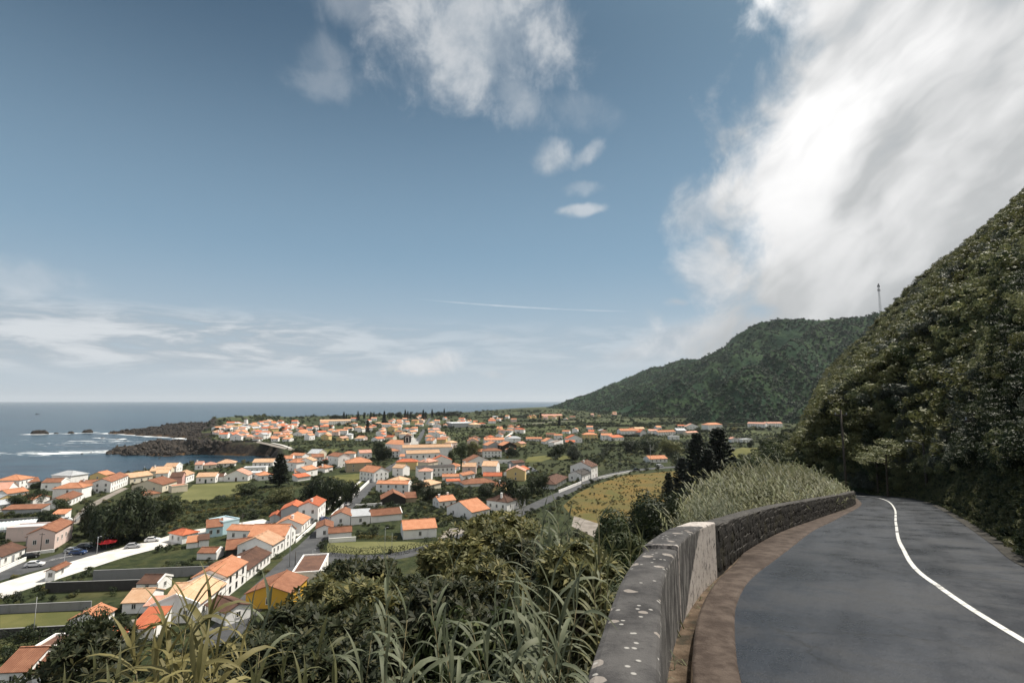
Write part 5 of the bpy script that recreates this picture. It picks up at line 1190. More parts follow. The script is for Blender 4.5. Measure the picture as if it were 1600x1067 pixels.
def norfolk_meshes(seed, h=10.0, rad=3.4):
    """straight trunk with tiers of level boughs, each bough a flat spray of needles"""
    r = np.random.default_rng(seed); P, Nn = [], []; boughs = MB(); z = h * .10; tier = 0
    while z < h * .97:
        q = 1 - z / h; L = rad * (.12 + .95 * q ** .85) * r.uniform(.85, 1.1); nb = 6 if q > .35 else 5; a0 = r.uniform(0, 6.28)
        for i in range(nb):
            a = a0 + i * 6.283 / nb + r.uniform(-.15, .15); dx, dy = math.cos(a), math.sin(a); up = .12 + .25 * (1 - q)
            boughs.tube([(0, 0, z), (dx * L * .5, dy * L * .5, z + L * up * .2), (dx * L, dy * L, z + L * up)], [.05 + .04 * q, .03, .01], 4, cap=False)
            m = int(26 + 75 * q)
            s = r.uniform(.15, 1.0, m); off = r.normal(0, .16 * L * .55, m) * (1.15 - s * .8)
            P.append(np.stack([dx * L * s - dy * off, dy * L * s + dx * off, z + L * up * s * s + r.normal(0, .05, m)], 1)); Nn.append(np.tile([0, 0, 1.0], (m, 1)) + r.normal(0, .25, (m, 3)))
        z += h * (.042 + .018 * q); tier += 1
    P = np.concatenate(P); Nn = np.concatenate(Nn); Nn /= np.linalg.norm(Nn, axis=1, keepdims=True)
    V, Fq = leaf_quads(P, Nn, .78, .40, .1, seed)
    b = MB(); b.tube([(0, 0, -1), (0, 0, h * .5), (0, 0, h)], [.30, .17, .02], 7)
    return b.mesh('trunk', [M_BARK], True), mesh_np('crown', V, Fq, [FO_NOR]), boughs.mesh('boughs', [M_BARK])
NORF = [norfolk_meshes(400 + i) for i in range(3)]
def norfolk(p, h, w, label, group=None, i=0):
    t = empty('norfolk_pine', p, i * 1.3); tag(t, label, 'pine tree', group); T_, C_, B_ = NORF[i % 3]; s = h / 10; k = w / 6.8
    for nm, me in (('trunk', T_), ('crown', C_), ('boughs', B_)):
        o = ob(nm, me, t); o.scale = (k, k, s)
    return t
def hgt_px(px, ytop, Y): return aty(px, ytop, Y).z

def village_trees():
    def T(px, py, wpx, hpx, mt, label, seed=0, group=None):
        p = P0(px, py); k = p.y / F; return tree(p, wpx * k / 2, hpx * k, mt, label, group, seed)
    T(182, 850, 84, 82, FO_DARK, 'huge dark spreading tree beside the white pavement and car park', 0); T(226, 842, 52, 52, FO_DARK, 'dark broad tree touching the huge tree by the pavement', 1)
    T(146, 838, 44, 50, FO_DARK, 'dark tree shading the car park beside the huge tree', 2); T(262, 815, 40, 32, FO_MID, 'green tree below the mown lawn', 3); T(212, 800, 34, 36, FO_DARK, 'dark pointed tree in front of the beige building', 1)
    T(492, 790, 46, 40, FO_DARK, 'dark round tree at the seaward end of the black grove', 1); T(520, 796, 56, 46, FO_DARK, 'largest dark tree of the black grove beside the street', 2); T(546, 788, 32, 34, FO_DARK, 'dark tree of the black grove nearest the street', 3)
    T(596, 719, 36, 30, FO_DARK, 'dark round tree in front of the church', 0); T(517, 724, 20, 19, FO_DARK, 'dark round tree beside the tall white weathered house', 1); T(505, 731, 19, 13, FO_DARK, 'low dark tree before the white house with black windows', 2)
    T(466, 718, 24, 18, FO_DARK, 'dark clump tree at the head of the bay', 3); T(75, 822, 34, 24, FO_DARK, 'dark leafy tree beside the greenhouse', 0); T(52, 788, 40, 22, FO_DARK, 'dark tree in the garden below the shore houses', 2); T(22, 796, 44, 22, FO_MID, 'green tree in the garden beside the long low stable', 1)
    T(96, 800, 28, 20, FO_MID, 'green tree below the five windowed cottage', 3); T(135, 774, 24, 15, FO_DARK, 'dark tree between the long shore house and the lane', 1); T(62, 762, 26, 11, FO_DARK, 'dark bushy tree between two white shore houses', 0)
    T(128, 1062, 72, 96, FO_MID, 'tall dark tree at the foot of the bank in the lowest corner', 1); T(90, 1075, 44, 60, FO_DARK, 'smaller dark tree beside the mossy brown roof', 3); T(160, 1050, 40, 50, FO_DARK, 'dark tree in front of the small red roofed shed', 2)
    T(806, 792, 60, 46, FO_DARK, 'dark garden tree above the square white house', 0); T(762, 778, 40, 22, FO_DARK, 'low dark tree behind the square white house', 1); T(672, 782, 40, 20, FO_DARK, 'dark garden tree behind the pillared house', 2); T(655, 768, 36, 16, FO_DARK, 'dark garden tree beside the long white two storey house', 3)
    T(705, 722, 16, 18, FO_MID, 'green tree at the end of the convent', 1); T(720, 716, 26, 24, FO_MID, 'green garden tree right of the convent', 2); T(738, 712, 24, 22, FO_OLIVE, 'olive green garden tree by the outside stair house', 3); T(800, 714, 26, 16, FO_DARK, 'dark tree below the dark brown gable', 1)
    T(898, 718, 30, 24, FO_GREY, 'grey green tree above the charcoal roof', 0); T(872, 712, 26, 18, FO_DARK, 'dark tree between the two small green fields', 2); T(1012, 708, 44, 20, FO_DARK, 'dark tree above the bright orange roof at the lower road bend', 3); T(985, 706, 36, 18, FO_DARK, 'dark tree below the largest far house', 1)
    T(1050, 712, 46, 24, FO_OLIVE, 'light olive tree behind the tall norfolk pines', 2); T(1082, 706, 34, 20, FO_GREY, 'grey green tree beside the tall norfolk pines', 0); T(1196, 712, 34, 26, FO_MID, 'rounded green bush tree by the yellow field', 1); T(1212, 706, 40, 22, FO_OLIVE, 'olive round tree at the edge of the yellow field', 3)
    T(1172, 699, 12, 12, FO_DARK, 'small dark tree in the yellow field', 0); T(842, 772, 40, 30, FO_MID, 'green tree beside the wide dark brown bungalow', 1); T(382, 772, 40, 16, FO_MID, 'green bush tree below the norfolk pine by the lawn', 2); T(440, 786, 46, 22, FO_OLIVE, 'olive green tree left of the black grove', 3)
    # Norfolk pines
    for px, py, ytop, w, lab in ((436, 760, 708, 38, 'norfolk pine standing beside the orange hipped house'), (1093, 792, 676, 64, 'tall dark norfolk pine, slimmer of the close pair'), (1128, 795, 668, 80, 'tallest darkest norfolk pine of the close pair'), (1068, 782, 714, 46, 'smaller norfolk pine beside the tall pair'), (1110, 800, 700, 60, 'dark norfolk pine between the tall pair'), (1046, 786, 738, 30, 'shortest norfolk pine at the edge of the golden meadow')):
        p = P0(px, py); h = hgt_px(px, ytop, p.y) - p.z; norfolk(p, h, w * p.y / F, lab, i=int(px) % 3)
    far = [(537, 657, 643), (541, 657, 646), (559, 658, 642), (569, 655, 644), (579, 656, 643), (584, 655, 643), (574, 676, 656), (600, 664, 642), (633, 656, 640), (637, 656, 642), (641, 655, 643), (661, 658, 640), (665, 656, 643), (675, 652, 639), (694, 650, 638), (874, 666, 650), (845, 654, 644)]
    labs = ['left pine of the twin pines'] * 0
    for i, (px, py, yt) in enumerate(far):
        p = P0(px, py); h = hgt_px(px, yt, p.y) - p.z
        lab = 'dark pointed norfolk pine on the far skyline' if i not in (6, 7, 15, 16) else ['dark norfolk pine beside the rose hipped far house', '', '', ''][0] if i == 6 else 'tall norfolk pine at the far edge of the village' if i == 7 else 'lone norfolk pine in the far fields' if i == 15 else 'small norfolk pine beside the long straw coloured farm'
        norfolk(p, max(h, 9), max(h, 9) * .42, lab, 'norfolk pines on the far skyline' if i not in (6, 7, 15, 16) else None, i)
    for px, py, w, h in ((525, 654, 24, 6), (610, 652, 12, 7), (624, 652, 16, 9), (648, 654, 10, 6), (686, 650, 16, 7), (703, 650, 22, 7), (716, 650, 16, 5)):
        T(px, py, w, h, FO_DARK, 'low dark tree on the far skyline of the headland', px % 4, 'low trees on the far skyline')
village_trees()

def hedge(px, h, w, mt, label, seed=0, leaf=.34, dens=9):
    pts = [P0(*p) for p in px]; r = np.random.default_rng(seed + 500); P, N = [], []
    for a, b in zip(pts[:-1], pts[1:]):
        L = (b - a).length; d = (b - a).normalized(); nn = Vector((-d.y, d.x, 0)); n = int(L * dens * (w + 2 * h))
        s = r.random(n) * L; side = r.choice(3, n, p=[h / (w + 2 * h), w / (w + 2 * h), h / (w + 2 * h)]); u = r.random(n)
        lump = fbm(s / 2.2 + seed, np.full(n, 1.7 * seed), 3, 3) * .5 + .72
        off = np.where(side == 0, -w / 2, np.where(side == 2, w / 2, (u - .5) * w)) * lump; z = np.where(side == 1, h, u * h) * lump
        P.append(np.stack([a.x + d.x * s + nn.x * off, a.y + d.y * s + nn.y * off, a.z + z], 1) + r.normal(0, .08, (n, 3)))
        nv = np.where((side == 1)[:, None], [0, 0, 1.0], np.where(side == 0, -1, 1)[:, None] * np.array([nn.x, nn.y, .2])); N.append(nv + r.normal(0, .35, (n, 3)))
        occ_poly([tuple((a + nn * w)[:2]), tuple((b + nn * w)[:2]), tuple((b - nn * w)[:2]), tuple((a - nn * w)[:2])], 0)
    P = np.concatenate(P); N = np.concatenate(N); N /= np.linalg.norm(N, axis=1, keepdims=True); V, Fq = leaf_quads(P, N, leaf, leaf * .6, seed=seed)
    c = pts[0]; V = V - np.array([c.x, c.y, c.z]); t = empty('hedge', c); tag(t, label, 'hedge')
    o = ob('foliage', mesh_np('foliage', V, Fq, [mt]), t); b = MB()
    for p in pts: b.tube([p - c + Vector((0, 0, -.2)), p - c + Vector((0, 0, h * .7))], .06, 5)
    b.build('stems', [M_BARK], t)
for i, a in enumerate([([(282, 827), (330, 819), (380, 811), (440, 803)], 2.8, 2.2, FO_MID, 'long clipped hedge along the pavement above the pale blue house'), ([(385, 800), (440, 797), (480, 800)], 2.6, 2.0, FO_DARK, 'dark hedge behind the grey concrete house'),
                       ([(503, 858), (520, 866), (560, 869), (620, 866), (665, 858), (690, 848)], 2.2, 1.8, FO_DARK, 'dark curved hedge round the road junction'), ([(-10, 1014), (60, 1010), (112, 1006)], 2.6, 2.2, FO_DARK, 'dark thick hedge below the walled lawn'),
                       ([(0, 812), (70, 808)], 2.0, 1.6, FO_DARK, 'dark hedge behind the greenhouse'), ([(545, 803), (600, 800), (665, 790)], 1.8, 1.4, FO_DARK, 'low dark hedge in front of the black barn'), ([(300, 806), (345, 800), (385, 795)], 1.6, 1.6, FO_YEL, 'yellowish hedge row in the orchard'),
                       ([(300, 798), (345, 793), (390, 788)], 1.8, 1.6, FO_OLIVE, 'olive hedge row in the orchard'), ([(300, 790), (350, 786), (410, 780)], 2.2, 1.8, FO_MID, 'green hedge row between lawn and orchard'), ([(935, 742), (975, 735), (1015, 730)], 2.0, 1.6, FO_GREY, 'grey green hedge along the lower road'),
                       ([(700, 776), (752, 782), (775, 786)], 1.6, 1.4, FO_DARK, 'dark hedge between the pillared house and the gardens'), ([(440, 823), (415, 826)], 1.8, 1.4, FO_DARK, 'short dark hedge behind the tan patchwork roof'), ([(560, 842), (620, 844)], 1.2, 1.6, FO_YEL, 'yellow flowering hedge beside the brown sheds')]): hedge(*a, seed=i)

M_GW = {'w': WM['w'], 'g': wallmat('garden_wall_grey', (.24, .24, .24), (.12, .12, .11), .7), 'k': wallmat('garden_wall_black', (.05, .048, .045), (.10, .095, .09), .6)}
def garden_wall(px, h, m, label, cap=True):
    pts = [P0(*p) for p in px]; c = pts[0]; t = empty('garden_wall', c); tag(t, label, 'wall'); b = MB(); k = MB()
    for a, e in zip(pts[:-1], pts[1:]):
        d = (e - a).normalized(); nn = Vector((-d.y, d.x, 0)); a2, e2 = a - c, e - c; up = Vector((0, 0, 1))
        b.hexa([a2 - nn * .12 - up * .4, a2 + nn * .12 - up * .4, e2 + nn * .12 - up * .4, e2 - nn * .12 - up * .4, a2 - nn * .12 + up * h, a2 + nn * .12 + up * h, e2 + nn * .12 + up * h, e2 - nn * .12 + up * h])
        k.hexa([a2 - nn * .17 + up * h, a2 + nn * .17 + up * h, e2 + nn * .17 + up * h, e2 - nn * .17 + up * h, a2 - nn * .17 + up * (h + .1), a2 + nn * .17 + up * (h + .1), e2 + nn * .17 + up * (h + .1), e2 - nn * .17 + up * (h + .1)])
        occ_poly([tuple((a + nn)[:2]), tuple((e + nn)[:2]), tuple((e - nn)[:2]), tuple((a - nn)[:2])], 0)
    b.build('masonry', [M_GW[m]], t)
    if cap: k.build('coping', [M_GW['g' if m != 'w' else 'w']], t)
for a in [([(145, 906), (345, 898)], 2.3, 'g', 'long pale grey garden wall across the gardens'), ([(70, 926), (218, 921)], 2.3, 'k', 'long dark garden wall below the pale grey one'), ([(-10, 959), (142, 952)], 1.7, 'g', 'weathered grey wall along the top of the walled lawn'),
          ([(-10, 997), (118, 990)], 1.6, 'k', 'black wall along the bottom of the walled lawn'), ([(108, 984), (150, 956)], 1.2, 'g', 'slanting pale wall beside the open carport'), ([(555, 794), (597, 791)], 1.5, 'w', 'white garden wall left of the black barn'),
          ([(767, 724), (812, 724)], 2.6, 'w', 'white yard wall below the brown hipped house'), ([(873, 770), (909, 755)], 1.2, 'w', 'white wall along the lower road by the dark bungalow'), ([(518, 809), (552, 777), (590, 741)], 1.3, 'w', 'long white wall along the left side of the street'),
          ([(462, 848), (494, 819)], .9, 'w', 'low white wall before the set back street house'), ([(-5, 896), (40, 876)], 1.0, 'w', 'white fence wall before the car park cottage'), ([(-10, 822), (62, 817)], 2.2, 'g', 'grey wall behind the greenhouse'),
          ([(318, 691), (356, 690.6), (402, 689.6)], 1.2, 'k', 'black sea wall with pale top above the lava shore'), ([(514, 848), (556, 845)], 1.3, 'w', 'white wall below the low brown wing'), ([(935, 748), (985, 738)], .9, 'w', 'low pale wall along the bend of the lower road'),
          ([(118, 816), (140, 796)], 1.2, 'g', 'rough grey wall along the narrow lane'), ([(85, 862), (40, 868)], .8, 'w', 'short white wall by the car park bushes')]: garden_wall(*a)

def gardens():
    """shrubs and small trees filling the ground between the houses"""
    r = np.random.default_rng(33); prs = [proto_shrub('gd%d' % i, m, 260, 1.3, 1.6, .34, 7, 600 + i, .55) for i, m in enumerate((FO_DARK, FO_MID, FO_OLIVE, FO_DARK, FO_YEL, FO_GREY))]
    def fill(name, n, y0, y1, lo, hi, thr, label, wts, amax=47):
        a = np.radians(r.uniform(-amax - 14, amax - 18, n)); 
        d = np.sqrt(r.uniform(y0 * y0, y1 * y1, n)); x = np.sin(a) * d; y = np.cos(a) * d
        den = fbm(x / 26, y / 26, 44, 3) * .7 + fbm(x / 7, y / 7, 45, 2) * .3
        k = (den > thr) & (np.array([is_free(u, v) for u, v in zip(x, y)])) & (sdf(x, y, COAST) > 7); x, y = x[k], y[k]; z = ground_z(x, y)
        k = z < plain_z(y) + 3; x, y, z = x[k], y[k], z[k]; n = len(x); rot, sc = rz_scl(n, lo, hi, .1, r, (.7, 1.25))
        big = fbm(x / 15, y / 15, 46, 2) > .58; sc[big] *= 1.5
        idx = r.choice(6, n, p=wts)
        scatter(name, np.stack([x, y, z - .1], 1), rot, sc, idx, prs, label, 'shrubs')
    fill('garden_shrubs', 20000, 62, 330, .3, .95, .44, 'shrubs and vegetable plots between the village houses', (.34, .26, .14, .12, .05, .09))
    fill('distant_garden_shrubs', 19000, 330, 800, .4, 1.15, .44, 'bushes between the farther houses', (.40, .26, .12, .12, .02, .08))
    fill('field_scrub', 9000, 800, 1900, 1.2, 3.0, .50, 'scrub and hedgerows over the far fields', (.42, .26, .10, .14, .02, .06), 47)
    # hedgerows running across the plain below the hill
    P = []
    for i in range(34):
        px = r.uniform(760, 1180); py = r.uniform(646, 716); L = r.uniform(30, 160); p = P0(px, py); a = r.choice([.05, -.15, .3, 1.3]) ; m = int(L / 1.4)
        s = np.linspace(-L / 2, L / 2, m); P.append(np.stack([p.x + np.cos(a) * s + r.normal(0, .8, m), p.y + np.sin(a) * s + r.normal(0, .8, m)], 1))
    P = np.concatenate(P); k = np.array([is_free(u, v) for u, v in P]); P = P[k]; z = ground_z(P[:, 0], P[:, 1]); k = z < plain_z(P[:, 1]) + 2; P, z = P[k], z[k]; n = len(P); rot, sc = rz_scl(n, 1.2, 2.6, .1, r)
    scatter('hedgerows', np.stack([P[:, 0], P[:, 1], z - .1], 1), rot, sc, r.choice(6, n, p=(.5, .25, .1, .1, 0, .05)), prs, 'hedgerows dividing the far fields', 'hedgerow')
    # rank grass and weeds in the golden meadow and by the lawn
    gp = [proto_shrub('gm%d' % i, m, 60, .5, .7, .4, 3, 640 + i, .2) for i, m in enumerate((FO_YEL, FO_OLIVE, FO_DARK))]
    n = 2600; px = r.uniform(880, 1180, n); py = r.uniform(737, 822, n); Q = [P0(a, b) for a, b in zip(px, py)]; x = np.array([q.x for q in Q]); y = np.array([q.y for q in Q]); den = fbm(x / 8, y / 8, 51, 3); k = den > .5
    fld = [tuple(P0(*p)[:2]) for p in [(893, 806), (880, 790), (900, 772), (930, 757), (975, 743), (1060, 735), (1130, 736), (1180, 745), (1150, 780), (1080, 800), (1000, 815), (940, 822)]]
    k &= sdf(x, y, fld) > 1; x, y = x[k], y[k]; n = len(x); rot, sc = rz_scl(n, .6, 1.6, .1, r)
    scatter('meadow_weeds', np.stack([x, y, plain_z(y)], 1), rot, sc, r.choice(3, n, p=(.4, .45, .15)), gp, 'tufts of weeds in the golden meadow', 'weeds')
gardens()

# ---- vegetation on the bank below the parapet
def reed_proto(name, mt, seed, n=26, h=3.0, lean=.5):
    r = np.random.default_rng(seed); V, Fq = [], []; c = 0
    for i in range(n):
        bx, by = r.normal(0, .45, 2); hh = h * r.uniform(.7, 1.08); a = r.uniform(-.5, .5); lx_, ly_ = math.cos(a) * lean * r.uniform(.5, 1.3), math.sin(a) * lean
        def sp(t): return np.array([bx + lx_ * hh * .5 * t * t, by + ly_ * hh * .5 * t * t, hh * t * (1 - .12 * t)])
        q = [sp(t) for t in (0, .5, 1)]; w = .012
        V += [q[0] + (-w, 0, 0), q[0] + (w, 0, 0), q[1] + (w, 0, 0), q[1] + (-w, 0, 0), q[2] + (w * .5, 0, 0), q[2] + (-w * .5, 0, 0)]; Fq += [[c, c + 1, c + 2, c + 3], [c + 3, c + 2, c + 4, c + 5]]; c += 6
        for j in range(9):
            t = .3 + .7 * (j + r.random()) / 9; p = sp(t); an = r.normal(.2, .9) if r.random() < .8 else r.uniform(0, 6.28); L = r.uniform(.35, .62) * h / 3; d = np.array([math.cos(an), math.sin(an), 0]); s = np.array([-d[1], d[0], 0]) * .022 * h / 3
            m = p + d * L * .5 + (0, 0, L * .30); e = p + d * L + (0, 0, L * r.uniform(-.15, .35))
            V += [p - s, p + s, m + s, m - s, e]; Fq += [[c, c + 1, c + 2, c + 3], [c + 3, c + 2, c + 4, c + 4]]; c += 5
    faces = [tuple(f) if f[2] != f[3] else (f[0], f[1], f[2]) for f in Fq]
    return mesh_np(name, np.array(V), faces, [mt])
def near_tree(p, rad, h, mt, label, seed):
    t = empty('tree', p); tag(t, label, 'tree'); me, lobes = crown_mesh('crown', mt, 9000, rad, h, .22, 370 + seed * 9, 26, .35, .9); ob('crown', me, t)
    b = MB(); b.tube([(0, 0, -.6), (.1, 0, h * .3), (0, .1, h * .8)], [.22, .16, .04], 7)
    for l in lobes[:12]: b.tube([(0, 0, l[2] * .5), (l[0] * .6, l[1] * .6, l[2] * .8), (l[0], l[1], l[2])], [.07, .04, .015], 5)
    b.build('trunk', [M_BARK], t)
def bank_plants():
    r = np.random.default_rng(71); reeds = [reed_proto('rd%d' % i, m, 700 + i, 26, 3.0, .55) for i, m in enumerate((FO_REED, FO_REED, FO_CANE, FO_SAGE, FO_REED))]
    # reed bed past the painted block: its top edge falls toward both ends
    n = 3000; y = 12.5 + 50 * r.random(n) ** 1.2; t = .9 + 11 * r.random(n) ** 1.3; x = wx(y) - .6 - t; z = ground_z(x, y); px = 800 + F * x / (y * math.cos(TH) + (-.14 * y) * math.sin(TH))
    top = np.interp(px, [1060, 1100, 1135, 1170, 1200, 1225, 1262, 1290, 1312, 1330], [840, 792, 752, 716, 706, 702, 726, 745, 757, 772])
    u_ = 533.5 - top; hw_ = CAMZ + y * (F * math.sin(TH) + u_ * math.cos(TH)) / (F * math.cos(TH) - u_ * math.sin(TH)) - z; hw_ = np.minimum(hw_, 1.3 + t * 1.5); k = (px > np.interp(y, [12, 16, 24], [1128, 1112, 1098])) & (px < 1318) & (hw_ > .5)
    x, y, z, hh = x[k], y[k], z[k], np.clip(hw_[k], .7, 6.5) * r.uniform(.72, 1.03, k.sum()); n = len(x)
    rot = np.stack([r.uniform(-.1, .1, n), r.uniform(-.1, .1, n), r.uniform(.6, 2.2, n)], 1); s = hh / 3.0; w = np.clip(s, .45, 1.25) * np.interp(y, [12, 26], [.55, 1.0])
    scatter('reed_bed', np.stack([x, y, z - .1], 1), rot, np.stack([w, w, s], 1), r.integers(0, 5, n), reeds, 'windblown reeds crowding behind the dark stone wall', 'reeds')
    # undergrowth on the near bank
    us = [proto_shrub('ub%d' % i, m, 1500, 1.0, 1.3, .13, 9, 720 + i, .34) for i, m in enumerate((FO_DARK, FO_DARK, FO_DARK, FO_MID))]
    n = 1500; y = r.uniform(-2, 24, n); t = .2 + 16 * r.random(n); x = wx(y) - .7 - t; z = ground_z(x, y); k = np.abs(np.arctan2(x, np.maximum(y, .01))) < R_(58); x, y, z, t = x[k], y[k], z[k], t[k]; n = len(x)
    rot, sc = rz_scl(n, .7, 1.5, .2, r, (.8, 1.3)); sc *= np.clip(.45 + t / 5, .45, 1.25)[:, None]
    scatter('bank_undergrowth', np.stack([x, y, z - .25], 1), rot, sc, r.choice(4, n, p=(.45, .25, .2, .1)), us, 'dark tangled undergrowth on the bank below the wall', 'undergrowth')
    gr = [reed_proto('bg%d' % i, m, 740 + i, 22, 1.0, .5) for i, m in enumerate((FO_CANE, FO_REED, FO_OLIVE))]
    n = 620; y = r.uniform(2.5, 12, n); t = .05 + 1.5 * r.random(n); x = wx(y) - .62 - t; z = ground_z(x, y); rot = np.stack([r.uniform(-.2, .2, n), r.uniform(-.2, .2, n), r.uniform(0, 6.28, n)], 1); s = r.uniform(.5, 1.0, n)
    scatter('bank_grass', np.stack([x, y, z - .05], 1), rot, np.stack([s, s, s * .8], 1), r.integers(0, 3, n), gr, 'long grass along the outer foot of the wall', 'grass')
    # dark trees standing lower on the bank, and a few below it
    for i, (px, ytop, Y, w, mt, lab) in enumerate(((985, 764, 36, 3.4, FO_DARK, 'dark tree on the bank below the golden meadow, first from the canes'), (1015, 752, 40, 3.6, FO_DARK, 'dark tree on the bank between two other dark trees'), (1052, 770, 38, 3.2, FO_DARK, 'dark tree on the bank beside the reeds'), (1090, 782, 44, 3.4, FO_DARK, 'dark tree on the bank below the norfolk pines'), (1035, 765, 33, 3.0, FO_DARK, 'dark tree on the bank in front of the other bank trees'), (965, 785, 31, 2.2, FO_MID, 'slim green tree on the bank beside the dusty yard'))):
        p = aty(px, ytop, Y); g = float(ground_z(p.x, p.y)); near_tree(Vector((p.x, p.y, g)), w, p.z - g, mt, lab, i)
bank_plants()

# ---- loose lava blocks along the shore
def lava_blocks():
    r = np.random.default_rng(123); pr = []
    for i in range(5):
        bm = bmesh.new(); bmesh.ops.create_icosphere(bm, subdivisions=2, radius=1)
        V = np.array([v.co[:] for v in bm.verts]); k = .5 + fbm(V[:, 0] * 1.6 + i * 5 + 3, V[:, 1] * 1.6 + V[:, 2] * 2.1, 130 + i, 4)
        for v, q in zip(bm.verts, k): v.co *= q
        me = bpy.data.meshes.new('lava_block'); bm.to_mesh(me); bm.free(); me.materials.append(M_LAVA); pr.append(me)
    X, Y = [], []
    for poly, n in ((SPIT, 1500), (SPIT2, 900)):
        P = np.array(poly); x = r.uniform(P[:, 0].min() - 8, P[:, 0].max() + 8, n * 4); y = r.uniform(P[:, 1].min() - 8, P[:, 1].max() + 8, n * 4); k = (sdf(x, y, poly) > -5) & (sdf(x, y, COAST) < 6); X.append(x[k][:n]); Y.append(y[k][:n])
    x = np.concatenate(X); y = np.concatenate(Y); z = ground_z(x, y); k = z > -1.2; x, y, z = x[k], y[k], z[k]; n = len(x); s = r.uniform(.5, 2.3, n) ** 1.3
    rot = r.uniform(0, 6.28, (n, 3)); scatter('lava_blocks', np.stack([x, y, z], 1), rot, np.stack([s * 1.4, s, s * .7], 1), r.integers(0, 5, n), pr, 'jagged black lava blocks along the shore', 'rocks')
lava_blocks()
# ================================================================== cane plants and shrubs close to the camera
def blade(name, L, Wd, droop, mt, fold=.28, seg=7, curl=0.0):
    """one long leaf growing along +X from the origin, arching over, folded along its midrib"""
    V, Fq = [], []; x = z = 0.0; ang = R_(62) if droop > 0 else R_(80)
    ds = L / seg
    for i in range(seg + 1):
        t = i / seg; w = Wd * (math.sin(math.pi * min(1, (t * .92 + .10))) ** .7) * (1 - t ** 3) * .5 + .0015
        up = w * fold; cx = math.sin(curl * t) * w
        V += [(x, -w, z + up + cx), (x, 0, z), (x, w, z + up - cx)]
        ang -= droop / seg * (.35 + 1.3 * t); x += math.cos(ang) * ds; z += math.sin(ang) * ds
    for i in range(seg): a = i * 3; Fq += [(a, a + 1, a + 4, a + 3), (a + 1, a + 2, a + 5, a + 4)]
    return mesh_np(name, V, Fq, [mt], smooth=True)
BL = {}
for k, m in (('g', FO_CANE), ('y', FO_CANEY), ('d', FO_REED)):
    fx = 1.2 if k == 'y' else 1.0
    BL[k] = [blade('leaf', L * (1.12 if k == 'y' else 1), w * fx, dr, m, curl=c) for L, w, dr, c in ((.62, .042, 1.9, .3), (.70, .046, 2.4, -.3), (.58, .040, 1.5, .2), (.66, .044, 2.9, .5), (.50, .036, .7, 0), (.72, .050, 2.2, -.6))]
_stalks = {}
CR = random.Random(55)
def cane(px, py, Y, label, kind='g', lean=(0, 0), size=1.0, n=15, vis=2.2, group='cane plants on the bank'):
    """tip at the given pixel and distance; the stalk runs down to the bank"""
    size *= .86; n = int(n * 1.15); tip = aty(px, py, Y); tip.z -= .14 * size; bx = tip.x - lean[0]; by = tip.y - lean[1]; g = float(ground_z(bx, by)); h = max(1.0, tip.z - g)
    t = empty('cane_plant', (bx, by, g)); tag(t, label, 'cane', group)
    def sp(q): return Vector((lean[0] * q * q, lean[1] * q * q, h * q))
    b = MB(); b.tube([sp(q) for q in (0, .25, .5, .75, .93)], [.014 * size + .003, .013 * size, .011 * size, .008 * size, .003], 6); b.build('stalk', [M_STALK], t, True)
    a = CR.uniform(0, 6.28); top = min(vis, h * .85)
    for i in range(n):
        q = 1 - (top / h) * ((i + .3) / n) ** 1.1; p = sp(q * .97); a += math.pi + CR.uniform(-.55, .55); young = i < 3
        me = BL[kind][4 if young else CR.choice((0, 1, 2, 3, 5, 0, 1, 5))]
        o = bpy.data.objects.new('leaf', me); link(o, t); o.location = p; s = size * CR.uniform(.8, 1.2) * (1.0 if not young else .95)
        o.rotation_euler = (CR.uniform(-.25, .25), CR.uniform(-.25, .2) + (-.35 if young else .1 * i / n), a); o.scale = (s, s * CR.uniform(.85, 1.15), s)
    return t
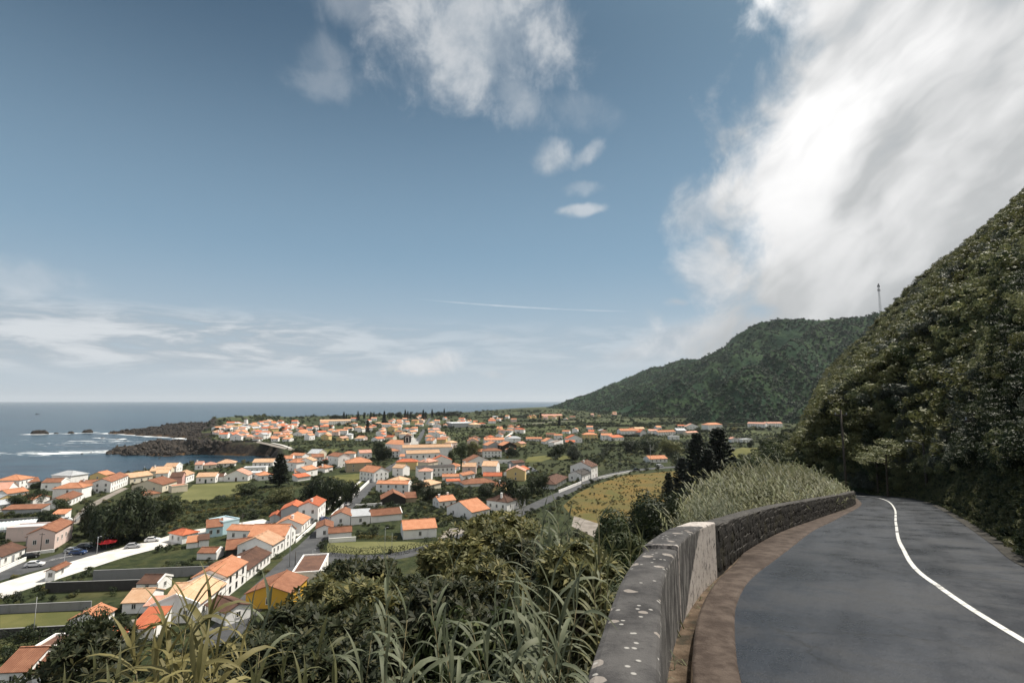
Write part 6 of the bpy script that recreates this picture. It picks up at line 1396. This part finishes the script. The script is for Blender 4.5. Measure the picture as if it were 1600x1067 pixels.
def canes():
    yl = 'yellow tinged broad leaved cane plant in the sunlit clump before the apricot roof'; gy = 'sunlit canes before the apricot roof'
    for px, py, Y, ln, sz in ((300, 905, 5.2, (.2, 0), 1.25), (262, 950, 5.0, (-.3, .1), 1.2), (335, 925, 5.4, (.4, 0), 1.2), (285, 985, 4.6, (-.2, 0), 1.15), (345, 985, 4.8, (.3, .1), 1.15), (240, 1000, 4.8, (-.4, 0), 1.1), (312, 1015, 4.3, (.1, 0), 1.1), (380, 1000, 5.2, (.3, 0), 1.1), (210, 985, 5.6, (-.4, 0), 1.1)): cane(px, py, Y, yl, 'y', ln, sz, 21, 1.5, gy)
    lb = 'cane plant in the dark corner clump in front of the mossy roof'
    for px, py, Y in ((150, 1010, 6.0), (185, 1040, 5.0), (100, 1048, 6.0)): cane(px, py, Y, lb, 'd', (CR.uniform(-.3, .3), 0), 1.0, 14, 1.5, 'canes in the dark corner')
    lt = 'green cane plant reaching above the mustard yellow house'
    for px, py, Y in ((395, 925, 7.5), (425, 905, 8.2), (368, 955, 7.0), (410, 960, 6.6)): cane(px, py, Y, lt, 'g', (CR.uniform(-.2, .3), 0), 1.1, 14, 1.8, 'canes before the yellow house')
    cane(608, 868, 6.2, 'tallest green cane with arching leaves standing alone before the junction road', 'g', (.05, 0), 1.15, 20, 2.4)
    lc = 'green cane plant crowded at the foot of the tallest cane'
    for px, py, Y in ((585, 950, 5.6), (640, 920, 5.8), (650, 975, 5.0), (600, 1000, 4.6), (560, 1005, 5.2), (690, 960, 5.4), (630, 1020, 4.2), (670, 905, 6.6)): cane(px, py, Y, lc, 'g', (CR.uniform(-.3, .3), CR.uniform(-.1, .2)), 1.0, 16, 1.7, 'canes around the tallest cane')
    ld = 'silvery green cane plant in the big clump beside the cement wall'
    for px, py, Y, ln, sz in ((862, 872, 5.0, (.1, 0), 1.15), (835, 925, 4.6, (-.2, 0), 1.1), (800, 900, 5.2, (-.3, 0), 1.05), (880, 930, 4.2, (.2, 0), 1.1), (845, 970, 3.9, (0, 0), 1.05), (770, 930, 5.0, (-.4, 0), 1.05), (810, 985, 4.2, (-.2, 0), 1.0), (880, 985, 3.7, (.15, 0), 1.0), (750, 985, 4.6, (-.3, 0), 1.0), (730, 930, 5.6, (-.3, 0), 1.0), (785, 1010, 3.9, (-.2, 0), 1.0), (700, 1010, 4.4, (-.2, 0), 1.0), (905, 900, 4.6, (.2, 0), .95)): cane(px, py, Y, ld, 'g', ln, sz, 17, 1.6, 'canes beside the cement wall')
    le = 'leafy cane plant in the tuft in front of the dusty yard'
    for px, py, Y in ((868, 780, 9.5), (850, 800, 9.0), (885, 800, 9.2), (840, 815, 9.6), (900, 820, 8.4), (872, 815, 8.2), (858, 835, 8.0)): cane(px, py, Y, le, 'g', (CR.uniform(-.3, .3), 0), 1.15, 20, 1.9, 'canes in front of the dusty yard')
    cane(934, 770, 6.6, 'slender cane with a furled upright leaf against the golden meadow', 'g', (-.02, 0), 1.0, 9, 1.6)
    lf = 'short cane plant leaning along the outer edge of the wall'
    for px, py, Y in ((962, 835, 7.4), (985, 838, 8.4), (940, 850, 6.6), (1005, 832, 9.2), (925, 875, 5.8), (950, 872, 6.4)): cane(px, py, Y, lf, 'd', (CR.uniform(-.1, .4), .1), .85, 16, 1.2, 'short canes along the wall')
    cane(815, 775, 11.0, 'dry headed cane rising beside the square white house', 'd', (0, 0), 1.0, 10, 1.6); cane(708, 845, 8.5, 'narrow upright cane in front of the orange sheet roof', 'g', (0, 0), 1.0, 9, 1.5)
    lg = 'pale cane plant at the lower edge of the dark shrubs'
    for px, py, Y in ((400, 1040, 4.4), (440, 1010, 5.0), (470, 1045, 4.2), (520, 1035, 4.4), (500, 985, 5.6)): cane(px, py, Y, lg, 'd', (CR.uniform(-.3, .3), 0), 1.0, 14, 1.4, 'pale canes below the dark shrubs')
canes()

def rosette_shrub(px, ytop, Y, rad, label, mt, seed, n=620, leaf=.16, depth=None):
    tip = aty(px, ytop, Y); g = float(ground_z(tip.x, tip.y)); h = tip.z - g; r = np.random.default_rng(seed); lobes = []
    for i in range(16):
        a = r.uniform(0, 6.283); q = rad * math.sqrt(r.uniform(0, .7)); s = rad * r.uniform(.26, .44); lobes.append((q * math.cos(a), q * math.sin(a), h - s * .9 - (q / rad) ** 2 * rad * .9 * r.uniform(.5, 1.2), s, s, s * .85))
    for i in range(8): a = r.uniform(0, 6.283); q = rad * r.uniform(.2, .8); lobes.append((q * math.cos(a), q * math.sin(a), h * r.uniform(.25, .6), rad * .45, rad * .45, rad * .5))
    p, nr = clump_points(n, lobes, seed + 1, .75); nr = nr + np.array([0, 0, .7]); nr /= np.linalg.norm(nr, axis=1, keepdims=True)
    k = 9; V = []; 
    t1 = np.cross(nr, r.normal(size=(n, 3))); t1 /= np.linalg.norm(t1, axis=1, keepdims=True); t2 = np.cross(nr, t1)
    for j in range(k):
        a = 6.283 * j / k + r.uniform(-.3, .3, n); d = t1 * np.cos(a)[:, None] + t2 * np.sin(a)[:, None]; tl = r.uniform(.15, .75, n)[:, None]
        dd = d * (1 - tl * .45) + nr * tl; s = np.cross(nr, d); L = (leaf * r.uniform(.7, 1.25, n))[:, None]; w = L * .13
        V.append(np.stack([p, p + dd * L * .55 + s * w, p + dd * L - nr * L * .12, p + dd * L * .55 - s * w], 1))
    V = np.concatenate(V).reshape(-1, 3); Fq = np.arange(len(V)).reshape(-1, 4)
    t = empty('shrub', (tip.x, tip.y, g)); tag(t, label, 'shrub'); c = ob('foliage', mesh_np('foliage', V, Fq, [mt]), t); c['kind'] = 'stuff'
    b = MB()
    for l in lobes: b.tube([(l[0] * .15, l[1] * .15, -.3), (l[0] * .5, l[1] * .5, l[2] * .55), (l[0], l[1], l[2])], [.05, .03, .01], 5)
    b.build('stems', [M_BARK], t)
FO_ROS = foliage('leaf_pittosporum_lit', (.050, .058, .022), (.110, .110, .042), (.25, .22, .085), nscale=1.6)  # sunlit copy of the shrub leaf, highlights put into the colour
FO_ROS_SHADE = foliage('leaf_pittosporum_shade', (.018, .025, .011), (.032, .039, .016), (.085, .080, .034), nscale=1.6)  # the same leaf darkened, its shade put into the colour
for i, a in enumerate(((748, 806, 13.5, 1.15, 'sunlit yellow green shrub below the pillared white house', FO_ROS), (790, 800, 14.5, 1.0, 'sunlit rounded shrub beside the leafy cane tuft', FO_ROS), (715, 838, 12.5, .9, 'yellow green shrub next to the narrow upright cane', FO_ROS), (820, 842, 11.5, .9, 'half shaded shrub behind the silvery cane clump', FO_ROS_SHADE), (760, 872, 10.5, 1.0, 'pale tipped shrub above the silvery cane clump', FO_ROS),
                       (560, 866, 12.0, .95, 'bronze tipped shrub before the flat roofed white house', FO_ROS_SHADE), (520, 900, 10.0, 1.0, 'dark shrub with yellow tips beside the mustard house', FO_ROS), (585, 905, 9.0, .9, 'dark shrub with bright rosettes behind the tallest cane', FO_ROS), (480, 945, 8.2, 1.0, 'broad dark shrub below the mustard house', FO_ROS_SHADE), (545, 955, 7.2, .95, 'dark leafy shrub in front of the bright rosettes', FO_ROS_SHADE), (430, 985, 7.0, .8, 'low dark shrub between yellow canes and broad shrub', FO_ROS_SHADE), (660, 900, 9.5, 1.0, 'shaded shrub behind the crowded canes', FO_ROS_SHADE), (700, 900, 8.5, .9, 'shaded shrub left of the silvery cane clump', FO_ROS_SHADE),
                       (150, 975, 11.0, 1.1, 'dark shrub in front of the open carport', FO_ROS_SHADE), (500, 1010, 5.8, .7, 'dark shrub at the bottom of the bank among pale canes', FO_ROS_SHADE), (905, 850, 7.5, .6, 'green shrub beside the short canes at the wall', FO_ROS))): rosette_shrub(*a, seed=900 + 5 * i, n=700, leaf=.13 + .006 * a[2])

# ================================================================== poles, mast, cars and other small things
M_POLE = mat('pole_wood', (.045, .038, .032), (.075, .065, .055), 3, .9); M_STEEL = mat('galvanised', (.30, .31, .32), (.40, .41, .42), 2, .5); M_WIRE = mat('wire_black', (.012, .012, .012), rough=.6)
def pole(p, h, label, arm=0, r=.11, lamp=False, m=None, lean=0, name='utility_pole', cat='pole', armdir=(1, 0)):
    t = empty(name, p); tag(t, label, cat); m = m or M_POLE; top = Vector((lean, 0, h)); b = MB(); b.tube([(0, 0, -.4), (lean * .5, 0, h * .5), top], [r, r * .85, r * .65], 8); b.build('post', [m], t, True)
    ad = Vector((*armdir, 0)).normalized()
    if lamp:
        b = MB(); b.tube([top - Vector((0, 0, .3)), top + ad * arm * .5 + Vector((0, 0, .05)), top + ad * arm + Vector((0, 0, .08))], .035, 6); a = b.build('lamp_arm', [M_STEEL], t)
        b = MB(); q = top + ad * arm; b.box(q.x - .22, q.y - .10, q.z + .01, q.x + .32, q.y + .10, q.z + .14); b.build('lamp_head', [M_STEEL], t)
    elif arm:
        b = MB(); b.box(-arm / 2 + lean, -.05, h - .55, arm / 2 + lean, .05, h - .42); b.build('crossarm', [m], t)
        for x in (-arm * .42, 0, arm * .42): b = MB(); b.tube([(x + lean, 0, h - .42), (x + lean, 0, h - .24)], [.05, .03], 6); b.build('insulator', [M_STEEL], t)
    return t
def poles():
    def at_ground(px, Y): x = (px - 800) / F * Y; return Vector((x, Y, float(ground_z(x, Y))))
    def hill(px, Y, ytop, label, **k): p = at_ground(px, Y); pole(p, aty(px, ytop, Y).z - p.z, label, **k); return p
    hill(1309, 47, 640, 'dark utility pole behind the end of the stone wall', arm=1.2); hill(1432, 47, 690, 'leaning street lamp pole on the verge below the hillside', lamp=True, arm=1.3, armdir=(-1, 0), name='street_lamp', cat='street lamp', r=.12)
    p = hill(1514, 31, 645, 'dark utility pole among the shrubs on the slope', arm=1.1); a = Vector((p.x, p.y, aty(1514, 648, 31).z))
    for k, (dz, ex) in enumerate(((0, (25.5, 14, 73.5)), (-.25, (26.0, 14, 71.8)))):
        b = MB(); e = Vector(ex); b.tube([a + Vector((-.3 + .6 * k, 0, dz)) + (e - a) * q - Vector((0, 0, 1.6 * q * (1 - q))) for q in np.linspace(0, 1, 12)], .014, 4)
        tag(b.build('power_line', [M_WIRE]), ['upper black power line crossing the shrubby slope', 'lower black power line crossing the shrubby slope'][k], 'wire')
    for px, py, yt, lab, kw in ((452, 886, 819, 'tall grey utility pole on the street corner by the tan roof', dict(arm=1.4, m=M_STEEL)), (461, 884, 861, 'thin black post beside the tall street corner pole', dict()), (488, 878, 859, 'white street lamp at the junction above the flat roofed house', dict(lamp=True, arm=.5, m=M_STEEL, r=.07, name='street_lamp', cat='street lamp')),
                               (99, 892, 862, 'double headed lamp post on the white pavement', dict(lamp=True, arm=.8, m=M_STEEL, r=.08, name='street_lamp', cat='street lamp')), (151, 866, 838, 'grey lamp post beside the red parasol', dict(m=M_STEEL, r=.09, name='street_lamp', cat='street lamp', lamp=True, arm=.7)), (63, 863, 832, 'wooden utility pole in front of the mauve gable', dict(arm=1.6)), (113, 832, 806, 'wooden utility pole at the top of the car park', dict(arm=1.4)),
                               (51, 1000, 932, 'thin grey pole beside the walled lawn', dict(m=M_STEEL, r=.06)), (378, 820, 804, 'utility pole behind the pale blue block', dict(arm=1.2)), (601, 866, 824, 'thin lamp post in front of the junction hedge', dict(m=M_STEEL, r=.06, lamp=True, arm=.6, name='street_lamp', cat='street lamp')), (612, 864, 832, 'second thin post behind the junction hedge', dict(m=M_STEEL, r=.05)),
                               (1017, 735, 694, 'tall pale utility pole beside the lower road bend', dict(arm=1.6, m=M_STEEL)), (909, 757, 735, 'utility pole before the white house with charcoal roof', dict(arm=1.2)), (967, 740, 726, 'short utility pole along the lower road', dict()), (558, 778, 762, 'utility pole beside the parked cars on the street', dict(arm=1.2)), (225, 741, 728, 'white flagpole above the bay', dict(m=M_STEEL, r=.07)), (131, 788, 776, 'utility pole beside the five windowed cottage', dict(arm=1.0)), (275, 845, 830, 'orange brown sign post on the white pavement', dict(r=.08))):
        p = P0(px, py); pole(p, aty(px, yt, p.y).z - p.z, lab, **{'r': .12, **kw})
poles()
def mast():
    p = aty(1376, 488, 1436); X = np.array([p.x]); z = float(hill_z(X, np.array([p.y]))[0]) - 2; top = aty(1374, 446, 1436).z; h = top - z
    t = empty('radio_mast', (p.x, p.y, z)); tag(t, 'lattice radio mast with antennas on the far hill crest', 'mast'); b = MB(); w = 2.4
    for sx, sy in ((-1, -1), (1, -1), (1, 1), (-1, 1)): b.tube([(sx * w, sy * w, 0), (sx * w * .45, sy * w * .45, h)], .26, 5)
    b.build('legs', [M_STEEL], t); b = MB(); n = 13
    for i in range(n):
        z0, z1 = h * i / n, h * (i + 1) / n; a0, a1 = w * (1 - .55 * i / n), w * (1 - .55 * (i + 1) / n)
        for (ax, ay), (bx, by) in (((-1, -1), (1, -1)), ((1, -1), (1, 1)), ((1, 1), (-1, 1)), ((-1, 1), (-1, -1))): b.tube([(ax * a0, ay * a0, z0), (bx * a1, by * a1, z1)], .14, 4); b.tube([(ax * a0, ay * a0, z0), (bx * a0, by * a0, z0)], .14, 4)
    b.build('lattice', [M_STEEL], t)
    for i, (zz, x) in enumerate(((.80, -2.6), (.80, 2.4), (.93, -2.3), (.93, 2.2), (.98, 0))):
        b = MB(); b.box(x - .8, -1.4, h * zz, x + .8, .4, h * zz + 7); b.build('antenna', [M_STONEF], t)
mast()

CARM = {k: mat('car_paint_' + k, c, rough=.25, spec=.6) for k, c in (('white', (.75, .75, .75)), ('black', (.015, .016, .018)), ('silver', (.42, .43, .45)), ('red', (.35, .03, .02)), ('blue', (.04, .07, .16)), ('lime', (.35, .42, .05)))}
M_TYRE = mat('tyre_rubber', (.015, .015, .015)); M_LAMPG = mat('lamp_glass', (.6, .6, .58), rough=.2); M_TAIL = mat('tail_red', (.3, .01, .01), rough=.3)
def car_meshes(kind):
    """hatchback or van side profile pushed across, with tumblehome"""
    if kind == 'van': prof = [(-2.3, .35), (-2.3, 1.0), (-2.22, 1.95), (.9, 1.98), (1.45, 1.3), (2.2, 1.02), (2.35, .7), (2.3, .35)]; wins = [((-.1, 1.25), (.85, 1.82), (1.3, 1.28), (-.1, 1.82))]
    else: prof = [(-2.05, .32), (-2.1, .75), (-1.95, 1.0), (-1.35, 1.45), (.25, 1.48), (1.05, .98), (1.9, .82), (2.05, .6), (2.02, .32)]
    b = MB(); n = len(prof); W_ = .86
    def wy(z): return W_ - max(0, z - .95) * .28
    for (x, z) in prof: b.v.append((x, -wy(z), z)); 
    for (x, z) in prof: b.v.append((x, wy(z), z))
    for i in range(n): j = (i + 1) % n; b.f.append((i, i + n, j + n, j)); b.mi.append(0)
    b.f.append(tuple(range(n))); b.mi.append(0); b.f.append(tuple(reversed(range(n, 2 * n)))); b.mi.append(0)
    g = MB()
    if kind == 'van':
        for s in (-1, 1): g.poly([(.05, s * (wy(1.25) + .006), 1.25), (1.25, s * (wy(1.25) + .006), 1.25), (.92, s * (wy(1.85) + .006), 1.82), (.05, s * (wy(1.85) + .006), 1.82)])
        g.poly([(1.40, -.72, 1.38), (1.40, .72, 1.38), (.99, .60, 1.90), (.99, -.60, 1.90)])
    else:
        for s in (-1, 1): g.poly([(-1.5, s * (wy(1.02) + .006), 1.02), (.85, s * (wy(1.02) + .006), 1.02), (.2, s * (wy(1.4) + .006), 1.40), (-1.2, s * (wy(1.4) + .006), 1.40)])
        g.poly([(1.0, -.74, 1.03), (1.0, .74, 1.03), (.31, .63, 1.46), (.31, -.63, 1.46)]); g.poly([(-1.92, .74, 1.05), (-1.92, -.74, 1.05), (-1.42, -.63, 1.43), (-1.42, .63, 1.43)])
    return b, g
def wheel_mesh():
    b = MB(); b.tube([(0, -.1, 0), (0, .1, 0)], .32, 14); r = MB(); r.tube([(0, -.112, 0), (0, .112, 0)], .19, 10); return b.mesh('tyre', [M_TYRE]), r.mesh('rim', [M_STEEL])
TY, RIM = wheel_mesh()
_car = {}
def car(px, py, ang, kind, col, label):
    if (kind, col) not in _car:
        b, g = car_meshes(kind); l = MB(); l.box(-.12, -.14, -.07, .03, .14, .07); _car[(kind, col)] = (b.mesh('body', [CARM[col]]), g.mesh('windows', [M_PANE]), l.mesh('headlight', [M_LAMPG]), l.mesh('tail_light', [M_TAIL]))
    bm_, gm, lm, tm = _car[(kind, col)]; p = P0(px, py); t = empty('van' if kind == 'van' else 'car', p + Vector((0, 0, .07)), ang); tag(t, label, 'van' if kind == 'van' else 'car', 'cars parked in the village')
    ob('body', bm_, t); ob('windows', gm, t)
    for x in (-1.3, 1.3):
        for y in (-.78, .78): w = ob('wheel', TY, t, (x, y, .32)); ob('rim', RIM, w)
    for y in (-.6, .6): ob('headlight', lm, t, (2.04 if kind != 'van' else 2.32, y, .68)); ob('tail_light', tm, t, (-2.0 if kind != 'van' else -2.24, y, .78))
    occ_poly([(p.x - 2.5, p.y - 2.5), (p.x + 2.5, p.y - 2.5), (p.x + 2.5, p.y + 2.5), (p.x - 2.5, p.y + 2.5)], 0)
for c in ((54, 885, .35, 'h', 'white', 'white car crossing the car park'), (47, 872, .75, 'h', 'black', 'black car parked against the white fence'), (114, 863, .1, 'h', 'silver', 'silver car parked in front of the rose corner house'), (131, 858, .1, 'h', 'black', 'dark car parked behind the silver car'), (122, 866, .15, 'h', 'blue', 'dark blue car half hidden by the silver car'),
          (556, 774, 1.45, 'h', 'white', 'white car parked highest up the street'), (545.5, 784, 1.45, 'h', 'white', 'white car parked in the middle of the street row of three'), (543.5, 789.5, 1.45, 'h', 'white', 'white car parked lowest of three on the street'), (505, 813, 1.2, 'h', 'blue', 'dark blue car parked before the ornate town house'), (1031, 729.5, .1, 'van', 'white', 'white van driving on the lower road'),
          (995, 735, .1, 'h', 'black', 'dark car ahead on the lower road bend'), (529, 731.5, .2, 'h', 'white', 'white car parked beside the sandstone hall'), (519, 731, .3, 'h', 'lime', 'lime green car parked near the sandstone hall'), (829, 733, .2, 'h', 'white', 'white car in the small car park by the red orange roof'), (835, 737, .4, 'h', 'silver', 'silver car in the small car park'), (100, 816, .6, 'van', 'white', 'white van by the orange pergola'),
          (208, 856, .35, 'h', 'silver', 'silver car parked under the huge tree'), (238, 846, .35, 'h', 'white', 'white car parked beyond the huge tree')): car(*c)

def parasol():
    t = empty('parasol', P0(166, 857)); tag(t, 'red parasol open on the terrace under the huge tree', 'parasol'); b = MB(); b.tube([(0, 0, 0), (0, 0, 2.7)], .04, 6); b.build('pole', [M_STEEL], t)
    b = MB(); n = 8; R0 = 2.6; v = [(R0 * math.cos(6.283 * i / n), R0 * math.sin(6.283 * i / n), 2.1) for i in range(n)]
    for i in range(n): b.poly([v[i], v[(i + 1) % n], (0, 0, 2.85)])
    for i in range(n): a, c = v[i], v[(i + 1) % n]; b.poly([(a[0], a[1], 1.9), (c[0], c[1], 1.9), c, a])
    b.build('canopy', [mat('canvas_red', (.50, .025, .03), rough=.8)], t)
    t = empty('kiosk', P0(162, 851)); tag(t, 'small terrace kiosk with pale blue awning behind the red parasol', 'kiosk'); b = MB(); b.box(-2.6, 0, 0, 2.6, 2.6, 2.2); b.build('wall', [WM['d']], t); b = MB(); b.hexa([(-3, -1.4, 2.2), (3, -1.4, 2.2), (3, 2.8, 2.6), (-3, 2.8, 2.6), (-3, -1.4, 2.3), (3, -1.4, 2.3), (3, 2.8, 2.7), (-3, 2.8, 2.7)]); b.build('awning', [mat('canvas_blue', (.45, .55, .62))], t)
parasol()
def greenhouse():
    A, B = P0(-14, 834), P0(55, 827); d = (B - A).normalized(); L = (B - A).length; t = empty('greenhouse', (A.x, A.y, A.z), math.atan2(d.y, d.x)); tag(t, 'glass barrel roofed greenhouse with white ribs', 'greenhouse'); n = 8; W_ = 7.0; arc = [(W_ / 2 - W_ / 2 * math.cos(math.pi * i / n), 1.0 + 2.0 * math.sin(math.pi * i / n)) for i in range(n + 1)]
    gl = mat('greenhouse_glass', (.50, .58, .60), (.62, .68, .70), .6, .15, spec=.6); nb = 11
    b = MB(); b.box(0, 0, -.3, L, W_, 1.0); b.build('base_wall', [WM['g']], t)
    for k in range(nb):
        x0, x1 = L * k / nb + .08, L * (k + 1) / nb - .08
        for i in range(n):
            (ya, za), (yb, zb) = arc[i], arc[i + 1]; b = MB(); b.hexa([(x0, ya, za), (x1, ya, za), (x1, yb, zb), (x0, yb, zb), (x0, ya, za + .03), (x1, ya, za + .03), (x1, yb, zb + .03), (x0, yb, zb + .03)]); b.build('pane', [gl], t)
        b = MB(); b.tube([(L * k / nb, y, z + .02) for y, z in arc], .08, 5); b.build('rib', [WM['w']], t)
    occ_poly([tuple(A[:2]), tuple(B[:2]), (B.x - d.y * W_, B.y + d.x * W_), (A.x - d.y * W_, A.y + d.x * W_)], 1)
greenhouse()
def boat():
    p = S0(58, 647.5); t = empty('boat', (p[0], p[1], 0), .5); tag(t, 'small dark boat far out on the open sea', 'boat'); b = MB(); sec = [(-7, .4, 1.4), (-6.5, 2.0, 1.4), (0, 2.4, 1.3), (5, 1.6, 1.7), (8, .1, 2.4)]
    for (x, w, z) in sec: b.v += [(x, -w, z), (x, -w * .6, -.5), (x, w * .6, -.5), (x, w, z)]
    for i in range(len(sec) - 1):
        for j in range(4): a = i * 4; b.f.append((a + j, a + (j + 1) % 4, a + 4 + (j + 1) % 4, a + 4 + j)); b.mi.append(0)
    b.f.append((0, 1, 2, 3)); b.mi.append(0); b.build('hull', [mat('hull_dark', (.02, .022, .025))], t); b = MB(); b.box(-3.5, -1.2, 1.3, .5, 1.2, 3.6); b.build('cabin', [mat('cabin_grey', (.10, .10, .11))], t); b = MB(); b.tube([(-1, 0, 3.6), (-1, 0, 6.5)], .1, 5); b.build('mast', [M_POLE], t)
boat()

# small verge trees where the road bends away
def verge_trees():
    for i, (px, ytop, Y, w, lab) in enumerate(((1366, 700, 60, 2.2, 'slim verge tree with bare trunk, left of the leaning lamp pole'), (1380, 690, 55, 2.4, 'slim layered verge tree beside the leaning lamp pole'))):
        p = aty(px, ytop, Y); x = p.x; g = float(ground_z(x, Y)); t = empty('verge_tree', (x, Y, g)); tag(t, lab, 'tree'); h = max(3.5, p.z - g); b = MB(); b.tube([(0, 0, -.3), (.1, 0, h * .5), (.25, 0, h * .95)], [.12, .09, .04], 7)
        for k in range(5): a = k * 1.4; b.tube([(.1, 0, h * (.5 + .09 * k)), (math.cos(a) * w * .6, math.sin(a) * w * .6, h * (.6 + .08 * k))], [.04, .015], 5)
        b.build('trunk', [M_BARK], t); lobes = [(math.cos(k * 1.4) * w * .55, math.sin(k * 1.4) * w * .55, h * (.58 + .09 * k), w * .55, w * .55, w * .16) for k in range(5)] + [(.2, 0, h, w * .5, w * .5, w * .16)]
        P, N = clump_points(1500, lobes, 950 + i, .3); V, Fq = leaf_quads(P, N, .26, .11, seed=950 + i); ob('crown', mesh_np('crown', V, Fq, [FO_SAGE]), t)
    r = np.random.default_rng(99); vs = [proto_shrub('vb%d' % i, m, 900, .9, 1.1, .17, 8, 970 + i, .4) for i, m in enumerate((FO_SAGE, FO_OLIVE, FO_GREY))]
    n = 130; y = r.uniform(48, 76, n); t = .8 + r.random(n) * 4.5; x = rx(y) + t; z = ground_z(x, y); rot, sc = rz_scl(n, .5, 1.3, .1, r); scatter('verge_bushes', np.stack([x, y, z - .1], 1), rot, sc, r.integers(0, 3, n), vs, 'sunlit bushes on the verge where the road bends away', 'bushes')
verge_trees()
# ================================================================== air
def haze():
    b = MB(); b.box(-66000, -66000, -6, 66000, 66000, 600); m = bpy.data.materials.new('haze_air'); m.use_nodes = True; T = NT(m.node_tree); T.n.clear()
    out = T.node('ShaderNodeOutputMaterial'); v = T.node('ShaderNodeVolumePrincipled'); v.inputs['Color'].default_value = (.80, .88, .97, 1); v.inputs['Density'].default_value = 3.0e-5; v.inputs['Anisotropy'].default_value = .1
    T.l.new(v.outputs[0], out.inputs['Volume']); tag(b.build('haze', [m]), 'thin sea haze over the whole coast', 'haze', kind='stuff')
haze()
